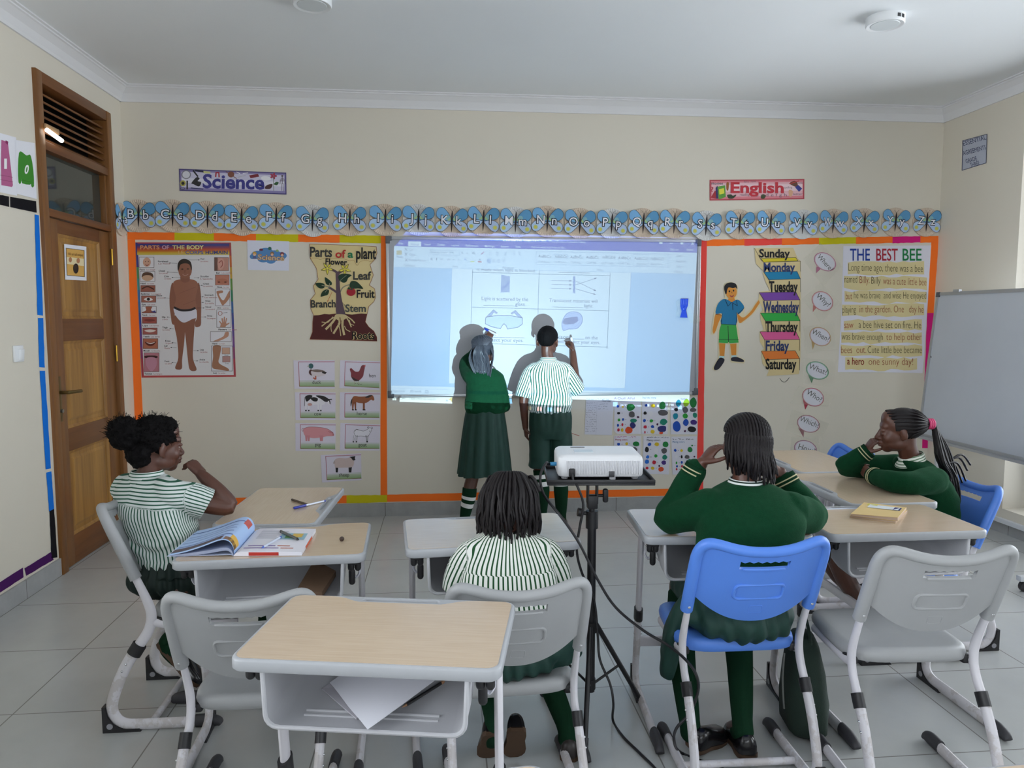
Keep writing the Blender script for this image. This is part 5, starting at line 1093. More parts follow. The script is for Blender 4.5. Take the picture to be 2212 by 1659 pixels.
def make_chair(pl, drop=0.0):
    """facing +y; the upper assembly can sit lower in its sleeves"""
    t = thing('school_chair', (0, 0, 0)); dz = -drop
    def S(x, z, d=0.0):                         # rear face of the backrest
        return V((x, -.325+(.82-z)*.43-.045*(1-(x/.205)**2)-d, z+dz))
    topz = lambda x: .805+.028*min(1, (abs(x)/.17))**2
    botz = lambda x: .548+.088*(abs(x)/.19)**2.2
    m_ = MB(); nx, nz = 30, 16; idx = {}
    sx0, sx1, sz0, sz1 = -.058, .058, .748, .772
    xs = [-.196+.392*i/nx for i in range(nx+1)]
    for j in range(nz+1):
        for i in range(nx+1):
            x = xs[i]; z = botz(x)+(topz(x)-.008-botz(x))*j/nz
            idx[i, j] = len(idx)
    vs = []
    for j in range(nz+1):
        for i in range(nx+1):
            x = xs[i]; z = botz(x)+(topz(x)-.008-botz(x))*j/nz
            if 9 <= i <= 21 and j == 13: z = sz0
            if 9 <= i <= 21 and j == 15: z = sz1+(.003 if i % 2 else -.002)
            if 9 <= i <= 21 and j == 14: z = (sz0+sz1)/2
            vs.append(S(x, z))
    fs = [(idx[i, j], idx[i+1, j], idx[i+1, j+1], idx[i, j+1]) for j in range(nz) for i in range(nx) if not (9 <= i < 21 and j in (13, 14))]
    m_.add(vs, fs)
    b = m_.build('backrest', pl, t, recalc=False)
    so = b.modifiers.new('thickness', 'SOLIDIFY'); so.thickness = .011; so.offset = 0
    path = [(-.204, .575), (-.204, .66), (-.204, .745), (-.203, .785), (-.196, .812), (-.180, .828), (-.155, .829), (-.10, .815), (-.05, .807), (0, .805), (.05, .807), (.10, .815), (.155, .829), (.180, .828), (.196, .812), (.203, .785), (.204, .745), (.204, .66), (.204, .575)]
    P = [S(x, z, -.002) for x, z in path]
    MB().tube(smooth([tuple(p) for p in P], 4), [.0205, .0205, .0195, .0185, .0175, .017, .0165, .0165, .0165, .0165, .0165, .0165, .0165, .017, .0175, .0185, .0195, .0205, .0205], 14, round_ends=False).build('back_rim', pl, t)
    rr = [S(x, z+.66, .006) for x, z in rrect(.158, .052, .016, 4)]
    MB().tube(rr+[rr[0], rr[1]], .0055, 8).build('moulded_panel', pl, b)
    rr = [S(x, z+.592, .0056) for x, z in rrect(.044, .028, .006, 3)]
    MB().tube(rr+[rr[0], rr[1]], .0014, 6).build('date_stamp_panel', pl, b)
    lipp = [S(x, sz0-.004, .005) for x in [-.062+.124*k/10 for k in range(11)]]
    MB().tube(lipp, .0052, 8, round_ends=True).build('handle_lip', pl, b)
    for sx in (-1, 1): MB().ball(S(sx*.204, .592, .0195), (.005, .002, .005), 8, 6).build('screw', SILVER, b)
    # seat
    m_ = MB(); n = 40; prof = [(.0, .0), (.25, .001), (.5, .004), (.72, .009), (.86, .013), (.94, .012), (.985, .004), (1.0, -.010), (.99, -.024), (.93, -.030), (.5, -.030)]
    rings = []
    for r, h in prof[1:]:
        ring = []
        for k in range(n):
            a = 2*pi*k/n; e = .42; c, s_ = cos(a), sin(a)
            x = .208*r*math.copysign(abs(c)**e, c); y = .205*r*math.copysign(abs(s_)**e, s_)+.015
            x *= 1-.07*(y/.2 if y > 0 else 0)
            z = .436+h+(-.020*max(0, (y-.08)/.14)**2 if h > -.02 else -.014*max(0, (y-.08)/.14)**2)+(.006*max(0, (-y-.08)/.12) if h > -.02 else 0)
            ring.append(V((x, y, z+dz)))
        rings.append(ring)
    m_.rings(rings, closed_ends=False); m_.add(rings[0], [tuple(range(n))]); m_.add(rings[-1], [tuple(range(n))])
    m_.build('seat', pl, t, angle=60)
    # frame
    for sx in (-1, 1):
        x = sx*.2; fr = thing('side_frame', (0, 0, 0)); fr.parent = t
        up = [(x, -.30, .765+dz), (x, -.235, .61+dz), (x, -.185, .49+dz), (x, -.172, .43+dz), (x, -.188, .37+dz), (x, -.238, .30+dz*.6)]
        MB().tube(smooth(up, 5), [.0085, .0085, .0095, .0112, .0118, .0118, .0118, .0118], 12, flat=(1, 1.6)).build('upright', STEEL, fr)
        low = smooth([(x, -.226, .315+dz*.6), (x, -.275, .235+dz*.5), (x, -.318, .13), (x, -.322, .07), (x, -.285, .028), (x, -.20, .0215), (x, .0, .0215)], 5)
        MB().tube(low, .0138, 12, flat=(1, 1.5)).build('floor_tube', SCUFF, fr)
        MB().tube([(x, -.217, .327+dz*.6), (x, -.241, .289+dz*.6)], .0172, 12, flat=(1, 1.5)).build('clamp', BLACKP, fr)
        for z, y in ((.258, -.264), (.232, -.279)): MB().ball((x+sx*.013, y, z+dz*.5), .0045, 8, 6).build('screw', SILVER, fr)
        MB().tube(smooth([(x, -.175, .412+dz), (x*.97, -.10, .395+dz), (x*.95, .13, .392+dz)], 4), .0105, 10, flat=(1, 1.5)).build('seat_rail', STEEL, fr)
        MB().box((x*.93, -.135, .408+dz), (.03, .06, .03), r=.008).build('seat_bracket', BLACKP, fr)
        pr = [(-.356, 0), (-.356, .098), (-.344, .096), (-.338, .06), (-.318, .03), (-.285, .011), (-.228, .011), (-.222, 0)]
        fb = MB().prism(pr, -.0155, .0155, Matrix.Translation((x, 0, 0)) @ Matrix(((0, 0, 1, 0), (1, 0, 0, 0), (0, 1, 0, 0), (0, 0, 0, 1)))).build('corner_guard', BLACKP, fr, shade=False)
        MB().lathe([(0, -.017), (.011, -.017), (.011, .017), (0, .017)], (x, -.33, .025), 16, 'X').build('disc', mat('guard_disc', '#8c8c92', .5), fb)
        MB().tube(smooth([(x, -.03, .0245), (x, .02, .0245), (x, .05, .019), (x, .06, .010)], 3), [(.0165, .0245), (.017, .0248), (.0165, .019), (.0155, .010)], 14).build('foot_cap', RUBBER, fr)
    MB().tube([(-.2, -.19, .022), (.2, -.19, .022)], .0125, 12).build('floor_crossbar', SCUFF, t)
    MB().tube([(-.185, .09, .388+dz), (.185, .09, .388+dz)], .0095, 10).build('seat_crossbar', STEEL, t)
    return t

desk0 = make_desk(); desk_used = [0]
def desk(x, y, rz, label):
    o = desk0 if not desk_used[0] else copy_tree(desk0); desk_used[0] = 1
    o.location = (x, y, 0); o.rotation_euler = (0, 0, radians(rz)); tag(o, label, 'desk', 'single school desks'); return o
D1 = desk(-.1535, 1.807, -10.3, 'empty beech-topped school desk nearest the camera with a paper and pencil in its tray')
D2 = desk(-.59, 2.64, 2.5, 'school desk with the open book and a small brown bead on it')
D3 = desk(-.683, 3.165, -93, 'school desk with two pens where the girl with the afro bun rests her elbow')
D4 = desk(.16, 2.705, 4.5, 'school desk in front of the child with hanging twists')
D5 = desk(1.045, 2.735, -4, 'school desk of the pupil in the green sweater on the blue chair')
D6 = desk(1.715, 2.72, 0, 'school desk with the brown exercise books on it')
D7 = desk(1.925, 3.25, 90, 'school desk the girl with the long ponytail leans on')
D8 = desk(2.02, 3.895, 90, 'empty school desk farthest back, next to the half-hidden blue chair')
D9 = desk(.775, .955, 2.5, 'school desk at the bottom edge of the photo with its pencil groove just showing')
D10 = desk(-.118, 1.014, 6, 'school desk of which only a rounded far corner shows at the bottom edge')
for ch in list(D1.children):                          # the nearest desk is set 2 cm higher than the others
    if ch.type == 'MESH' and ch.name.split('.')[0] != 'crossbar': ch.location.z += .02
    for g in ch.children:
        if g.name.startswith('upper_tube'): g.location.z += .02
GREYP = mat('grey_seat_plastic', '#9b9c9d', .5, var=.03, vscale=20, bump=.12, bscale=420, bdist=.0015)
BLUEP = mat('blue_seat_plastic', '#4f7fd6', .45, var=.03, vscale=20, bump=.12, bscale=420, bdist=.0015)
cg = make_chair(GREYP); cgl = make_chair(GREYP, .09); cb = make_chair(BLUEP); cbl = make_chair(BLUEP, .09)
def chair(o, x, y, rz, label):
    o.location = (x, y, 0); o.rotation_euler = (0, 0, radians(rz)); return tag(o, label, 'chair', 'stacking school chairs')
chair(cg, -.90, 2.92, -90, 'grey school chair seen from the side, with the girl with the afro bun on it')
chair(copy_tree(cg), 1.515, 2.345, -4, 'empty grey school chair at the desk with the exercise books')
chair(cgl, -.578, 2.415, -1, 'empty grey school chair pushed up to the desk with the open book')
chair(copy_tree(cgl), .20, 2.42, 3, 'grey school chair with the child with hanging twists on it')
chair(cb, .985, 2.475, -1, 'blue school chair with the pupil in the green sweater on it')
chair(cbl, 2.16, 3.25, 90, 'blue school chair under the girl with the long ponytail')
C7 = chair(copy_tree(cbl), 2.06, 4.08, 90, 'blue school chair mostly hidden behind the farthest desk')

# ------------------------------------------------------------------ small things on and in the desks
PAPER = mat('white_paper', '#dcdce4', .7)
def local(o, p): return o.matrix_world.inverted() @ V(p)
bpy.context.view_layer.update()
# open book
zt = DZ+.0008
S0, S1, R0, R1 = atz(505, 1202, zt), atz(550, 1151, zt), atz(652, 1201, zt), atz(672, 1152, zt)
bk = thing('open_book', (S0+S1)/2, 0, 'thick open textbook with its left pages curling up, on a desk', 'book')
ax = (S1-S0); rt_ = (R0-S0); O = V(bk.location)
PG_M = attr_mat('book_print', .45, .4)
def page_pt(u, v, h): return S0+ax*v+rt_*u+V((0, 0, h))-O
m_ = MB().color('#e4e2ea')
prof = [(0, .004), (.03, .011), (.10, .016), (.3, .0165), (.6, .0155), (1.0, .0135)]
rings = [[page_pt(u, v, h) for u, h in prof]+[page_pt(u, v, .0012) for u, h in prof[::-1]] for v in (0, .5, 1)]
m_.rings(rings)
def on(u, v, e=.0004):
    for (a, ha), (b, hb_) in zip(prof, prof[1:]):
        if a <= u <= b: return page_pt(u, v, ha+(hb_-ha)*(u-a)/(b-a)+e)
    return page_pt(u, v, prof[-1][1]+e)
def pq(u0, v0, u1, v1, c, e=.0004):
    k = 6; m_.color(c); top_ = [on(u0+(u1-u0)*i/k, v1, e) for i in range(k+1)]; bot_ = [on(u0+(u1-u0)*i/k, v0, e) for i in range(k+1)]
    m_.add(top_+bot_, [(i, i+1, i+k+2, i+k+1) for i in range(k)])
for k in range(9): pq(.16, .90-k*.045, .16+(.44 if k % 3 else .30), .912-k*.045, '#9a9aa8')
pq(.52, .50, .92, .78, '#93b9c8'); pq(.60, .55, .80, .70, '#5f8f5a', .0006); pq(.70, .60, .86, .76, '#d9b65a', .0007)
for k, (a, b) in enumerate(((.14, .55), (.10, .62))): pq(a, .22-k*.09, b, .245-k*.09, '#7a5aa0'); pq(b+.03, .22-k*.09, b+.22, .245-k*.09, '#c0603a')
m_.color('#b8382e'); q = [page_pt(u, -.003, h) for u, h in ((.22, .0025), (.66, .0025), (.66, .0135), (.22, .014))]; m_.add(q, [(0, 1, 2, 3)])
m_.color('#d9582e'); q = [page_pt(1.004, v, h) for v, h in ((.25, .0025), (.7, .0025), (.7, .012), (.25, .012))]; m_.add(q, [(0, 1, 2, 3)])
m_.build('right_pages', PG_M, bk, angle=50)
def curl(prof2, name, col, thick, extra=None):
    m_ = MB().color(col); P = smooth([(u, h, 0) for u, h in prof2], 5)
    rings = []
    for v in [k/8 for k in range(9)]:
        up_ = [page_pt(p.x, v, p.y) for p in P]; dn = [page_pt(p.x, v, max(.0008, p.y-thick)) for p in P]
        rings.append(up_+dn[::-1])
    m_.rings(rings)
    if extra:
        for i0, i1, v0, v1, c in extra:
            m_.color(c); i1 = min(i1, len(P)-1)
            a = [page_pt(P[i].x, v1, P[i].y+.0006) for i in range(i0, i1+1)]; b = [page_pt(P[i].x, v0, P[i].y+.0006) for i in range(i0, i1+1)]; n_ = i1-i0+1
            m_.add(a+b, [(i, i+1, i+n_+1, i+n_) for i in range(n_-1)])
    return m_.build(name, PG_M, bk, angle=50)
curl([(0, .003), (-.06, .006), (-.3, .005), (-.7, .004), (-.98, .002)], 'cover', '#c9d3ea', .0012)
curl([(0, .004), (-.04, .022), (-.12, .030), (-.35, .022), (-.65, .012), (-.9, .006)], 'lower_pages', '#9aa3bd', .010)
curl([(0, .005), (.0, .030), (-.05, .052), (-.13, .060), (-.24, .056), (-.45, .038), (-.7, .020), (-.93, .009)], 'curled_pages', '#a9c3ea', .004,
     [(3, 12, 0, .22, '#e0b04a'), (3, 16, .0, .10, '#8a6a5a'), (6, 12, .72, .93, '#c2564a'), (12, 34, .20, .24, '#6f86b8'), (14, 34, .36, .385, '#7f96c4'), (14, 34, .50, .52, '#7f96c4'), (15, 34, .62, .64, '#7f96c4'), (12, 36, .80, .83, '#3f5a9a'), (18, 38, .02, .16, '#5a4a52')])
# pens
def pen(a, b, lab, barrel, tipc, cap=None, r=.0042, name='pen'):
    a, b = V(a), V(b); d = (b-a).normalized(); o = thing(name, (a+b)/2, 0, lab, 'pen', 'pens and pencils'); A, B = a-V(o.location), b-V(o.location)
    MB().tube([A+d*.012, B-d*.004], r, 8).build('barrel', mat(*barrel), o)
    MB().tube([A, A+d*.012], [.0008, r*.9], 8).build('tip', mat(*tipc), o)
    MB().tube([B-d*.006, B], r*1.02, 8, round_ends=True).build('end_plug', mat(*tipc), o)
    if cap: MB().tube([A-d*.002, A+d*.052], r*1.3, 8, round_ends=True).build('cap', mat(*cap), o)
    return o
CLR = ('clear_pen_barrel', '#cfd6e6', .15); BLUE_C = ('blue_pen_cap', '#20309a', .35)
pen(atz(637, 1097, zt+.006), atz(702, 1082, zt+.005), 'clear ballpoint pen with a blue cap lying on the desk by the elbow', CLR, BLUE_C, BLUE_C)
pen(atz(668, 1091, zt+.005), atz(631, 1079, zt+.005), 'brown pencil stub beside the blue-capped pen', ('brown_wood', '#5a4a3c', .5), ('graphite', '#3a3434', .5), r=.0045, name='pencil')
pen(atz(565, 1184, zt+.021), atz(606, 1160, zt+.021), 'clear pen with a blue tip lying on the open book', CLR, ('blue_ink_tip', '#2f52b8', .3))
pen(atz(646, 1166, zt+.021), atz(607, 1148, zt+.021), 'dark grey pen lying across the picture on the open book', ('dark_grey_barrel', '#5c5e58', .4), ('black_tip', '#26262a', .4), r=.005)
c = atz(738.5, 1169, zt); be = thing('bead', c+V((0, 0, .0085)), 0, 'small round dark brown bead on the desk with the open book', 'bead')
MB().ball((0, 0, 0), .0085, 16, 10).build('ball', mat('dark_brown_nut', '#3d2c24', .6, bump=.3, bscale=300), be)
# exercise books
q0 = [atz(*p, zt) for p in ((1837.5, 1119), (1866, 1094), (1958, 1105), (1939, 1131))]
cE = sum(q0, V((0, 0, 0)))/4
for k, (lab, z0, th, sc, ang) in enumerate((('lower brown exercise book of the two on the desk', 0, .009, .98, -3), ('brown exercise book on top, with a pale label and navy strip', .0095, .008, 1.0, 0))):
    e = thing('exercise_book', cE+V((0, 0, z0)), 0, lab, 'exercise book', 'brown exercise books')
    R_ = Matrix.Rotation(radians(ang), 3, 'Z'); P = [R_ @ (p-cE)*sc for p in q0]
    lift = lambda i: .007 if (k == 1 and i == 3) else 0
    m_ = MB(); m_.add([p+V((0, 0, .001)) for p in P]+[P[i]*.985+V((0, 0, th-.0012+lift(i))) for i in range(4)], [(0, 1, 2, 3), (4, 7, 6, 5)]+[(i, (i+1) % 4, (i+1) % 4+4, i+4) for i in range(4)])
    m_.build('pages', mat('tan_pages', '#b39a86', .7), e, shade=False)
    s_ = MB().color('#d9bd84'); top_ = [P[i]+V((0, 0, th+lift(i))) for i in range(4)]; bt = [P[i]+V((0, 0, th-.0012+lift(i))) for i in range(4)]
    s_.add(bt+top_, [(0, 1, 2, 3), (4, 7, 6, 5)]+[(i, (i+1) % 4, (i+1) % 4+4, i+4) for i in range(4)])
    if k == 1:
        def uv(u, v, d=.0006): return top_[0]*(1-u)*(1-v)+top_[1]*(1-u)*v+top_[3]*u*(1-v)+top_[2]*u*v+V((0, 0, d))
        for u0, v0, u1, v1, c_ in ((.18, .62, .88, .88, '#d5dade'), (.12, .80, .36, .94, '#c9c25a'), (.76, .60, .92, .86, '#2b2f66')):
            s_.color(c_).add([uv(u0, v0), uv(u1, v0), uv(u1, v1), uv(u0, v1)], [(0, 1, 2, 3)])
    s_.build('cover', attr_mat('manila_cover', .6, .3), e, shade=False)
    q_ = MB(); q_.add([P[i] for i in range(4)]+[P[i]+V((0, 0, .0011)) for i in range(4)], [(0, 1, 2, 3), (4, 7, 6, 5)]+[(i, (i+1) % 4, (i+1) % 4+4, i+4) for i in range(4)])
    q_.build('back_cover', mat('manila_back', '#b8995f', .6), e, shade=False)
# clear pen lying in the groove of the same desk
pen(atz(1770, 1101, zt), atz(1912, 1097, zt), 'clear ballpoint pen in the pencil groove behind the exercise books', CLR, ('pale_tip', '#9aa4b8', .3))
# papers and pencil in the nearest tray
M1 = D1.matrix_world
bpy.context.view_layer.update(); M1 = D1.matrix_world @ Matrix.Translation((0, 0, .02))
pp = thing('paper_sheet', M1 @ V((0, -.05, .60)), 0, 'folded white sheet poking out of the tray of the nearest desk', 'sheet of paper')
def DL(p): return M1 @ V(p)-V(pp.location)
A_, B_, C_, D_ = V((-.125, -.055, .604)), V((.012, -.203, .5715)), V((.175, .0, .634)), V((.035, .115, .668))
m_ = MB(); n = 8; g = []
for i in range(n+1):
    for j in range(n+1):
        u, v = i/n, j/n; p = A_*(1-u)*(1-v)+B_*u*(1-v)+D_*(1-u)*v+C_*u*v
        p.z += .008*sin(pi*u)*sin(pi*v)+.004*abs(u-v)+.0015*sin(9*u+4*v); g.append(DL(p))
m_.add(g, [(i*(n+1)+j, (i+1)*(n+1)+j, (i+1)*(n+1)+j+1, i*(n+1)+j+1) for i in range(n) for j in range(n)])
o_ = m_.build('sheet', PAPER, pp, recalc=False); so = o_.modifiers.new('thickness', 'SOLIDIFY'); so.thickness = .0012
p2 = thing('paper_sheet', M1 @ V((-.06, -.07, .59)), 0, 'second sheet lying under the folded one in the nearest desk tray', 'sheet of paper')
m_ = MB(); P = [M1 @ V(p)-V(p2.location) for p in ((-.145, -.055, .588), (-.03, -.15, .570), (.08, -.02, .606), (-.03, .06, .636))]
m_.add(P+[p+V((0, 0, -.003)) for p in P], [(0, 1, 2, 3), (4, 7, 6, 5)]+[(i, (i+1) % 4, (i+1) % 4+4, i+4) for i in range(4)]); m_.build('sheet', mat('grey_paper', '#b9b6bd', .7), p2, shade=False)
pen(M1 @ V((.068, -.105, .577)), M1 @ V((.152, -.025, .603)), 'black pencil lying in the tray of the nearest desk', ('black_lacquer', '#1c1b1d', .3), ('bare_wood', '#b58a66', .6), r=.004, name='pencil')
# folded cardboard in the tray of the book desk
M2 = D2.matrix_world; cbx = thing('cardboard_piece', M2 @ V((.15, -.05, .60)), 0, 'torn brown cardboard piece in the tray under the open book', 'cardboard')
m_ = MB(); P = [M2 @ V(p)-V(cbx.location) for p in ((.075, -.16, .572), (.165, -.17, .572), (.20, -.06, .605), (.12, .0, .63))]
m_.add(P+[p+V((0, 0, .02)) for p in P], [(0, 1, 2, 3), (4, 7, 6, 5)]+[(i, (i+1) % 4, (i+1) % 4+4, i+4) for i in range(4)]); m_.build('sheet', mat('corrugated_card', '#6b5340', .8), cbx, shade=False)

# ------------------------------------------------------------------ projector on its stand
PX, PY, PROT = .578, 2.735, radians(-5)
stand = thing('projector_stand', (.545, 2.66, 0), 0, 'black tripod stand with a tray carrying the projector', 'stand')
sb = V(stand.location)
BLKM = mat('black_metal', '#1b1a1d', .45)
tray = MB()
TR = Matrix.Translation(V((PX-.005, PY-.02, 0))-sb) @ Matrix.Rotation(PROT, 4, 'Z')
for c, d in (((0, 0, .918), (.39, .28, .008)), ((0, -.138, .928), (.39, .006, .014)), ((0, .138, .928), (.39, .006, .014)), ((-.192, 0, .928), (.006, .28, .014)), ((.192, 0, .928), (.006, .28, .014))):
    tray.box(TR @ V(c), d, rot=TR.to_3x3(), r=.002)
tray.build('tray', BLKM, stand)
MB().tube([(0, 0, .60), (0, 0, .83)], .0115, 14).build('inner_pole', BLKM, stand)
MB().tube([(0, 0, .10), (0, 0, .76)], .0165, 14).build('outer_pole', BLKM, stand)
MB().tube([(0, 0, .735), (0, 0, .80)], .0235, 14).build('collar', BLACKP, stand)
for dx in (-.017, .017): MB().box((dx, 0, .873), (.007, .03, .09), r=.002).build('tilt_bracket', BLKM, stand)
MB().box((0, 0, .835), (.038, .034, .05), r=.004).build('pivot_block', BLACKP, stand)
k = MB().tube([(.018, 0, .857), (.04, 0, .857)], .006, 10).box((.05, 0, .857), (.02, .022, .052), r=.007).build('tilt_knob', BLACKP, stand)
MB().tube([(-.018, 0, .79), (-.036, 0, .793)], .007, 10).tube([(-.034, 0, .793), (-.054, 0, .797)], .016, 12).build('height_knob', BLACKP, stand)
MB().tube([(0, 0, .335), (0, 0, .375)], .024, 14).build('leg_hub', BLACKP, stand)
MB().tube([(0, 0, .11), (0, 0, .15)], .02, 14).build('brace_hub', BLACKP, stand)
for k in range(3):
    a = radians(14+120*k); d = V((cos(a), sin(a), 0))
    lg = MB().tube([d*.022+V((0, 0, .36)), d*.225+V((0, 0, .012))], .0095, 10).build('leg', BLKM, stand)
    MB().tube([d*.21+V((0, 0, .035)), d*.232+V((0, 0, .004))], .0125, 10).build('foot_cap', RUBBER, lg)
    MB().tube([d*.018+V((0, 0, .13)), d*.125+V((0, 0, .185))], .005, 8).build('brace', BLKM, lg)
proj = thing('projector', (PX, PY, .924), PROT, 'white ribbed projector on the black tripod tray', 'projector')
PW = mat('warm_white_plastic', '#dcdde0', .38)
m_ = MB(); o = rrect(.316, .222, .022, 5)
def lay(d, z): return [V((x*(1-2*d/.316), y*(1-2*d/.222), z)) for x, y in o]
m_.rings([lay(.012, .008), lay(.004, .012), lay(.0, .020), lay(.0, .072), lay(.003, .082), lay(.012, .0895), lay(.03, .091)])
m_.build('housing', PW, proj, angle=35)
rb = MB()
for k in range(46): rb.box((-.125+k*.0059, -.1115, .046), (.0022, .0045, .050))
rb.build('grille', mat('grille_white', '#d2d2d6', .45), proj, shade=False)
MB().box((-.055, -.02, .0917), (.07, .05, .0015)).build('control_panel', mat('panel_grey', '#c2cbd2', .3), proj, shade=False)
MB().box((-.07, .06, .0917), (.055, .012, .0012)).build('zoom_slider', mat('slot_dark', '#3c3c40', .5), proj, shade=False)
MB().box((.04, -.113, .022), (.021, .006, .022), r=.002).build('port', mat('port_dark', '#3a3a3e', .5), proj)
for x, y in ((-.13, -.08), (.045, -.1), (.13, -.08), (0, .09)): MB().tube([(x, y, .0005), (x, y, .012)], .012, 10).build('foot', mat('foot_grey', '#b5b5b8', .5), proj)
LBAR = Matrix.Rotation(0, 4, 'Z')
bar = MB(); n = 28; rings = []
for r, y in ((.0365, .1085), (.0365, .168), (.034, .170), (.0335, .1115)): rings.append([V((.024+r*cos(2*pi*k/n), y, .040+r*sin(2*pi*k/n))) for k in range(n)])
bar.rings(rings, closed_ends=False); bar.add(rings[-1], [tuple(range(n))])
bar.build('lens_barrel', BLACKP, proj)
bpy.context.view_layer.update()
LP = proj.matrix_world @ V((.024, .1145, .040))
sd = bpy.data.lights.new('projector_lamp', 'SPOT'); sd.energy = 520; sd.color = (.58, .85, 1.0); sd.shadow_soft_size = 0.0; sd.spot_size = radians(78); sd.spot_blend = 0.0
lamp = bpy.data.objects.new('projector_lamp', sd); COL.objects.link(lamp); lamp.location = LP
lamp.rotation_euler = (aty(1180, 690, BY)-LP).to_track_quat('-Z', 'Y').to_euler()
# the picture the projector throws: its image panel, in front of the lamp
SL = NT('image_panel_film'); _a = SL.add('ShaderNodeAttribute', attribute_name='Col'); _b = SL.add('ShaderNodeBsdfTransparent')
SL.link(_a.outputs['Color'], _b.inputs['Color']); SL.link(_b.outputs[0], SL.n['Material Output'].inputs['Surface']); SL = SL.m
def throw(x, y, l):
    d = aty(x, y, BY)-LP; return LP+d*((.046-.00009*l)/d.y)
sl = Sheet(fn=throw)
def loops_of(body, x0, y0, x1, y1, h, bold=0.0):
    q, fs = sl._place(body, x0, y0, x1, y1, h, bold); cnt = {}
    for f in fs:
        for a, b in zip(f, f[1:]+f[:1]): cnt[(a, b)] = 1
    bd = {a: b for (a, b) in cnt if (b, a) not in cnt}; out = []
    while bd:
        s0, c = bd.popitem(); lp = [s0]
        while c != s0 and c in bd: lp.append(c); c = bd.pop(c)
        if len(lp) > 2: out.append([q[i] for i in lp])
    return out
def poly_holes(outer, loops, col, layer=1):
    L_ = [outer]+loops; flat = [p for l in L_ for p in l]
    tri = tessellate_polygon([[V((p[0], -p[1], 0)) for p in l] for l in L_])
    sl.mb.color(col).add([sl.P(*p, layer) for p in flat], tri)
TL, TRc, BRc, BL = (852, 502), (1507.5, 516), (1486.5, 893), (843.5, 873.5)
K0 = (0.0, 0.0, 0.0)
_ax = (proj.matrix_world.to_3x3() @ V((0, 1, 0))).normalized(); _c0 = LP+_ax*(.046/_ax.y)      # opaque mask filling the lens throat round the picture
_ring = [_c0+V((.0336*cos(2*pi*k/32), 0, .0336*sin(2*pi*k/32))) for k in range(32)]; _qd = [throw(*p, 0) for p in (TL, TRc, BRc, BL)]
sl.mb.color(K0).add(_ring+_qd, tessellate_polygon([[V((p.x, p.z, 0)) for p in _ring], [V((p.x, p.z, 0)) for p in _qd]]))
BLUEF = (.03, .085, .60)
lp = []
for w, x0, y0, x1, y1, h in (('File', 861.5, 528.2, 870.5, 528.4, 5), ('Insert', 917, 530, 931, 530.3, 5), ('Design', 945, 530.8, 961.6, 531.1, 5), ('Layout', 975.4, 531.8, 992, 532.1, 5), ('References', 1006, 532.6, 1033, 533.2, 5), ('Mailings', 1047, 533.8, 1068, 534.2, 5), ('Review', 1082, 534.6, 1099, 534.9, 5), ('View', 1113, 535.2, 1125, 535.4, 5),
    ('Tell me what you want to do...', 1147.5, 535.9, 1222, 537.2, 4.6), ('G.3 SCIENCE P2, TERM2, CAT1, 2026 - Word (Product Activation Failed)', 1087, 521.6, 1264.5, 525.0, 5.4), ('Sign in', 1447.5, 541.2, 1465, 541.5, 5), ('Share', 1483, 541.6, 1497.5, 541.9, 5)): lp += loops_of(w, x0, y0, x1, y1, h, .004)
lp += [[(882, 521.2), (909.8, 521.8), (909.8, 533.2), (882, 532.6)], [(1447, 524.6), (1453.5, 524.7), (1453.5, 526), (1447, 525.9)], [(1470, 522.5), (1476, 522.6), (1476, 528), (1470, 527.9)],
       [(1493, 523), (1494.2, 522.2), (1496.2, 524.6), (1498.2, 522.4), (1499.2, 523.4), (1497.2, 525.6), (1499.2, 528), (1498.2, 529), (1496.2, 526.8), (1494.2, 529), (1493, 528), (1495.2, 525.6)], [(1424, 521.5), (1431, 521.7), (1431, 527), (1424, 526.8)]]
poly_holes([(851.9, 506), (1507.2, 519.5), (1505.2, 546), (851.2, 531.3)], lp, BLUEF, 1)
sl.poly([(852, 502), (1507.5, 516), (1507.2, 519.5), (851.9, 506)], (.22, .28, .85), 1)
TXT = (.10, .17, .28); TX2 = (.22, .30, .42); GRY = (.62, .74, .90)
sl.text('Home', 888, 530.3, 904, 5, (.12, .2, .6), 3, y1=530.7)
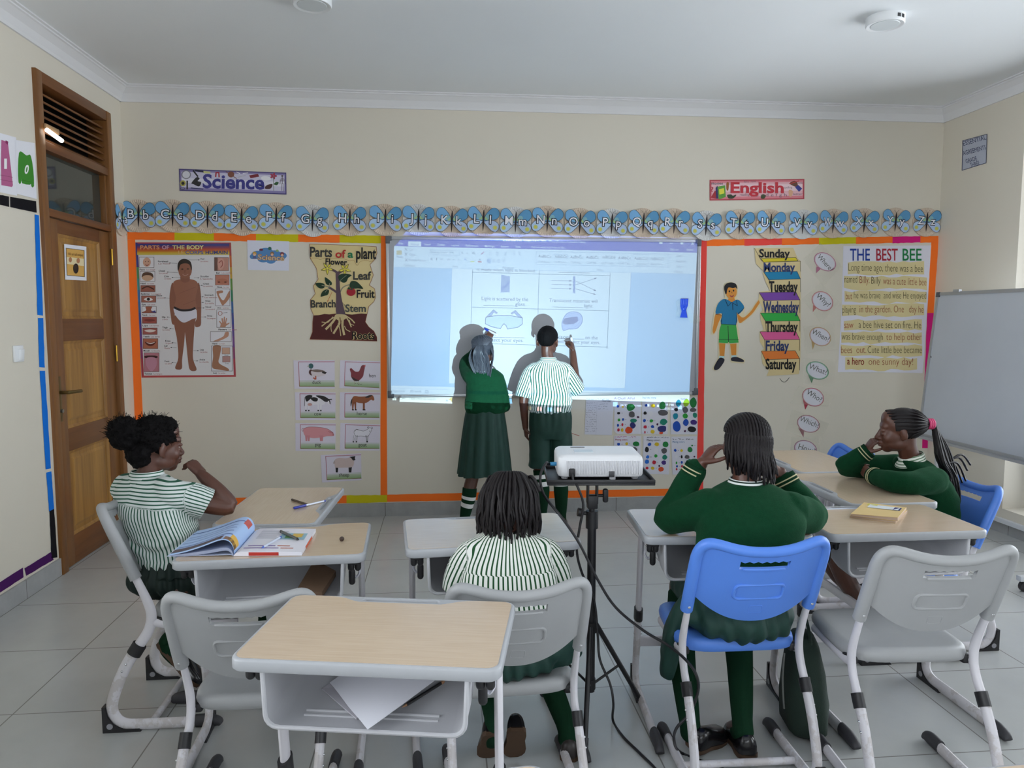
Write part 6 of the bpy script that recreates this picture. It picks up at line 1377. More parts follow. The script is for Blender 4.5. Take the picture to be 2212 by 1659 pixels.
# ribbon strip
sl.poly([(851.2, 531.3), (1505.2, 546), (1502.2, 591.5), (849.6, 576.5)], (.90, .95, 1.0), 1)
sl.poly([(849.6, 576.5), (1502.2, 591.5), (1502.1, 592.6), (849.5, 577.6)], (.60, .72, .85), 1)
sl.poly([(856.5, 541), (868, 541.2), (868, 550.5), (856.5, 550.3)], (.85, .62, .30), 3); sl.poly([(864, 544), (870.5, 544.2), (870.5, 551), (864, 550.8)], (.96, .98, 1), 4)
for w, x0, y0, x1, y1, h in (('Cut', 884, 541.3, 892.5, 541.5, 5), ('Copy', 884, 552.2, 896.8, 552.5, 5), ('Paste', 857, 557, 869.8, 557.3, 5), ('Format Painter', 883, 564, 920.5, 564.9, 5), ('Clipboard', 872, 575.3, 896, 575.9, 4.8), ('Font', 978, 577.6, 989, 577.9, 4.8), ('Paragraph', 1086, 580.2, 1110.5, 580.8, 4.8),
    ('Century Gothi', 930, 546.8, 965.7, 547.6, 5), ('14', 974, 547.7, 979.8, 547.9, 5), ('Aa', 1019.4, 549, 1027, 549.2, 5.2), ('A', 996, 549, 1000.5, 549.1, 5.6), ('A', 1007, 549.4, 1010.5, 549.5, 4.4), ('B', 930.6, 561.4, 934.6, 561.5, 4.8), ('I', 942, 561.6, 944, 561.7, 4.8), ('U', 951.6, 561.8, 955.6, 561.9, 4.8), ('abc', 966, 562, 973.5, 562.2, 4.4), ('x', 977, 562.2, 981, 562.3, 4.4), ('x', 988, 562.4, 992, 562.5, 4.4),
    ('Styles', 1289.7, 585.4, 1303, 585.7, 4.8), ('Find', 1461.6, 555, 1473.5, 555.3, 5), ('Replace', 1461, 566.5, 1481, 567, 5), ('Select', 1461, 577.7, 1475.6, 578, 5), ('Editing', 1457, 589, 1474.6, 589.4, 4.8),
    ('CUP Body...', 1161.8, 568, 1190.7, 568.5, 4.6), ('CUP box...', 1198, 568.3, 1226, 568.8, 4.6), ('CUP NL...', 1232.5, 569, 1258.6, 569.5, 4.6), ('CUP NL...', 1267, 569.6, 1293, 570, 4.6), ('CUP Table...', 1299, 570.6, 1329, 571.1, 4.6), ('CUP Tab...', 1335.5, 571, 1363.5, 571.5, 4.6), ('Normal', 1375.5, 572, 1395.6, 572.3, 4.6), ('Body Text', 1406, 572.6, 1431.3, 573, 4.6)):
    sl.text(w, x0, y0, x1, h, TX2, 3, y1=y1)
for x0, y0, x1, y1, w in ((1162.7, 556.4, 1190.5, 557, 'AaBbCc'), (1198.5, 557, 1225, 557.5, 'AaBbCcDc'), (1231.4, 558, 1259, 558.5, 'AaBbCc'), (1266.3, 558.6, 1293.5, 559, 'AaBbCc'), (1300.7, 558.2, 1329, 558.8, 'AaBbCcDdl'), (1335, 560, 1363, 560.5, 'AaBbCc'), (1370, 561.2, 1398.7, 561.8, 'AaBbCcI'), (1405, 561.8, 1434, 562.3, 'AaBbCcD')): sl.text(w, x0, y0, x1, 6.4, TXT, 3, y1=y1)
for f in ([(928.5, 540), (972, 541), (972, 551), (928.5, 550)], [(972, 541), (992.5, 541.4), (992.5, 551.4), (972, 551)], [(1197, 549.2), (1225.5, 549.8), (1225.5, 559.8), (1197, 559.2)], [(1159.5, 543), (1443.5, 549), (1442.5, 577.2), (1158.5, 571)], [(1368, 549.3), (1401, 550), (1400.5, 574.5), (1367.5, 573.8)]):
    sl.line(f+f[:1], .7, (.42, .53, .68), 3)
for x, ya, yb in ((925.5, 537, 574), (1050, 540, 578), (1156.5, 542, 580), (1446.5, 549, 588), (1484, 550, 589)): sl.line([(x, ya), (x-.8, yb)], .5, (.6, .7, .82), 3)
for x in (1053, 1069, 1086, 1105, 1117): 
    for k in range(3): sl.line([(x+3, 545+k*2.8), (x+8, 545.1+k*2.8)], .8, (.35, .45, .62), 3)
for x in (1055, 1067, 1077, 1088): 
    for k in range(4): sl.line([(x-2.5, 560.5+k*2), (x+3, 560.6+k*2)], .7, (.35, .45, .62), 3)
sl.poly([(1051.5, 558), (1061.5, 558.2), (1061.5, 569), (1051.5, 568.8)], (.72, .80, .92), 2)
sl.line([(1033, 565.5), (1040, 565.7)], 2.2, (.80, .15, .18), 3); sl.line([(1017, 565.2), (1024, 565.3)], 2.0, (.9, .85, .2), 3); sl.text('A', 1034, 563.5, 1039, 5, TX2, 3); sl.text('A', 1002, 563, 1008, 5.5, (.3, .45, .8), 3)
sl.line([(1040, 549), (1045, 544.5)], 2.6, (.8, .45, .6), 3)
for p in ((877, 538.5), (877, 549), (878, 561.5)): sl.line([(p[0]-2.5, p[1]-3), (p[0]+2.5, p[1]+3)], 1, TX2, 3); sl.line([(p[0]-2.5, p[1]+3), (p[0]+2.5, p[1]-3)], 1, TX2, 3)
# grey desktop either side of the page, page gap and status bar
sl.poly([(849.5, 577.6), (976.2, 580.5), (969, 828), (969, 836), (844.3, 833)], (.55, .74, .94), 1)
sl.poly([(1363.6, 589.4), (1502.1, 592.6), (1489, 852), (1349, 846), (1350, 838)], (.58, .76, .96), 1)
sl.poly([(969, 828), (1350, 838.5), (1350, 846), (969, 836)], (.60, .77, .95), 1)
sl.line([(976.2, 580.5), (969, 828)], .8, (.55, .68, .85), 2); sl.line([(1363.6, 589.4), (1350, 838.5)], .8, (.55, .68, .85), 2)
sl.poly([(844.3, 833), (969, 836), (1349, 846), (1489, 852), (1487.5, 870), (1221, 862), (1000, 856), (844, 850.5)], (.86, .93, 1.0), 1.5) if False else None
sl.line([(844.3, 838.5), (990, 842.5)], .6, (.6, .72, .88), 2)
sl.text('Page 3 of 6', 848, 846.4, 873.8, 5, TX2, 3, y1=847.1); sl.text('302 words', 885.8, 847.4, 910, 5, TX2, 3, y1=848); sl.line([(919, 844), (925, 844.2), (925, 849), (919, 848.8), (919, 844)], .8, TX2, 3)
# the worksheet table
lines = [([(1021, 581.8), (1016.2, 741)], 1.0), ([(1164.8, 585.2), (1160, 745.3)], 1.0), ([(1318.2, 588.8), (1311.5, 752)], 1.0), ([(1021, 588), (1164.7, 592), (1317.8, 595.6)], 1.0), ([(1019, 663.4), (1162, 667.5), (1314, 671.4)], 1.0), ([(1016.2, 741), (1160, 745.6), (1311.5, 749.8)], 1.0)]
for p, w in lines: sl.line(p, w, (.16, .27, .36), 3)
sl.ring(1311.5, 751, 1.8, 1.8, .6, (.3, .4, .5), 3, n=10)
for w, x0, y0, x1, y1, h in (('Light is scattered by the', 1040.5, 648.3, 1141, 650.6, 8.2), ('glass.', 1113, 660.4, 1136, 661, 8.2), ('Translucent materials will', 1186.6, 652.2, 1290.6, 654.6, 8.2), ('light.', 1262, 664.2, 1282, 664.6, 8.2), ('on the', 1264, 732.5, 1291, 733.2, 8.2), ('will protect your eyes.', 1205, 741, 1296, 743.6, 8.2), ('protect your eyes.', 1046, 737.2, 1131, 739.2, 8.2), ('is made when light is blocked.', 1030, 584.6, 1157, 588.2, 6.2)):
    sl.text(w, x0, y0, x1, h, TXT, 3, y1=y1)
for p in ([(1044.6, 659.4), (1111, 661)], [(1193, 663), (1259.5, 664.6)], [(1206.6, 588.3), (1273.6, 590)], [(1207, 731.4), (1261, 732.6)], [(1046, 728.2), (1133, 730)]): sl.line(p, .9, TXT, 3)
STL = (.42, .50, .72); LST = (.62, .70, .90); DK = (.22, .27, .42)
sl.poly([(1083, 593.2), (1101.6, 597.4), (1100.8, 631), (1081.4, 632)], STL, 2); sl.poly([(1084.5, 621), (1101, 606), (1101, 613), (1083, 629)], LST, 2.5)
sl.line([(1240.3, 598.5), (1240.1, 632)], 5.2, STL, 2); sl.line([(1240.3, 599), (1240.1, 631.5)], 2, LST, 2.5)
for a, b in (((1191, 606), (1235.4, 606.8)), ((1191, 614.4), (1235.4, 615.3)), ((1190.6, 623), (1235, 624)), ((1243.4, 615.4), (1289, 600.5)), ((1243.4, 607.2), (1288, 628.8)), ((1243.4, 624), (1287.5, 636.6))): sl.arrow(a, b, .9, DK, 3, 5.5)
gog = [(1048.6, 690), (1050, 685), (1074, 681.5), (1104, 682), (1128.4, 687), (1128.5, 700), (1119, 707), (1096.5, 711), (1092.5, 702), (1088.6, 699.6), (1085.5, 702.5), (1081, 710), (1062, 706), (1048.5, 699.5)]
sl.poly(gog, (.74, .84, .98), 2); sl.line(gog+gog[:1], 1.4, DK, 3)
for q in ([(1050, 685.5), (1066, 669), (1074.5, 675.5), (1072.5, 678), (1067, 674), (1061, 682.5)], [(1128.2, 686), (1113.2, 670.4), (1104, 676.4), (1106, 679), (1111.5, 675.5), (1118.5, 684)]): sl.poly(q, STL, 2.2); sl.line(q+q[:1], .8, DK, 3)
hel = [(1213.5, 700), (1217, 688), (1225, 677), (1238, 673.2), (1249, 675.4), (1257, 683), (1257.8, 695), (1252, 705), (1243.7, 710.5), (1228, 711), (1217, 714.2)]
sl.blob(hel, (.58, .64, .88), 2, 3); h2 = [(p.x, p.y) for p in smooth([(a, b, 0) for a, b in hel], 3, True)]; sl.line(h2+h2[:1], 1.2, (.35, .42, .66), 2.4)
sl.poly([(1219, 688), (1234, 685), (1247, 684), (1249, 693), (1240, 700), (1219, 701), (1215.5, 697)], (.34, .38, .52), 3)
# white dot of the helmet pivot stays open: ring around it
sl.ring(1243.7, 689.3, 5, 4.6, 1.6, (.75, .82, .98), 3.4)
# taskbar: dark, with the search box left open
dark = (.02, .03, .05)
bar_o = [(844, 851.5), (1000, 856.2), (1221, 862.8), (1487.5, 870.8), BRc, BL]
lp = [[(866.2, 854.0), (991, 857.5), (991, 872.8), (865.2, 868.6)]]
for k in range(4):
    x, y = 850+(k % 2)*4.4, 856.6+(k//2)*4.6; lp.append([(x, y), (x+3.8, y+.1), (x+3.8, y+4.1), (x, y+4)])
for w, x0, y0, x1, y1, h in (('26\u00b0C  Light rain', 1339.5, 877.6, 1385.4, 879, 5), ('1:04 PM', 1430.5, 876.8, 1454.6, 877.5, 5), ('1/3/2026', 1430, 885, 1454.7, 885.8, 5)): lp += loops_of(w, x0, y0, x1, y1, h, .004)
ICON = [(1102, 866.8, 5.5, (.25, .55, 1)), (1150, 871, 5, (.95, .25, .2)), (1128, 871, 4, (.9, .5, .2)), (1175, 872, 5, (.25, .5, 1)), (1197, 872.5, 5, (.95, .3, .25)), (1329, 873.5, 5, (.45, .7, 1)), (1400, 876, 2.4, (.9, .9, .9)), (1412, 876.5, 2.4, (.8, .8, .3)), (1421, 877, 2.4, (.9, .9, .9)), (1468, 880.5, 4.2, (.5, .8, 1)), (1058, 870, 4, (.2, .25, .3)), (1075, 872, 4, (.15, .5, .3)), (1040, 868, 4, (.2, .22, .25))]
for x, y, r, c in ICON: lp.append([(x-r, y-r), (x+r, y-r+.2), (x+r, y+r), (x-r, y+r-.2)])
poly_holes(bar_o, lp, dark, 1)
for x, y, r, c in ICON: sl.rect(x-r-.2, y-r-.2, x+r+.2, y+r+.2, c, 2)
sl.text('Type here to search', 884.8, 863.4, 943, 6, TX2, 3, y1=865.4); sl.ring(875, 858.6, 2.6, 2.6, .8, TX2, 3, n=12); sl.line([(873, 860.6), (870, 863.5)], .9, TX2, 3)
sl.poly([(976.5, 857.5), (978.6, 861.6), (983, 863.4), (978.8, 865.2), (976.8, 869.4), (974.6, 865.2), (970, 863.2), (974.4, 861.4)], (.95, .70, .25), 3); sl.rect(965.5, 864.5, 968.5, 867.5, (.3, .5, .9), 3); sl.rect(985.5, 863, 988.5, 866, (.95, .7, .3), 3)
ip = sl.mb.build('image_panel', SL, None, shade=False, origin=LP, recalc=False)
ip.parent = proj; ip.matrix_parent_inverse = proj.matrix_world.inverted()

# cables
def cable(name, pts, r, lab, n=6):
    P = smooth([tuple(p) for p in pts], n); c = P[len(P)//2]
    return tag(MB().tube([p-c for p in P], r, 8, round_ends=True).build(name, mat('black_cable', '#17161a', .45), None), lab, 'cable'), c
hd = proj.matrix_world @ V((-.158, -.05, .048))
pts = [hd+V((.002, 0, 0)), hd+V((-.03, 0, .0)), aty(1180, 1000, 2.64), aty(1167, 1030, 2.6), aty(1176, 1070, 2.57), aty(1215, 1120, 2.5), aty(1252, 1175, 2.48), aty(1290, 1250, 2.46), aty(1330, 1312, 2.44), aty(1390, 1362, 2.41), aty(1440, 1392, 2.37), aty(1478, 1422, 2.27), aty(1503, 1455, 2.22), aty(1508, 1492, 2.22), aty(1490, 1540, 2.22), aty(1462, 1572, 2.22), aty(1456, 1600, 2.21), atz(1470, 1625, .01), atz(1530, 1649, .01), atz(1640, 1690, .01)]
o, c = cable('cable', pts, .0048, 'black picture cable from the side of the projector drooping to the blue chair'); o.location = c
MB().tube([hd-c+V((.004, 0, 0)), hd-c+V((-.024, 0, 0))], .0072, 10).build('plug', mat('blue_plug', '#2f86b8', .4), o)
pw = proj.matrix_world @ V((-.105, -.118, .024))
pts = [pw, pw+V((.004, -.012, -.03)), aty(1247, 1050, 2.58), aty(1260, 1090, 2.575), aty(1252, 1140, 2.58), aty(1246, 1190, 2.59), aty(1258, 1240, 2.60), aty(1283, 1296, 2.60), aty(1291, 1370, 2.60), aty(1296, 1425, 2.58), aty(1318, 1478, 2.56), aty(1325, 1520, 2.55), atz(1324, 1556, .006), atz(1345, 1590, .006), atz(1380, 1625, .006), atz(1425, 1672, .006), atz(1460, 1740, .006)]
o, c = cable('cable', pts, .0048, 'black power cable from the back of the projector down the tripod to the floor'); o.location = c
MB().box(pw-c+V((0, .006, .004)), (.022, .02, .03), r=.004).build('plug', BLACKP, o)

# ------------------------------------------------------------------ whiteboard on wheels by the window
TLp, BLp = aty(2025, 632, 5.1), aty(1983, 940, 5.1); Y0, Y1 = 3.55, 5.1
ez = thing('easel_whiteboard', (3.62, 4.3, 0), 0, 'large tilted whiteboard on a wheeled stand by the window', 'whiteboard'); E0 = V(ez.location)
upv = (TLp-BLp); Hh = upv.length; upv.normalize(); nrm = upv.cross(V((0, 1, 0))).normalized()
if nrm.x > 0: nrm = -nrm
def EB(t_, y, d): return V((BLp.x, 0, BLp.z))+upv*t_+V((0, y, 0))+nrm*d-E0
def slab(name, t0, t1, y0, y1, d0, d1, m, parent=ez):
    vs = [EB(t_, y, d) for t_ in (t0, t1) for y in (y0, y1) for d in (d0, d1)]
    return MB().add(vs, [(0, 1, 3, 2), (4, 6, 7, 5), (0, 4, 5, 1), (2, 3, 7, 6), (0, 2, 6, 4), (1, 5, 7, 3)]).build(name, m, parent, shade=False)
EZP = NT('used_whiteboard'); EZP.set(col=EZP.mix(EZP.noise(scale=2.2, detail=5), lin('#b4b8bf'), lin('#c3c7cc')), rough=.3)
slab('panel', .015, Hh-.015, Y0+.015, Y1-.015, -.012, .0, EZP.m)
slab('frame_rail', 0, .022, Y0, Y1, -.016, .006, ALU); slab('frame_rail', Hh-.022, Hh, Y0, Y1, -.016, .006, ALU); slab('frame_stile', 0, Hh, Y0, Y0+.022, -.016, .006, ALU); slab('frame_stile', 0, Hh, Y1-.022, Y1, -.016, .006, ALU)
slab('pen_tray', -.012, .004, Y0+.1, Y1-.02, -.01, .055, ALU)
for y in (Y0, Y1-.034): slab('corner_cap', Hh-.034, Hh+.002, y, y+.034, -.019, .009, mat('grey_plastic_cap', '#55585e', .45)); slab('corner_cap', -.002, .034, y, y+.034, -.019, .009, mat('grey_plastic_cap', '#55585e', .45))
slab('hanging_clip', Hh-.006, Hh+.014, 4.86, 4.92, -.01, .012, ALU)
WS = mat('white_stand_tube', '#d5d7da', .4)
for y in (Y0+.16, Y1-.015):
    yy = y-E0.y; pv = EB(Hh*.55, y, -.03); x = pv.x+(.075 if y > 4.5 else .02)
    MB().box((x, yy, .66), (.04, .03, 1.16), r=.006).build('post', WS, ez)
    MB().tube([(pv.x-.03, yy, pv.z), (x+.02, yy, pv.z)], .018, 12).build('pivot_knob', BLACKP, ez)
    MB().box((x-.12, yy, .075), (.60, .04, .03), r=.006).build('foot_bar', WS, ez)
    for dx in (-.38, .14):
        w = MB().tube([(x+dx, yy-.012, .03), (x+dx, yy+.012, .03)], .03, 16).build('caster', BLACKP, ez)
MB().box((pv.x+.02, (Y0+Y1)/2+.1-E0.y, .95), (.03, Y1-Y0-.1, .04), r=.006).build('stretcher', WS, ez)

# ------------------------------------------------------------------ dark green bag by the blue chair
bag = thing('cloth_bag', (1.315, 2.50, 0), radians(-12), 'dark green cloth bag with a zip standing on the floor beside the blue chair', 'bag')
CLOTH_G = mat('dark_green_cloth', '#15281f', .85, var=.15, vscale=20, bump=.3, bscale=200)
rings = []
for z, w, d in ((.012, .06, .09), (.03, .075, .11), (.12, .078, .115), (.24, .066, .10), (.33, .052, .08), (.365, .035, .05), (.372, .012, .02)):
    rings.append([V((w*math.copysign(abs(cos(a))**.7, cos(a))*(1+.05*sin(5*a+z*20))-.04*z, d*math.copysign(abs(sin(a))**.7, sin(a)), z)) for a in [2*pi*k/24 for k in range(24)]])
MB().rings(rings).build('body', CLOTH_G, bag, angle=80)
MB().tube(smooth([(-.085, -.03, .30), (-.09, -.04, .2), (-.084, -.05, .1)], 5), .0035, 6).build('zip', mat('dull_zip', '#6d6f6c', .5), bag)
MB().tube(smooth([(0, -.06, .34), (-.01, -.03, .42), (-.01, .03, .42), (0, .06, .34)], 6), .006, 8).build('strap', CLOTH_G, bag)

# ================================================================== PEOPLE
SKIN = NT('dark_brown_skin'); SKIN.set(col=SKIN.mix(SKIN.noise(scale=18, detail=4), lin('#4a2d23'), lin('#5f3b2e')), rough=.42, spec=.45)
SKIN.b.inputs['Subsurface Weight'].default_value = .06; SKIN.b.inputs['Subsurface Radius'].default_value = (.02, .008, .005); SKIN = SKIN.m
def knit(name, c):
    t = NT(name); cc = lin(c); t.set(col=t.mix(t.noise(scale=60, detail=4), tuple(x*.7 for x in cc), tuple(x*1.25 for x in cc)), rough=.95, spec=.1)
    t.b.inputs['Sheen Weight'].default_value = .12; t.b.inputs['Sheen Tint'].default_value = (.25, .6, .35, 1)
    t.bump(t.noise(scale=260, detail=3), .5, .003); return t.m
SWEATER = knit('green_school_sweater', '#0c3620')
def skirt_mat(name, c):
    t = NT(name); cc = lin(c); t.set(col=t.mix(t.noise(scale=25, detail=3), tuple(x*.8 for x in cc), tuple(x*1.2 for x in cc)), rough=.62, spec=.3)
    t.bump(t.noise(scale=500, detail=2), .2, .001); return t.m
SKIRT = skirt_mat('bottle_green_twill', '#1b3a33')
DARKSK = skirt_mat('blackish_green_twill', '#14231f')
SOCK = attr_mat('knitted_sock', .9, .1, grain=.3)
HAIR = mat('black_hair', '#0b090a', .8, spec=.12, var=.2, vscale=40, bump=.5, bscale=260, bdist=.003)
BRAID = mat('black_braids', '#171214', .55, spec=.32, var=.25, vscale=60)
GBRAID = mat('greyish_braids', '#3a3c44', .5, spec=.45, var=.2, vscale=60)
SHOE = mat('black_shoe_leather', '#121114', .22, spec=.6, var=.2, vscale=30)
SOLE = mat('brown_sole', '#4a3524', .7)
def stripes(name, period, duty, green, white, scale_=1.0):
    t = NT(name); a = t.add('ShaderNodeAttribute', attribute_name='stripe')
    s_ = t.math('FRACT', t.math('DIVIDE', t.math('ADD', a.outputs['Fac'], 10.0), period))
    g = t.math('LESS_THAN', s_, duty)
    w = t.mix(t.noise(scale=20, detail=3), lin(white), tuple(min(1, x*1.06) for x in lin(white)))
    t.set(col=t.mix(g, w, lin(green)), rough=.8, spec=.2); t.bump(t.noise(scale=420, detail=2), .25, .0012); return t.m

def flesh(name, mb, m, root, vox=.006, it=2, disp=None, stripe=None, soft=None):
    """one continuous surface grown round the given volumes"""
    me = bpy.data.meshes.new('tmp'); me.from_pydata(mb.v, [], mb.f)
    bm = bmesh.new(); bm.from_mesh(me); bmesh.ops.recalc_face_normals(bm, faces=bm.faces); bm.to_mesh(me); bm.free()
    o = bpy.data.objects.new('tmp', me); COL.objects.link(o)
    r = o.modifiers.new('r', 'REMESH'); r.mode = 'VOXEL'; r.voxel_size = vox; r.adaptivity = 0
    s_ = o.modifiers.new('s', 'SMOOTH'); s_.factor = .5; s_.iterations = it
    dg = bpy.context.evaluated_depsgraph_get(); out = bpy.data.meshes.new_from_object(o.evaluated_get(dg))
    bpy.data.objects.remove(o); bpy.data.meshes.remove(me)
    loc = V(root.location)
    if soft:
        bm = bmesh.new(); bm.from_mesh(out); c_, r_ = V(soft[0]), soft[1]; vs = [v for v in bm.verts if (v.co-c_).length < r_ and not any((v.co-V(q)).length < .085 for q in soft[3:])]
        for _ in range(soft[2]): bmesh.ops.smooth_vert(bm, verts=vs, factor=.5, use_axis_x=True, use_axis_y=True, use_axis_z=True)
        bm.to_mesh(out); bm.free()
    if stripe:
        at = out.attributes.new('stripe', 'FLOAT', 'POINT'); at.data.foreach_set('value', [stripe(v.co) for v in out.vertices])
    if disp:
        nn = [v.normal.copy() for v in out.vertices]
        for v, n_ in zip(out.vertices, nn): v.co = v.co+n_*disp(v.co, n_)
    for v in out.vertices: v.co -= loc
    out.materials.clear(); out.materials.append(m); out.polygons.foreach_set('use_smooth', [True]*len(out.polygons))
    out.name = name; out.update()
    ob = bpy.data.objects.new(name, out); COL.objects.link(ob); ob.parent = root
    return ob
def put(mb, name, m, root, **k):
    o = mb.build(name, m, None, origin=root.location, **k); o.location = (0, 0, 0); o.parent = root; return o
def limb(mb, pts, rad, n=14, k=5): return mb.tube(smooth([tuple(p) for p in pts], k), list(rad), n, round_ends=True)
def torso(mb, secs, r, f, pw=.8, n=40):
    r, f = V(r).normalized(), V(f).normalized(); rings = []
    secs = [tuple(s_) for s_ in secs]
    S = smooth([(*c, a, b) for c, a, b in secs], 4)
    for s_ in S:
        c = V(s_[:3]); a, b = s_[3], s_[4]
        rings.append([c+r*(a*math.copysign(abs(cos(t))**pw, cos(t)))+f*(b*math.copysign(abs(sin(t))**pw, sin(t))) for t in [2*pi*k/n for k in range(n)]])
    return mb.rings(rings)
def head_frame(fwd, roll=0.0, pitch=0.0):
    f = V(fwd).normalized(); f = (f+V((0, 0, pitch))).normalized(); r = f.cross(V((0, 0, 1))).normalized(); u = r.cross(f)
    R = Matrix((r, f, u)).transposed(); return R @ Matrix.Rotation(roll, 3, 'Y')
def head(mb, c, R, s=1.0, neck_to=None):
    h = MB()
    h.ball((0, -.014, .030), (.071, .090, .077), 24, 16); h.ball((0, .024, -.022), (.059, .062, .076), 20, 14)
    h.ball((0, .056, -.080), (.027, .026, .022)); h.ball((0, .050, -.062), (.04, .036, .03)); h.ball((-.031, .050, -.030), (.025, .027, .026)); h.ball((.031, .050, -.030), (.025, .027, .026))
    h.ball((-.034, .016, -.055), (.022, .046, .032)); h.ball((.034, .016, -.055), (.022, .046, .032))
    h.tube([(0, .080, .010), (0, .091, -.012), (0, .099, -.030)], [.007, .009, .0125], 10, round_ends=True); h.ball((-.0125, .090, -.033), (.0105, .011, .009)); h.ball((.0125, .090, -.033), (.0105, .011, .009))
    h.ball((0, .087, -.052), (.023, .0125, .0078)); h.ball((0, .085, -.0655), (.020, .0125, .0080)); h.ball((0, .064, .026), (.050, .023, .024)); h.ball((0, .044, .056), (.053, .036, .044))
    for sx in (-1, 1):
        h.ball((sx*.030, .074, .0065), (.0175, .0125, .0072)); h.ball((sx*.030, .074, -.0095), (.0165, .011, .0062))
        h.ball((sx*.0705, -.012, -.008), (.008, .018, .029), rot=Euler((radians(-12), 0, radians(sx*22)))); h.ball((sx*.067, -.006, -.032), (.007, .009, .011))
    if neck_to is not None:
        n0 = R.inverted() @ ((V(neck_to)-V(c))/s); h.tube([(0, -.022, -.03), (0, -.026, -.075), tuple(n0)], [.046, .042, .046], 16, round_ends=True)
    return mb.add([V(c)+R @ (V(p)*s) for p in h.v], h.f)
EYE = attr_mat('eye', .12, .6)
def eyes(c, R, root, s=1.0):
    for sx in (-1, 1):
        m_ = MB(); ce = V((sx*.030, .0690, -.0012))
        m_.color('#a89c94').ball(ce, .0112, 16, 12); m_.color('#120c0a').ball(ce+V((0, .0062, 0)), (.0056, .0056, .0056), 12, 8)
        m_.v = [tuple(V(c)+R @ (V(p)*s)) for p in m_.v]; put(m_, 'eye', EYE, root)
def hand(mb, W, d, palm, thumb, curl=.5, s=.88, spread=1.0, thumb_in=.35):
    X = V(d).normalized(); N = V(palm); N = (N-X*N.dot(X)).normalized(); Y = N.cross(X)*thumb
    rings = []
    for t, w, h in ((-.012, .020, .016), (.0, .021, .0155), (.02, .028, .015), (.045, .0335, .0135), (.066, .034, .0115), (.078, .030, .009)):
        rings.append([V(W)+X*(t*s)+Y*(w*s*math.copysign(abs(cos(a))**.75, cos(a)))+N*(h*s*math.copysign(abs(sin(a))**.85, sin(a))) for a in [2*pi*k/20 for k in range(20)]])
    mb.rings(rings)
    cl = curl if isinstance(curl, (list, tuple)) else [curl, curl*1.05, curl*1.1, curl*1.2]
    for i, (off, L_, r) in enumerate(((.0255, .060, .0070), (.0088, .067, .0073), (-.0082, .062, .0070), (-.0245, .049, .0062))):
        p = V(W)+X*(.066*s)+Y*(off*s*spread); ang = -(off*2.2*(spread-1)) ; dirn = (X+Y*(off*3.0*max(0, spread-.8))).normalized(); pts = [p-dirn*.012*s, p]
        for q, fr in ((.75, .46), (1.15, .30), (.8, .26)):
            a = cl[i]*q; ax = dirn.cross(N).normalized(); dirn = (Matrix.Rotation(a, 3, ax) @ dirn).normalized(); N2 = N
            p = p+dirn*(L_*s*fr); pts.append(p)
        Nn = N
        mb.tube(smooth([tuple(q) for q in pts], 3), [r*s*1.12, r*s*1.12, r*s*1.02, r*s*.96, r*s*.84], 10, round_ends=True)
    p = V(W)+X*(.012*s)+Y*(.022*s); td = (X*.62+Y*.72*(1-thumb_in)+N*(.25+.6*thumb_in)).normalized()
    p1 = p+td*.030*s; td2 = (td+X*.35+N*.25*thumb_in-Y*.25*thumb_in).normalized(); p2 = p1+td2*.026*s; p3 = p2+(td2+X*.2).normalized()*.020*s
    mb.tube(smooth([tuple(q) for q in (p-td*.01*s, p, p1, p2, p3)], 3), [.0125*s, .0125*s, .0098*s, .0088*s, .0072*s], 10, round_ends=True)
    return mb
def sock(root, pts, rad, bands, name='sock'):
    """bands: list of (from, to) fractions drawn white"""
    P = smooth([tuple(p) for p in pts], 8); n = len(P); R_ = lerp_list(list(rad), n)
    cuts = sorted({0, n-1, *[max(0, min(n-1, round(q*(n-1)))) for b in bands for q in b]}); m_ = MB()
    P2 = smooth([tuple(p) for p in pts], 40); R2 = lerp_list(list(rad), len(P2)); N2 = len(P2)-1
    edges = sorted({0.0, 1.0, *[q for b in bands for q in b]})
    for a, b in zip(edges, edges[1:]):
        i0, i1 = round(a*N2), round(b*N2)
        if i1 <= i0: continue
        w = any(x <= a+1e-6 and b <= y+1e-6 for x, y in bands); m_.color('#dcdcdc' if w else '#12301f')
        m_.tube(P2[i0:i1+1], [r+(.0006 if w else 0) for r in R2[i0:i1+1]], 18)
    return put(m_, name, SOCK, root, angle=60)
def shoe(root, heel, toe, up=(0, 0, 1), w=.036, h=.062, upper=SHOE, solem=SOLE):
    H, T = V(heel), V(toe); F = (T-H); L_ = F.length; F.normalize(); U = V(up); U = (U-F*U.dot(F)).normalized(); S_ = F.cross(U)
    prof = ((0, .55, .70), (.06, .80, .95), (.2, .86, 1.0), (.38, .80, .92), (.52, .88, .78), (.68, 1.0, .62), (.84, .95, .50), (.94, .72, .38), (1.0, .35, .22))
    m_ = MB(); rings = []; so = []
    for t, a, b in prof:
        c = H+F*(L_*t); ww, hh = w*a, h*b
        rings.append([c+S_*(ww*math.copysign(abs(cos(q))**.8, cos(q)))+U*(.012+max(0, sin(q))**.8*hh if sin(q) > 0 else .012) for q in [2*pi*k/20 for k in range(20)]])
        so.append([c+S_*(ww*1.06)+U*.016, c+S_*(ww*1.06)+U*0, c-S_*(ww*1.06)+U*0, c-S_*(ww*1.06)+U*.016])
    m_.rings(rings); o = put(m_, 'shoe', upper, root, angle=70)
    q = MB().rings(so).build('sole', solem, None, origin=root.location, angle=40); q.location = (0, 0, 0); q.parent = o
    return o
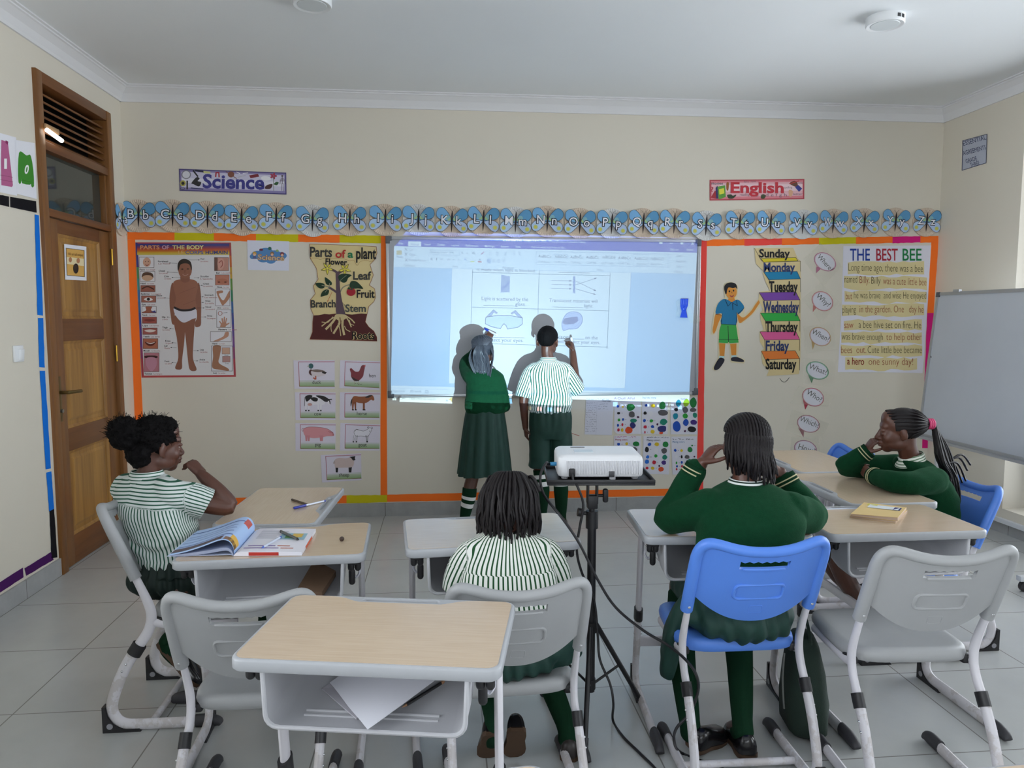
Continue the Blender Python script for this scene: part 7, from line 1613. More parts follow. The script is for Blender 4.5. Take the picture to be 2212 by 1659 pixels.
def scalp(c, R, s, keep, grow=1.035, nz=.0015, dense=(48, 32), fr=30):
    """hair lying on the skull where keep(p) says so"""
    h = MB().ball((0, -.014, .030), (.071*grow, .090*grow, .077*grow), *dense); out = []
    for p in h.v:
        p = V(p); k = keep(p)
        q = p if k >= 1 else V((0, -.014, .030))+(p-V((0, -.014, .030)))*(.90+.10*max(0, k))
        d = (p-V((0, -.014, .03))).normalized(); q = q+d*nz*noise.noise(p*fr*10)
        out.append(V(c)+R @ (q*s))
    m_ = MB(); m_.add(out, h.f); return m_
def strand(mb, pts, r0, r1, k=4, n=6, twist=True):
    P = smooth([tuple(p) for p in pts], k); L_ = len(P)
    mb.tube(P, [(r0+(r1-r0)*i/(L_-1))*((1.12 if i % 2 else .92) if twist else 1) for i in range(L_)], n, round_ends=True)
def person(loc, label, group=None): return thing('person', loc, 0, label, 'person', group or 'pupils in the classroom')
def cuffs(root, p, d, r, name='cuff'):
    d = V(d).normalized(); m_ = MB(); m_.color('#0c2e1c').tube([V(p), V(p)+d*.045], [r*1.05, r*.98], 20)
    for t in (.012, .026): m_.color('#b9b28e').tube([V(p)+d*(t-.0022), V(p)+d*(t+.0022)], r*1.075, 20)
    return put(m_, name, attr_mat('knitted_cuff', .95, .1, grain=.3), root, angle=60)
def folds(amp, fr, seed=0.0):
    return lambda p, n: amp*noise.fractal(V((p.x*fr+seed, p.y*fr, p.z*fr*1.6)), 1.0, 2.0, 2)
def sleeve_stripe(a, b, ref=(0, 0, 1)):
    """stripe coordinate round the sleeve axis a-b"""
    a, b = V(a), V(b); ax = (b-a).normalized(); u = V(ref)-ax*V(ref).dot(ax); u.normalize(); w = ax.cross(u)
    def f(p, rad=.055):
        q = p-a; return atan2(q.dot(w), q.dot(u))*rad
    def dist(p):
        t = max(0, min(1.1, (p-a).dot(ax)/(b-a).length)); return (p-(a+ax*t*(b-a).length)).length
    return f, dist
def around(secs, r, f):
    """stripe coordinate measured round the torso from the middle of the back"""
    r, f = V(r).normalized(), V(f).normalized(); S = sorted([(c[2], V(c), a, b) for c, a, b in secs], key=lambda q: q[0])
    def g_(p):
        for q0, q1 in zip(S, S[1:]):
            if p.z <= q1[0] or q1 is S[-1]: break
        t = max(0, min(1, (p.z-q0[0])/((q1[0]-q0[0]) or 1))); c = q0[1].lerp(q1[1], t)
        d = p-c; x, y = d.dot(r), -d.dot(f)
        return atan2(x*.78, y)*.128 if True else 0
    return g_
def collar(root, c, r, f, a, b, h, m, name='collar', lean=.012, n=40, att=True):
    r, f = V(r).normalized(), V(f).normalized(); rings = []; st = []
    for z, k in ((0, 1.12), (h*.6, 1.02), (h, .98), (h*1.02, 1.05), (h*.45, 1.20), (-h*.25, 1.34)):
        rings.append([V(c)+r*(a*k*cos(t))+f*(b*k*sin(t))+V((0, 0, z-(.010*max(0, sin(t)) if z < h*.5 else 0))) for t in [2*pi*i/n for i in range(n)]]); st += [z*1.0]*n
    m_ = MB(); m_.rings(rings, closed_ends=False, attr=st)
    return put(m_, name, m, root, attr='stripe' if att else None, recalc=True, angle=70)

# ------------------------------------------------------------------ girl at the board
def girl_at_board():
    x0, y0 = .285, 5.22
    g = person((x0, y0, 0), 'girl in a green sweater with long grey braids writing at the projected board')
    hc = V((.282, 5.245, 1.285)); R = head_frame((.28, 1, 0), radians(-4), .10); b = MB(); head(b, hc, R, .96, (.29, 5.215, 1.13))
    torso(b, [((.29, y0, .80), .10, .075), ((.29, y0, .95), .10, .075), ((.29, y0, 1.08), .115, .07), ((.29, y0, 1.13), .08, .055)], (1, 0, 0), (0, 1, 0))
    wl, wr = V((.322, 5.500, 1.352)), V((.432, 5.325, .868))
    limb(b, [(.19, 5.22, 1.09), (.165, 5.41, 1.185), wl], [.036, .031, .020]); hand(b, wl, (.33, .35, .55), (.1, 1, -.2), -1, [.55, .75, .8, .85], .80, thumb_in=.5)
    limb(b, [(.375, 5.22, 1.09), (.418, 5.20, .915), wr], [.036, .031, .020]); hand(b, wr, (-.25, .55, -.55), (-.6, -.3, -.3), 1, .55, .80)
    for sx, kx, ax_ in ((-1, .20, .142), (1, .352, .368)):
        limb(b, [(.285+sx*.06, y0, .80), (.285+sx*.065, y0, .62), (kx, y0+.01, .40), ((kx+ax_)/2+sx*.006, y0-.012, .25), (ax_, y0, .075)], [.075, .066, .047, .046, .028])
        limb(b, [(ax_, y0-.02, .06), (ax_+sx*.008, y0+.10, .03)], [.026, .018])
    flesh('body', b, SKIN, g, .0036, 2, soft=(hc, .15, 5, wl)); eyes(hc, R, g, .96)
    s_ = MB(); torso(s_, [((.293, y0, .842), .142, .100), ((.292, y0, .875), .150, .106), ((.292, y0, .95), .142, .100), ((.291, y0, 1.04), .135, .092), ((.291, y0, 1.10), .134, .082), ((.29, y0, 1.135), .10, .065), ((.29, y0, 1.158), .055, .05)], (1, 0, 0), (0, 1, 0))
    limb(s_, [(.20, 5.22, 1.085), (.168, 5.33, 1.13), (.165, 5.415, 1.187), (.225, 5.455, 1.25), (.295, 5.488, 1.325)], [.058, .054, .050, .043, .036], 18)
    limb(s_, [(.372, 5.22, 1.075), (.402, 5.21, 1.0), (.420, 5.20, .91), (.430, 5.255, .882), (.432, 5.302, .872)], [.056, .050, .045, .042, .037], 18)
    flesh('sweater', s_, SWEATER, g, .0058, 3, folds(.006, 9, 3))
    cuffs(g, V((.278, 5.479, 1.306)), V((.027, .021, .027)), .0375); cuffs(g, V((.431, 5.275, .877)), V((.001, .03, -.006)), .038)
    sk = []; n = 120                                                    # pleated skirt
    for i in range(13):
        t = i/12; z = .868-.468*t; a, b_ = .133+.060*t**.8, .100+.072*t**.8; ring = []
        for k in range(n):
            q = 2*pi*k/n; w = (.2+1.0*t)*.0105; p = sin(q*13+.7*sin(q*2)+t*.5); pl = w*(p-.5*abs(p)**3)
            ring.append(V((.288-.004*t+(a+pl)*cos(q), y0+(b_+pl)*sin(q), z+.006*t*sin(3*q))))
        sk.append(ring)
    inner = [[V((p.x*.985+.288*.015, p.y*.985+y0*.015, p.z)) for p in r_] for r_ in sk[::-1]]
    put(MB().rings(sk+inner, closed_ends=False), 'skirt', SKIRT, g, angle=75)
    for sx, kx, ax_ in ((-1, .20, .142), (1, .352, .368)):
        sock(g, [((kx*.66+ax_*.34)+sx*.004, y0-.007, .30), ((kx+ax_)/2+sx*.002, y0-.012, .235), (ax_, y0-.002, .10), (ax_, y0, .055)], [.051, .052, .037, .035], [(.30, .37), (.43, .50)])
        shoe(g, (ax_-sx*.003, y0-.055, 0), (ax_+sx*.02, y0+.135, 0))
    # braids gathered at the crown, hanging over the back
    P = lambda x, y, z: hc+R @ (V((x, y, z))*.96)
    put(scalp(hc, R, .96, lambda p: 1 if p.z > .065-.9*max(0, p.y-.02)*-1.2+max(0, p.y)*.7 or (p.y < .0 and p.z > -.045) else 0), 'hair_cap', GBRAID, g)
    m_ = MB(); rnd = random.Random(5); tie = V((0, -.108, .045))
    for k in range(30):
        a = -pi*.95+1.9*pi*k/29; st = V((.074*sin(a), -.014+.06*cos(a)*1.1, .03+.078*(.25+.55*(cos(a)*.5+.5))))
        mid = V((.078*sin(a)*.85, -.072+.03*cos(a), .055+.05*cos(a)*.8+.02)); strand(m_, [P(*st), P(*mid), P(*(tie+V((.02*sin(a), .0, .012*cos(a)))))], .0052, .0055, 5)
    w_ = lambda: rnd.uniform(-.007, .007)
    for k in range(92):
        u = rnd.uniform(-1, 1); v = rnd.random(); L_ = rnd.uniform(.12, .235)*(1-.3*abs(u)); x = .022*u
        strand(m_, [P(x, -.100-.012*v, .052), P(x*2.0+w_()*.6, -.122-.012*v, .01), P(x*2.6+w_(), -.112-.014*v, -.045), P(x*2.5+w_(), -.098-.02*v, -.09), P(x*2.1+w_()*1.4, -.094-.02*v, -.09-L_*.3), P(x*1.8+w_()*1.8, -.092-.022*v, -.09-L_*.58)], .0044, .0034, 4)
    for k in range(14):
        u = -1+2*k/13; strand(m_, [P(-.075, -.02, .03+.012*u), P(-.06, -.085, .035+.014*u), P(0, -.113, .04+.012*u), P(.058, -.085, .032+.012*u), P(.075, -.02, .02+.012*u)], .005, .005, 5)
    for sx in (-1, 1):
        for k in range(7):
            strand(m_, [P(sx*.072, -.03-.008*k, .02), P(sx*(.078+.002*k), -.05-.009*k, -.035), P(sx*(.062+.003*k), -.07-.008*k, -.09), P(sx*(.05+rnd.uniform(-.01, .012)), -.085-.006*k, -.13-rnd.uniform(0, .05))], .0054, .004, 5)
    put(m_, 'braids', GBRAID, g, recalc=False)
    collar(g, (.29, 5.215, 1.145), (1, 0, 0), (0, 1, 0), .052, .050, .022, mat('white_collar', '#d8dcd8', .7), att=False)
    # marker held at the board
    p0 = wl+V((.035, .04, .055)); mk = thing('marker_pen', p0, 0, 'white marker with a blue cap held up to the board by the girl with braids', 'marker', 'whiteboard markers')
    d = V((-.55, .42, .30)).normalized(); MB().tube([-d*.05, d*.045], .0078, 12, round_ends=True).build('barrel', mat('white_marker', '#dfe0e6', .3), mk); MB().tube([d*.030, d*.062], .0086, 12, round_ends=True).build('cap', mat('marker_blue', '#2440b0', .35), mk)
    return g
girl_at_board()

# ------------------------------------------------------------------ boy at the board
def boy_at_board():
    y0 = 5.2; g = person((.745, y0, 0), 'boy in a green and white striped shirt and long shorts writing on the board')
    hc = V((.738, 5.22, 1.352)); R = head_frame((.42, 1, 0), radians(2), .04); b = MB(); head(b, hc, R, 1.0, (.738, 5.195, 1.20))
    torso(b, [((.745, y0, .80), .115, .08), ((.742, y0, .95), .115, .08), ((.738, y0, 1.12), .125, .075), ((.738, y0, 1.19), .08, .055)], (1, 0, 0), (0, 1, 0))
    wl, wr = V((.578, 5.215, .725)), V((.958, 5.44, 1.268))
    limb(b, [(.62, y0, 1.14), (.566, 5.19, .955), (.566, 5.195, .86), wl], [.038, .033, .030, .020]); hand(b, wl, (.12, .1, -1), (1, .2, .1), -1, .45, .86)
    limb(b, [(.86, y0, 1.14), (.952, 5.29, 1.005), (.958, 5.37, 1.13), wr], [.038, .034, .031, .021]); hand(b, wr, (-.02, .45, .9), (-.8, .5, -.1), -1, [.9, 1.0, 1.05, 1.1], .86, thumb_in=.6)
    for sx, ax_ in ((-1, .693), (1, .838)):
        limb(b, [(.757+sx*.06, y0, .80), (.757+sx*.068, y0, .6), (.757+sx*.072, y0+.01, .42), (ax_-sx*.004, y0-.014, .27), (ax_, y0, .075)], [.078, .068, .049, .048, .030]); limb(b, [(ax_, y0-.02, .06), (ax_+sx*.02, y0+.10, .03)], [.027, .019])
    flesh('body', b, SKIN, g, .0036, 2, soft=(hc, .15, 5, wr)); eyes(hc, R, g)
    s_ = MB(); torso(s_, [((.752, y0, .835), .128, .100), ((.752, y0, .862), .152, .118), ((.75, y0, .92), .158, .118), ((.745, y0, 1.02), .150, .106), ((.74, y0, 1.11), .148, .095), ((.738, y0, 1.165), .138, .080), ((.738, y0, 1.20), .095, .064), ((.738, y0, 1.222), .056, .052)], (1, 0, 0), (0, 1, 0))
    la, lb, ra, rb_ = V((.625, y0, 1.135)), V((.560, y0-.01, .952)), V((.852, y0, 1.14)), V((.962, 5.30, .992))
    s_.tube(smooth([(.70, y0, 1.165), la, (.585, y0, 1.05), lb], 5), [.045, .060, .062, .068], 24); s_.tube(smooth([(.78, y0, 1.165), ra, (.905, 5.245, 1.07), rb_], 5), [.045, .062, .063, .064], 24)
    tb = around([((.75, y0, .84), 1, 1), ((.738, y0, 1.2), 1, 1)], (1, 0, 0), (0, 1, 0))
    fl, dl = sleeve_stripe(la, lb, (1, -.4, 0)); fr_, dr = sleeve_stripe(ra, rb_, (-.4, -1, 0))
    def st(p):
        if p.x < .60+.16*max(0, (1.16-p.z)/-.3) and dl(p) < .085 and p.x < .612: return fl(p, .07)
        if p.x > .885 and dr(p) < .085: return fr_(p, .064)
        return tb(p)*1.02+.005*sin(p.z*24)+.008*noise.noise(p*7)+(.03*max(0, .93-p.z)*sin(p.x*30))
    flesh('shirt', s_, stripes('green_stripe_shirt', .0185, .40, '#1f5a46', '#dfe6e4'), g, .0055, 2, lambda p, n: .005*noise.fractal(V((p.x*11, p.y*11, p.z*9)), 1.0, 2.0, 2)+(.007*sin(p.z*95+3*sin(p.x*14))*max(0, 1-abs(p.z-.90)/.045)), st)
    collar(g, (.738, 5.197, 1.207), (1, 0, 0), (0, 1, 0), .052, .052, .030, stripes('green_stripe_collar', .013, .38, '#1f5a46', '#dfe6e4'))
    t_ = MB(); torso(t_, [((.757, y0, .885), .135, .098), ((.757, y0, .82), .152, .118), ((.757, y0, .72), .150, .12), ((.757, y0, .66), .13, .11)], (1, 0, 0), (0, 1, 0))
    for sx in (-1, 1): t_.tube(smooth([(.757+sx*.066, y0, .80), (.757+sx*.075, y0-.004, .62), (.757+sx*.080, y0-.006, .45+(.02 if sx > 0 else 0))], 6), [(.075, .105), (.082, .100), (.078, .092)], 28)
    flesh('shorts', t_, SKIRT, g, .006, 2, lambda p, n: .006*noise.fractal(V((p.x*13, p.y*13, p.z*5)), 1.0, 2.0, 2)+.005*sin(atan2(p.y-y0, p.x-.757)*16)*max(0, (p.z-.70)/.2)+.004*sin(p.z*60+p.x*20)*max(0, (.55-p.z)/.1))
    for sx, ax_ in ((-1, .693), (1, .838)):
        sock(g, [(.757+sx*.072, y0+.004, .425), (ax_-sx*.004, y0-.014, .27), (ax_, y0-.002, .10), (ax_, y0, .055)], [.053, .053, .037, .036], [(.10, .155), (.20, .255)])
        shoe(g, (ax_-sx*.004, y0-.06, 0), (ax_+sx*.03, y0+.15, 0), w=.039, upper=mat('scuffed_dark_leather', '#2a2422', .4, var=.2))
    put(scalp(hc, R, 1.0, lambda p: 1 if (p.z > .068+.25*max(0, p.y-.03)) or (p.y < .03 and p.z > .0+.9*max(0, p.y+.01)) or (p.y < -.045 and p.z > -.052) else 0, 1.03, .0022, (64, 44)), 'hair', HAIR, g)
    d = V((.22, .30, -.85)).normalized(); p0 = V((.965, 5.505, 1.315)); mk = thing('marker_pen', p0, 0, 'white marker with a blue end held by the boy in the striped shirt', 'marker', 'whiteboard markers')
    MB().tube([-d*.052, d*.04], .0082, 12, round_ends=True).build('barrel', mat('white_marker', '#dfe0e6', .3), mk); MB().tube([d*.034, d*.056], .0086, 12, round_ends=True).build('cap', mat('marker_blue', '#2440b0', .35), mk)
    return g
boy_at_board()

# ------------------------------------------------------------------ girl with the afro bun
def girl_afro():
    g = person((-1.08, 2.95, 0), 'girl in a striped shirt with an afro bun, resting her elbow on the desk', None)
    f, r = V((.42, .907, 0)), V((.907, -.42, 0)); hc = V((-1.128, 2.99, 1.012)); R = head_frame((.70, .714, 0), radians(0), -.08); b = MB(); head(b, hc, R, 1.0, (-1.162, 2.966, .88))
    torso(b, [((-1.05, 2.93, .47), .12, .10), ((-1.085, 2.93, .60), .10, .08), ((-1.13, 2.94, .76), .11, .08), ((-1.155, 2.96, .86), .10, .06), ((-1.16, 2.965, .90), .06, .05)], r, f)
    sR, eR, wR = V((-1.045, 2.905, .845)), V((-.852, 2.965, .772)), V((-.972, 3.01, .894)); sL, eL, wL = V((-1.27, 3.02, .845)), V((-1.20, 3.14, .70)), V((-1.06, 3.10, .60))
    limb(b, [sR, (-.95, 2.925, .80), eR+V((-.005, 0, .0)), (-.895, 2.972, .83), wR], [.040, .038, .035, .032, .021]); hand(b, wR, (-.60, .30, .62), (-.72, .45, -.45), 1, [.75, .95, 1.1, 1.15], .88, thumb_in=.3)
    limb(b, [sL, eL, wL], [.038, .034, .021]); hand(b, wL, (.9, -.1, -.2), (0, 0, -1), -1, .3, .84)
    limb(b, [(-1.03, 2.89, .515), (-.76, 2.90, .50)], [.066, .052]); limb(b, [(-.75, 2.90, .50), (-.93, 2.96, .33), (-1.115, 3.03, .215)], [.048, .045, .030]); limb(b, [(-1.12, 3.03, .20), (-1.04, 3.01, .09)], [.027, .02])
    limb(b, [(-1.03, 3.0, .515), (-.72, 3.02, .50)], [.066, .052]); limb(b, [(-.71, 3.02, .49), (-.72, 3.02, .28), (-.74, 3.02, .08)], [.048, .045, .028]); limb(b, [(-.74, 3.02, .06), (-.64, 3.02, .03)], [.026, .018])
    flesh('body', b, SKIN, g, .0034, 2, soft=(hc, .14, 8, wR+V((-.05, .03, .05)))); eyes(hc, R, g)
    s_ = MB(); torso(s_, [((-1.075, 2.93, .565), .125, .108), ((-1.085, 2.93, .60), .135, .118), ((-1.10, 2.932, .68), .140, .115), ((-1.13, 2.942, .78), .143, .104), ((-1.152, 2.957, .845), .140, .086), ((-1.16, 2.965, .885), .105, .070), ((-1.162, 2.967, .905), .060, .056)], r, f)
    lb, la = V((-.925, 2.932, .788)), sR+V((-.01, 0, -.005)); s_.tube(smooth([(-1.12, 2.945, .855), la, (-.985, 2.917, .82), lb], 6), [.045, .062, .061, .064], 24); s_.tube(smooth([(-1.20, 2.985, .855), sL+V((.008, 0, -.005)), (-1.235, 3.085, .78), (-1.212, 3.12, .735)], 6), [.045, .060, .059, .058], 20)
    tb = around([((-1.085, 2.93, .60), 1, 1), ((-1.10, 2.932, .68), 1, 1), ((-1.13, 2.942, .78), 1, 1), ((-1.16, 2.965, .9), 1, 1)], r, f)
    fs_, ds = sleeve_stripe(la, lb, (0, 0, -1)); n0 = V((-1.162, 2.967, 0))
    def st(p):
        sd_ = (p-V((-1.09, 2.93, 0))).dot(r)
        if sd_ > .125 and p.z > .70 and ds(p) < .075: return fs_(p, .062)
        if p.z > .800-.012*sd_/.14: return p.z*.95+.20*abs((p-n0).dot(r))*.35-.12*sd_*.35
        return tb(p)+.006*sin(p.z*26+1)+.008*noise.noise(p*8)
    flesh('shirt', s_, stripes('green_stripe_blouse', .0128, .36, '#2f5a48', '#cdd3d0'), g, .005, 2, lambda p, n: .007*noise.fractal(V((p.x*10+2, p.y*10, p.z*12)), 1.0, 2.0, 2)+.006*sin(p.z*110+4*sin(p.x*16))*max(0, 1-abs(p.z-.655)/.055), st)
    collar(g, (-1.162, 2.968, .888), r, f, .055, .054, .034, stripes('green_stripe_blouse_collar', .0115, .34, '#2f5a48', '#cdd3d0'))
    k = MB(); k.ball((-1.085, 2.945, .512), (.150, .150, .085), 28, 18); k.ball((-1.15, 2.98, .50), (.10, .11, .075), 20, 14); torso(k, [((-1.075, 2.93, .60), .120, .105), ((-1.06, 2.93, .54), .14, .13)], r, f)
    limb(k, [(-1.0, 2.885, .505), (-.78, 2.895, .502)], [.070, .058], 18); limb(k, [(-1.0, 3.01, .505), (-.76, 3.03, .502)], [.070, .058], 18)
    flesh('skirt', k, DARKSK, g, .006, 3, lambda p, n: .008*noise.fractal(V((p.x*14, p.y*14, p.z*10)), 1.0, 2.0, 2)+.006*sin(atan2(p.y-2.93, p.x+1.06)*22))
    sock(g, [(-.84, 2.93, .42), (-.93, 2.96, .33), (-1.115, 3.03, .215), (-1.13, 3.03, .17), (-1.09, 3.02, .12)], [.05, .049, .035, .036, .03], []); sock(g, [(-.713, 3.02, .40), (-.72, 3.02, .28), (-.74, 3.02, .08)], [.05, .049, .033], [])
    shoe(g, (-1.175, 3.045, .185), (-1.005, 2.985, .022), up=(.55, .1, .8), w=.042, h=.07); shoe(g, (-.79, 3.02, 0), (-.60, 3.025, 0))
    # afro hair: fuzzy cap, bun and loose curls
    P = lambda x, y, z: hc+R @ V((x, y, z)); h = MB()
    for p, q in (((0, -.020, .040), (.078, .096, .083)), ((0, .02, .080), (.060, .055, .040)), ((0, -.128, .058), (.064, .056, .064)), ((0, -.072, -.012), (.060, .046, .054)), ((0, -.066, -.048), (.050, .034, .034))):
        s2 = MB().ball((0, 0, 0), q, 24, 16); h.add([P(*(V(p)+V(v))) for v in s2.v], s2.f)
    inv = R.inverted()
    def fuzz(p, n):
        l = inv @ (p-hc)
        back_in = .030 if (l.y > .052 and l.z < .062) else (.020 if (l.y > .012 and l.z < .020) else 0)
        return .0075*noise.fractal(p*42, 1.0, 2.0, 3)+.003*noise.noise(p*160)-back_in
    flesh('hair', h, HAIR, g, .0042, 1, fuzz)
    m_ = MB(); rnd = random.Random(9)
    for _ in range(520):
        a, z = rnd.uniform(0, 2*pi), rnd.uniform(-.3, 1); base_c, q = (((0, -.020, .040), (.078, .096, .083)) if rnd.random() < .6 else ((0, -.128, .058), (.064, .056, .064)))
        d = V((sqrt(1-z*z)*cos(a), sqrt(1-z*z)*sin(a), z)); p = V(base_c)+V((d.x*q[0], d.y*q[1], d.z*q[2]))
        if p.y > .055 and p.z < .07: continue
        w = V((rnd.uniform(-1, 1), rnd.uniform(-1, 1), rnd.uniform(-.5, 1)))*.012; strand(m_, [P(*(p-d*.004)), P(*(p+d*.008+w*.5)), P(*(p+d*.012+w))], .0011, .0006, 2, 4, False)
    put(m_, 'loose_curls', HAIR, g, recalc=False)
    return g
girl_afro()

# ------------------------------------------------------------------ child with hanging twists
def child_twists():
    g = person((.21, 2.43, 0), 'child with hanging black hair twists in a bold striped shirt, seen from behind', None)
    hc = V((.222, 2.575, .838)); R = head_frame((-.05, 1, 0), radians(3), -.28); b = MB(); head(b, hc, R, .98, (.22, 2.535, .755))
    torso(b, [((.205, 2.36, .42), .13, .10), ((.21, 2.39, .55), .115, .08), ((.215, 2.46, .67), .125, .075), ((.218, 2.51, .74), .09, .06), ((.22, 2.53, .775), .055, .05)], (1, 0, 0), (0, 1, 0))
    for sx in (-1, 1):
        wv = V((.215+sx*.09, 2.63, .478)); limb(b, [(.217+sx*.13, 2.50, .70), (.217+sx*.168, 2.52, .565), wv], [.037, .033, .020]); hand(b, wv, (-sx*.5, .8, -.15), (0, 0, -1), sx*-1, .4, .8)
        limb(b, [(.205+sx*.075, 2.40, .43), (.205+sx*.09, 2.72, .425)], [.066, .052])
    limb(b, [(.115, 2.72, .42), (.14, 2.58, .27), (.158, 2.40, .165)], [.047, .044, .028]); limb(b, [(.295, 2.72, .42), (.35, 2.62, .25), (.418, 2.45, .09)], [.047, .044, .028])
    limb(b, [(.16, 2.39, .15), (.15, 2.44, .06)], [.026, .02]); limb(b, [(.42, 2.43, .06), (.435, 2.52, .03)], [.026, .018])
    flesh('body', b, SKIN, g, .0038, 2); eyes(hc, R, g, .98)
    s_ = MB(); torso(s_, [((.208, 2.355, .425), .155, .115), ((.21, 2.375, .48), .165, .118), ((.212, 2.40, .57), .166, .108), ((.215, 2.45, .66), .163, .098), ((.217, 2.495, .715), .150, .086), ((.22, 2.525, .755), .110, .072), ((.221, 2.54, .778), .062, .058)], (1, 0, 0), (0, 1, 0))
    SL_ = {}; tb = around([((.208, 2.355, .425), 1, 1), ((.212, 2.40, .57), 1, 1), ((.215, 2.45, .66), 1, 1), ((.221, 2.54, .78), 1, 1)], (1, 0, 0), (0, 1, 0))
    for sx in (-1, 1):
        a, e = V((.217+sx*.125, 2.495, .695)), V((.217+sx*.172, 2.515, .572)); s_.tube(smooth([a+V((-sx*.07, .01, .02)), a, (a+e)/2+V((sx*.012, 0, 0)), e], 5), [.042, .058, .058, .060], 22); SL_[sx] = sleeve_stripe(a, e, (-sx, 0, 0))
    def st(p):
        for sx in (-1, 1):
            if sx*(p.x-.217) > .145 and SL_[sx][1](p) < .075: return SL_[sx][0](p, .058)
        return tb(p)*1.08+.004*sin(p.z*20)+.007*noise.noise(p*7)+(.007 if p.z > .668 else 0)
    flesh('shirt', s_, stripes('bold_stripe_shirt', .0158, .36, '#1f4a2a', '#dfe0da'), g, .005, 2, lambda p, n: .006*noise.fractal(V((p.x*10, p.y*10+4, p.z*9)), 1.0, 2.0, 2)-(.0018 if abs(p.z-.668) < .004 else 0), st)
    collar(g, (.221, 2.54, .762), (1, 0, 0), (0, 1, .2), .055, .054, .022, stripes('bold_stripe_collar', .0125, .36, '#1f4a2a', '#dfe0da'))
    k = MB(); k.ball((.205, 2.365, .420), (.178, .150, .088), 30, 18); torso(k, [((.205, 2.36, .50), .155, .115), ((.205, 2.37, .44), .165, .13)], (1, 0, 0), (0, 1, 0))
    for sx in (-1, 1): limb(k, [(.205+sx*.085, 2.40, .420), (.205+sx*.095, 2.68, .428)], [.078, .066], 20)
    k.tube(smooth([(.30, 2.34, .47), (.37, 2.36, .42), (.392, 2.38, .35)], 5), [(.05, .07), (.05, .085), (.02, .08)], 18)
    flesh('skirt', k, SKIRT, g, .006, 2, lambda p, n: (.0055*sin((p.x-.2)*120+4*noise.noise(p*6)+p.z*10)+.004*sin((p.x-.2)*47+2))*max(0, min(1, (2.40-p.y)/.08))*min(1, max(.25, (.52-p.z)/.05))+.007*noise.fractal(p*12, 1.0, 2.0, 2))
    sock(g, [(.122, 2.68, .37), (.14, 2.58, .27), (.158, 2.40, .165), (.155, 2.375, .12), (.150, 2.40, .08)], [.048, .048, .033, .034, .030], []); sock(g, [(.31, 2.695, .37), (.35, 2.62, .25), (.413, 2.455, .10), (.420, 2.425, .055), (.428, 2.46, .04)], [.048, .048, .034, .035, .03], [])
    shoe(g, (.150, 2.335, .135), (.135, 2.415, .006), up=(0, .75, .6), w=.036); shoe(g, (.232, 2.325, .150), (.228, 2.405, .010), up=(0, .8, .6), w=.036); shoe(g, (.415, 2.375, 0), (.445, 2.555, 0), upper=mat('scuffed_dark_leather', '#2a2422', .4, var=.2))
    limb_ = MB(); P = lambda x, y, z: hc+R @ V((x, y, z))
    put(scalp(hc, R, .98, lambda p: 1 if p.z > .06 or p.y < .01 and p.z > -.05 else 0, 1.05, .003), 'hair_cap', BRAID, g)
    m_ = MB(); rnd = random.Random(21); crown = V((.0, -.045, .118))
    for k in range(112):
        az = 2*pi*k/112*1.0+rnd.uniform(-.03, .03); lay_ = k % 3
        dx, dy = sin(az), -cos(az)
        if dy > .55 and rnd.random() < .5: continue
        rr = 1.08+.05*lay_+rnd.uniform(-.02, .04); front = max(0, dy)
        pts = [crown+V((dx*.012, dy*.012, .0)), V((dx*.045*rr, -.03+dy*.05*rr, .112+.004*lay_)), V((dx*.078*rr, -.014+dy*.088*rr, .062)), V((dx*.088*rr, -.012+dy*.098*rr, .0))]
        end = -.085-rnd.uniform(0, .055)+.06*front; sw = rnd.uniform(-.012, .012)
        W_ = [P(*p) for p in pts]; base_ = W_[-1]; down = V((0, 0, -1)); lean = (base_-hc); lean.z = 0; lean.normalize()
        L_ = .050+rnd.uniform(0, .075)-.03*front
        W_ += [base_+down*L_*.55+lean*.004+V((sw*.4, 0, 0)), base_+down*L_*1.05-lean*.006+V((sw, sw*.5, 0)), base_+down*(L_*1.25)-lean*rnd.uniform(.004, .022)+V((sw*1.6, 0, 0))]
        W_ = W_[:2]+[q+V((rnd.uniform(-.007, .007), rnd.uniform(-.004, .004), rnd.uniform(-.004, .004))) for q in W_[2:]]
        strand(m_, W_, .0064, .0040, 4)
    for _ in range(16):
        u = rnd.uniform(-1, 1); p = P(u*.07, -.03+rnd.uniform(-.03, .03), .118); strand(m_, [p-V((0, 0, .02)), p+V((u*.012, -.012, -.002)), p+V((u*.03, -.035, -.016)), p+V((u*.045, -.055, -.045))], .0055, .0045, 4)
    put(m_, 'twists', BRAID, g, recalc=False)
    return g
child_twists()

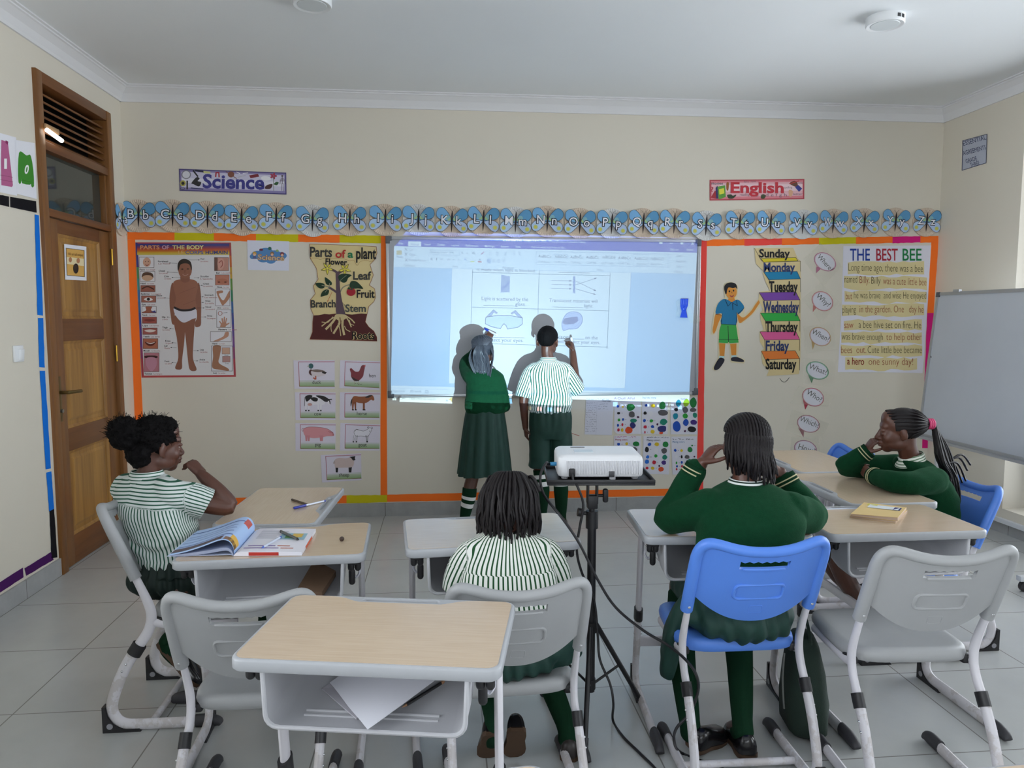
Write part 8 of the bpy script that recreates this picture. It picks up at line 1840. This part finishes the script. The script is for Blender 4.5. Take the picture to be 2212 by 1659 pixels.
# ------------------------------------------------------------------ pupil in the green sweater on the blue chair
def girl_sweater():
    g = person((1.03, 2.45, 0), 'pupil in a green sweater with cornrows, head propped on a hand, on the blue chair', None)
    hc = V((1.078, 2.545, 1.060)); R = head_frame((.10, 1, 0), radians(5), -.05); b = MB(); head(b, hc, R, 1.03, (1.07, 2.505, .92))
    torso(b, [((1.0, 2.39, .50), .13, .10), ((1.02, 2.40, .62), .12, .09), ((1.06, 2.44, .80), .14, .085), ((1.07, 2.48, .89), .10, .06), ((1.07, 2.50, .93), .06, .05)], (1, 0, 0), (0, 1, 0))
    eL, wL, eR, wR = V((.822, 2.60, .785)), V((.930, 2.570, .992)), V((1.352, 2.575, .790)), V((1.285, 2.675, .915))
    limb(b, [(.92, 2.48, .86), eL, (.865, 2.585, .88), wL], [.040, .036, .034, .022]); hand(b, wL, (.55, .05, .62), (.75, .1, -.45), 1, [.35, .4, .45, .5], .92)
    limb(b, [(1.23, 2.47, .85), eR, (1.33, 2.635, .85), wR], [.040, .036, .034, .023]); hand(b, wR, (-.45, .05, .25), (-.2, .7, -.45), 1, [1.1, 1.15, 1.2, 1.2], .95, thumb_in=.6)
    limb(b, [(.94, 2.44, .505), (.925, 2.74, .485)], [.066, .050]); limb(b, [(1.08, 2.44, .505), (1.12, 2.74, .485)], [.066, .050])
    limb(b, [(.92, 2.74, .475), (.875, 2.60, .30), (.852, 2.42, .10)], [.047, .046, .031]); limb(b, [(1.12, 2.74, .475), (1.09, 2.58, .30), (1.04, 2.41, .11)], [.047, .046, .031])
    limb(b, [(.855, 2.41, .07), (.93, 2.44, .035)], [.028, .02]); limb(b, [(1.035, 2.40, .08), (1.03, 2.48, .035)], [.028, .02])
    flesh('body', b, SKIN, g, .0038, 2, soft=(hc, .15, 5, wL+V((.06, 0, .06)))); eyes(hc, R, g, 1.03)
    s_ = MB(); torso(s_, [((1.0, 2.385, .535), .150, .118), ((1.01, 2.388, .58), .168, .125), ((1.035, 2.405, .70), .178, .122), ((1.06, 2.435, .80), .186, .115), ((1.07, 2.465, .862), .178, .098), ((1.072, 2.49, .905), .130, .078), ((1.072, 2.505, .932), .068, .058)], (1, 0, 0), (0, 1, 0))
    limb(s_, [(.93, 2.475, .850), (.862, 2.54, .812), eL+V((.0, 0, .002)), (.858, 2.588, .865), (.905, 2.577, .962)], [.070, .066, .058, .050, .038], 20)
    limb(s_, [(1.215, 2.465, .835), (1.30, 2.52, .805), eR+V((0, 0, .002)), (1.34, 2.625, .835), (1.298, 2.66, .892)], [.072, .068, .060, .050, .040], 20)
    flesh('sweater', s_, SWEATER, g, .006, 3, folds(.008, 7, 1))
    cuffs(g, V((.893, 2.580, .942)), V((.017, -.003, .036)), .0395); cuffs(g, V((1.305, 2.655, .880)), V((-.014, .012, .028)), .042)
    collar(g, (1.072, 2.507, .918), (1, 0, 0), (0, 1, 0), .056, .055, .028, stripes('striped_collar', .011, .45, '#26352e', '#d5d9d6'))
    k = MB(); k.ball((1.0, 2.385, .508), (.190, .158, .090), 30, 18); torso(k, [((1.0, 2.385, .585), .160, .120), ((1.0, 2.385, .53), .175, .14)], (1, 0, 0), (0, 1, 0))
    limb(k, [(.935, 2.44, .500), (.925, 2.70, .490)], [.080, .060], 20); limb(k, [(1.08, 2.44, .500), (1.12, 2.70, .490)], [.080, .060], 20)
    k.tube(smooth([(.91, 2.42, .53), (.845, 2.45, .50), (.805, 2.46, .42), (.79, 2.46, .33), (.778, 2.46, .245)], 6), [(.05, .06), (.075, .045), (.080, .036), (.066, .034), (.030, .022)], 20)
    flesh('skirt', k, SKIRT, g, .006, 2, lambda p, n: (.0055*sin((p.x-1.0)*120+4*noise.noise(p*6)+p.z*10)+.004*sin((p.x-1.0)*47+2))*max(0, min(1, (2.42-p.y)/.08))*min(1, max(.25, (.60-p.z)/.05))+.007*noise.fractal(p*12, 1.0, 2.0, 2))
    sock(g, [(.915, 2.72, .45), (.875, 2.60, .30), (.852, 2.42, .10), (.855, 2.405, .065), (.89, 2.42, .045)], [.052, .052, .036, .036, .03], []); sock(g, [(1.115, 2.72, .45), (1.09, 2.58, .30), (1.04, 2.41, .105), (1.035, 2.39, .065), (1.035, 2.43, .045)], [.052, .052, .036, .036, .03], [])
    shoe(g, (.842, 2.375, .022), (.995, 2.475, .004), up=(.15, -.25, .95), w=.040, h=.068); shoe(g, (1.035, 2.335, 0), (1.045, 2.52, 0), w=.042, h=.07)
    P = lambda x, y, z: hc+R @ (V((x, y, z))*1.03); put(scalp(hc, R, 1.03, lambda p: 1 if p.z > .066+.2*max(0, p.y) or (p.y < .02 and p.z > -.01) or (p.y < -.03 and p.z > -.058) else 0, 1.03), 'hair_cap', BRAID, g)
    m_ = MB(); rnd = random.Random(3)
    for row in range(21):
        ph = radians(-80+160*row/20); sweep = .35
        def sk_(th, gx=1.055): return V((.071*gx*sin(ph+sweep*max(0, (th-90)/120)*.4), -.014+.090*gx*cos(ph)*cos(radians(th)), .030+.077*gx*cos(ph*.92)*sin(radians(th))))
        ths = (38, 65, 95, 122, 148, 172, 196); pts = [P(*sk_(t)) for t in ths]; e = pts[-1]; sx = sin(ph)
        for q in range(3):
            L_ = .105+rnd.uniform(-.02, .03)+.015*sx; j = (q-1)*.006; w_ = lambda a: rnd.uniform(-a, a)
            tail = [e+V((j+w_(.003), -.001-.003*(q == 1), -L_*.30)), e+V((j*1.4+.012*max(0, sx)+w_(.005), .004*(q-1)-.002, -L_*.65)), e+V((j*1.8+.022*max(0, sx)+.006+w_(.009)-sx*.012, .010-.003*q, -L_))]
            strand(m_, (pts if q == 1 else [pts[-2]+V((j*.6, .003, 0)), e+V((j, .002, 0))])+tail, .0066, .0036, 5)
    put(m_, 'cornrows', BRAID, g, recalc=False)
    return g
girl_sweater()

# ------------------------------------------------------------------ girl with the ponytail, in profile
def girl_ponytail():
    g = person((2.22, 3.27, 0), 'girl in a green sweater with a long braided ponytail and pink band, in profile', None)
    f, r = (-1, 0, 0), (0, 1, 0); hc = V((2.142, 3.27, .985)); R = head_frame((-.87, .48, 0), radians(0), -.08); b = MB(); head(b, hc, R, 1.0, (2.20, 3.27, .845))
    torso(b, [((2.24, 3.27, .40), .12, .10), ((2.28, 3.27, .52), .11, .09), ((2.27, 3.27, .70), .125, .085), ((2.225, 3.27, .81), .09, .06), ((2.205, 3.27, .85), .055, .05)], r, f)
    eN, wN, eF, wF = V((2.035, 3.10, .778)), V((2.010, 3.275, .770)), V((1.965, 3.43, .780)), V((2.040, 3.380, .868))
    limb(b, [(2.22, 3.14, .78), (2.12, 3.10, .765), eN, (2.01, 3.19, .772), wN], [.038, .036, .034, .031, .021]); hand(b, wN, (-.02, .9, .25), (1, 0, -.2), -1, .5, .86)
    limb(b, [(2.22, 3.40, .79), (2.08, 3.43, .77), eF, (2.0, 3.41, .82), wF], [.038, .036, .034, .031, .021]); hand(b, wF, (.3, -.35, .75), (.8, -.2, .1), 1, [.8, .9, 1.0, 1.0], .86)
    limb(b, [(2.2, 3.19, .425), (1.84, 3.18, .425)], [.066, .054]); limb(b, [(2.2, 3.35, .425), (1.86, 3.36, .425)], [.066, .054])
    limb(b, [(1.80, 3.18, .42), (1.87, 3.19, .28), (2.0, 3.21, .125)], [.048, .044, .028]); limb(b, [(1.83, 3.36, .42), (1.92, 3.36, .26), (2.08, 3.36, .12)], [.048, .044, .028])
    limb(b, [(2.005, 3.21, .09), (1.92, 3.22, .04)], [.026, .018]); limb(b, [(2.09, 3.36, .09), (2.0, 3.36, .04)], [.026, .018])
    flesh('body', b, SKIN, g, .0034, 2, soft=(hc, .14, 9, wF+V((.02, -.02, .06)))); eyes(hc, R, g)
    s_ = MB(); torso(s_, [((2.25, 3.27, .405), .150, .122), ((2.275, 3.27, .47), .156, .128), ((2.29, 3.27, .58), .155, .122), ((2.283, 3.27, .68), .158, .112), ((2.26, 3.27, .755), .155, .097), ((2.235, 3.27, .81), .125, .080), ((2.213, 3.27, .840), .085, .066), ((2.206, 3.27, .852), .062, .056)], r, f)
    limb(s_, [(2.235, 3.145, .775), (2.13, 3.105, .772), eN+V((0, 0, .002)), (2.012, 3.18, .776), (2.008, 3.245, .774)], [.066, .060, .053, .046, .038], 20)
    limb(s_, [(2.215, 3.395, .785), (2.09, 3.43, .780), eF+V((.004, 0, .004)), (2.0, 3.408, .822), (2.040, 3.382, .856)], [.062, .056, .050, .044, .038], 20)
    flesh('sweater', s_, SWEATER, g, .0055, 3, folds(.008, 8, 6))
    cuffs(g, V((2.009, 3.222, .775)), V((0, 1, -.02)), .0395); cuffs(g, V((2.028, 3.39, .845)), V((.5, -.3, .55)), .0395)
    collar(g, (2.202, 3.27, .842), r, (-1, 0, -.25), .052, .050, .032, stripes('striped_blouse_collar', .0115, .38, '#5f7a60', '#d9dcd2'))
    k = MB(); k.ball((2.21, 3.27, .425), (.15, .17, .075), 26, 16)
    for y in (3.185, 3.355): limb(k, [(2.2, y, .425), (1.90, y, .428)], [.076, .066], 18)
    flesh('skirt', k, SKIRT, g, .0065, 2, folds(.006, 12))
    for y, pts in ((3.2, [(1.958, 3.205, .175), (2.0, 3.21, .125), (2.012, 3.21, .085)]), (3.36, [(2.04, 3.36, .165), (2.08, 3.36, .12), (2.09, 3.36, .085)])): sock(g, pts, [.036, .034, .034], [])
    BG = mat('beige_sneaker', '#cbbba0', .6, var=.15); WSOLE = mat('white_rubber_sole', '#d8d4cc', .6)
    shoe(g, (2.055, 3.205, 0), (1.875, 3.225, 0), w=.038, h=.068, upper=BG, solem=WSOLE); shoe(g, (2.14, 3.36, 0), (1.96, 3.37, 0), w=.038, h=.068, upper=BG, solem=WSOLE)
    P = lambda x, y, z: hc+R @ V((x, y, z)); put(scalp(hc, R, 1.0, lambda p: 1 if p.z > .060+.16*max(0, p.y) or (p.y < .03 and p.z > .0) or (p.y < -.01 and p.z > -.045) else 0, 1.025), 'hair_cap', BRAID, g)
    m_ = MB(); tie = V((0, -.122, .030)); rnd = random.Random(8)
    for k in range(25):
        a = -pi*.97+1.94*pi*k/24; st_ = V((.066*sin(a)*1.03, .045*cos(a)+.0+.01, .03+.07*cos(a)*.95)) if abs(a) < 2.2 else V((.055*sin(a), -.03, -.045+.02*abs(sin(a))))
        mid = V((.073*sin(a)*1.0, -.055, .032+.066*cos(a))); m2 = V((.045*sin(a), -.098, .032+.040*cos(a)))
        strand(m_, [P(*st_), P(*mid), P(*m2), P(*(tie+V((.010*sin(a), 0, .010*cos(a)))))], .0056, .0048, 5)
    put(m_, 'cornrows', BRAID, g, recalc=False)
    m_ = MB(); T = P(*tie)
    for k in range(34):
        u, v = rnd.uniform(-1, 1), rnd.uniform(-1, 1); e = rnd.random()
        end = V((2.395+.05*e+.015*u, 3.27+.035*v, .585+.05*rnd.random()))
        if k % 8 == 0: end = V((2.45+.05*e, 3.25+.03*v, .72+.1*e))
        strand(m_, [T+V((-.006, .008*v, .006*u)), T+V((.022, .012*v, -.002+.008*u)), T+V((.045+.012*u, .016*v, -.07)), T+V((.07+.018*e+.012*u, .024*v, -.18)), (T+end)/2+V((.042+.02*e, .01*v, -.05)), end], .0062, .0045, 5)
    for k in range(5): strand(m_, [T+V((.025, .01, -.01)), T+V((.06+.008*k, .0, -.10)), T+V((.10+.012*k, .01, -.22)), T+V((.125+.014*k, .01, -.31-.012*k)), T+V((.13+.008*k, .01, -.38-.01*k))], .0052, .0042, 6)
    put(m_, 'ponytail', BRAID, g, recalc=False)
    bd = MB()
    for d in (-.006, .004, .013): bd.tube([T+V((d, .021*cos(a), .021*sin(a))) for a in [2*pi*k/18 for k in range(19)]], .0052, 8)
    put(bd, 'hair_band', mat('pink_band', '#c23a6a', .6), g)
    e_ = MB(); e_.ball(P(.079, -.004, -.042), .005, 10, 8); put(e_, 'earring', SILVER, g)
    return g
girl_ponytail()
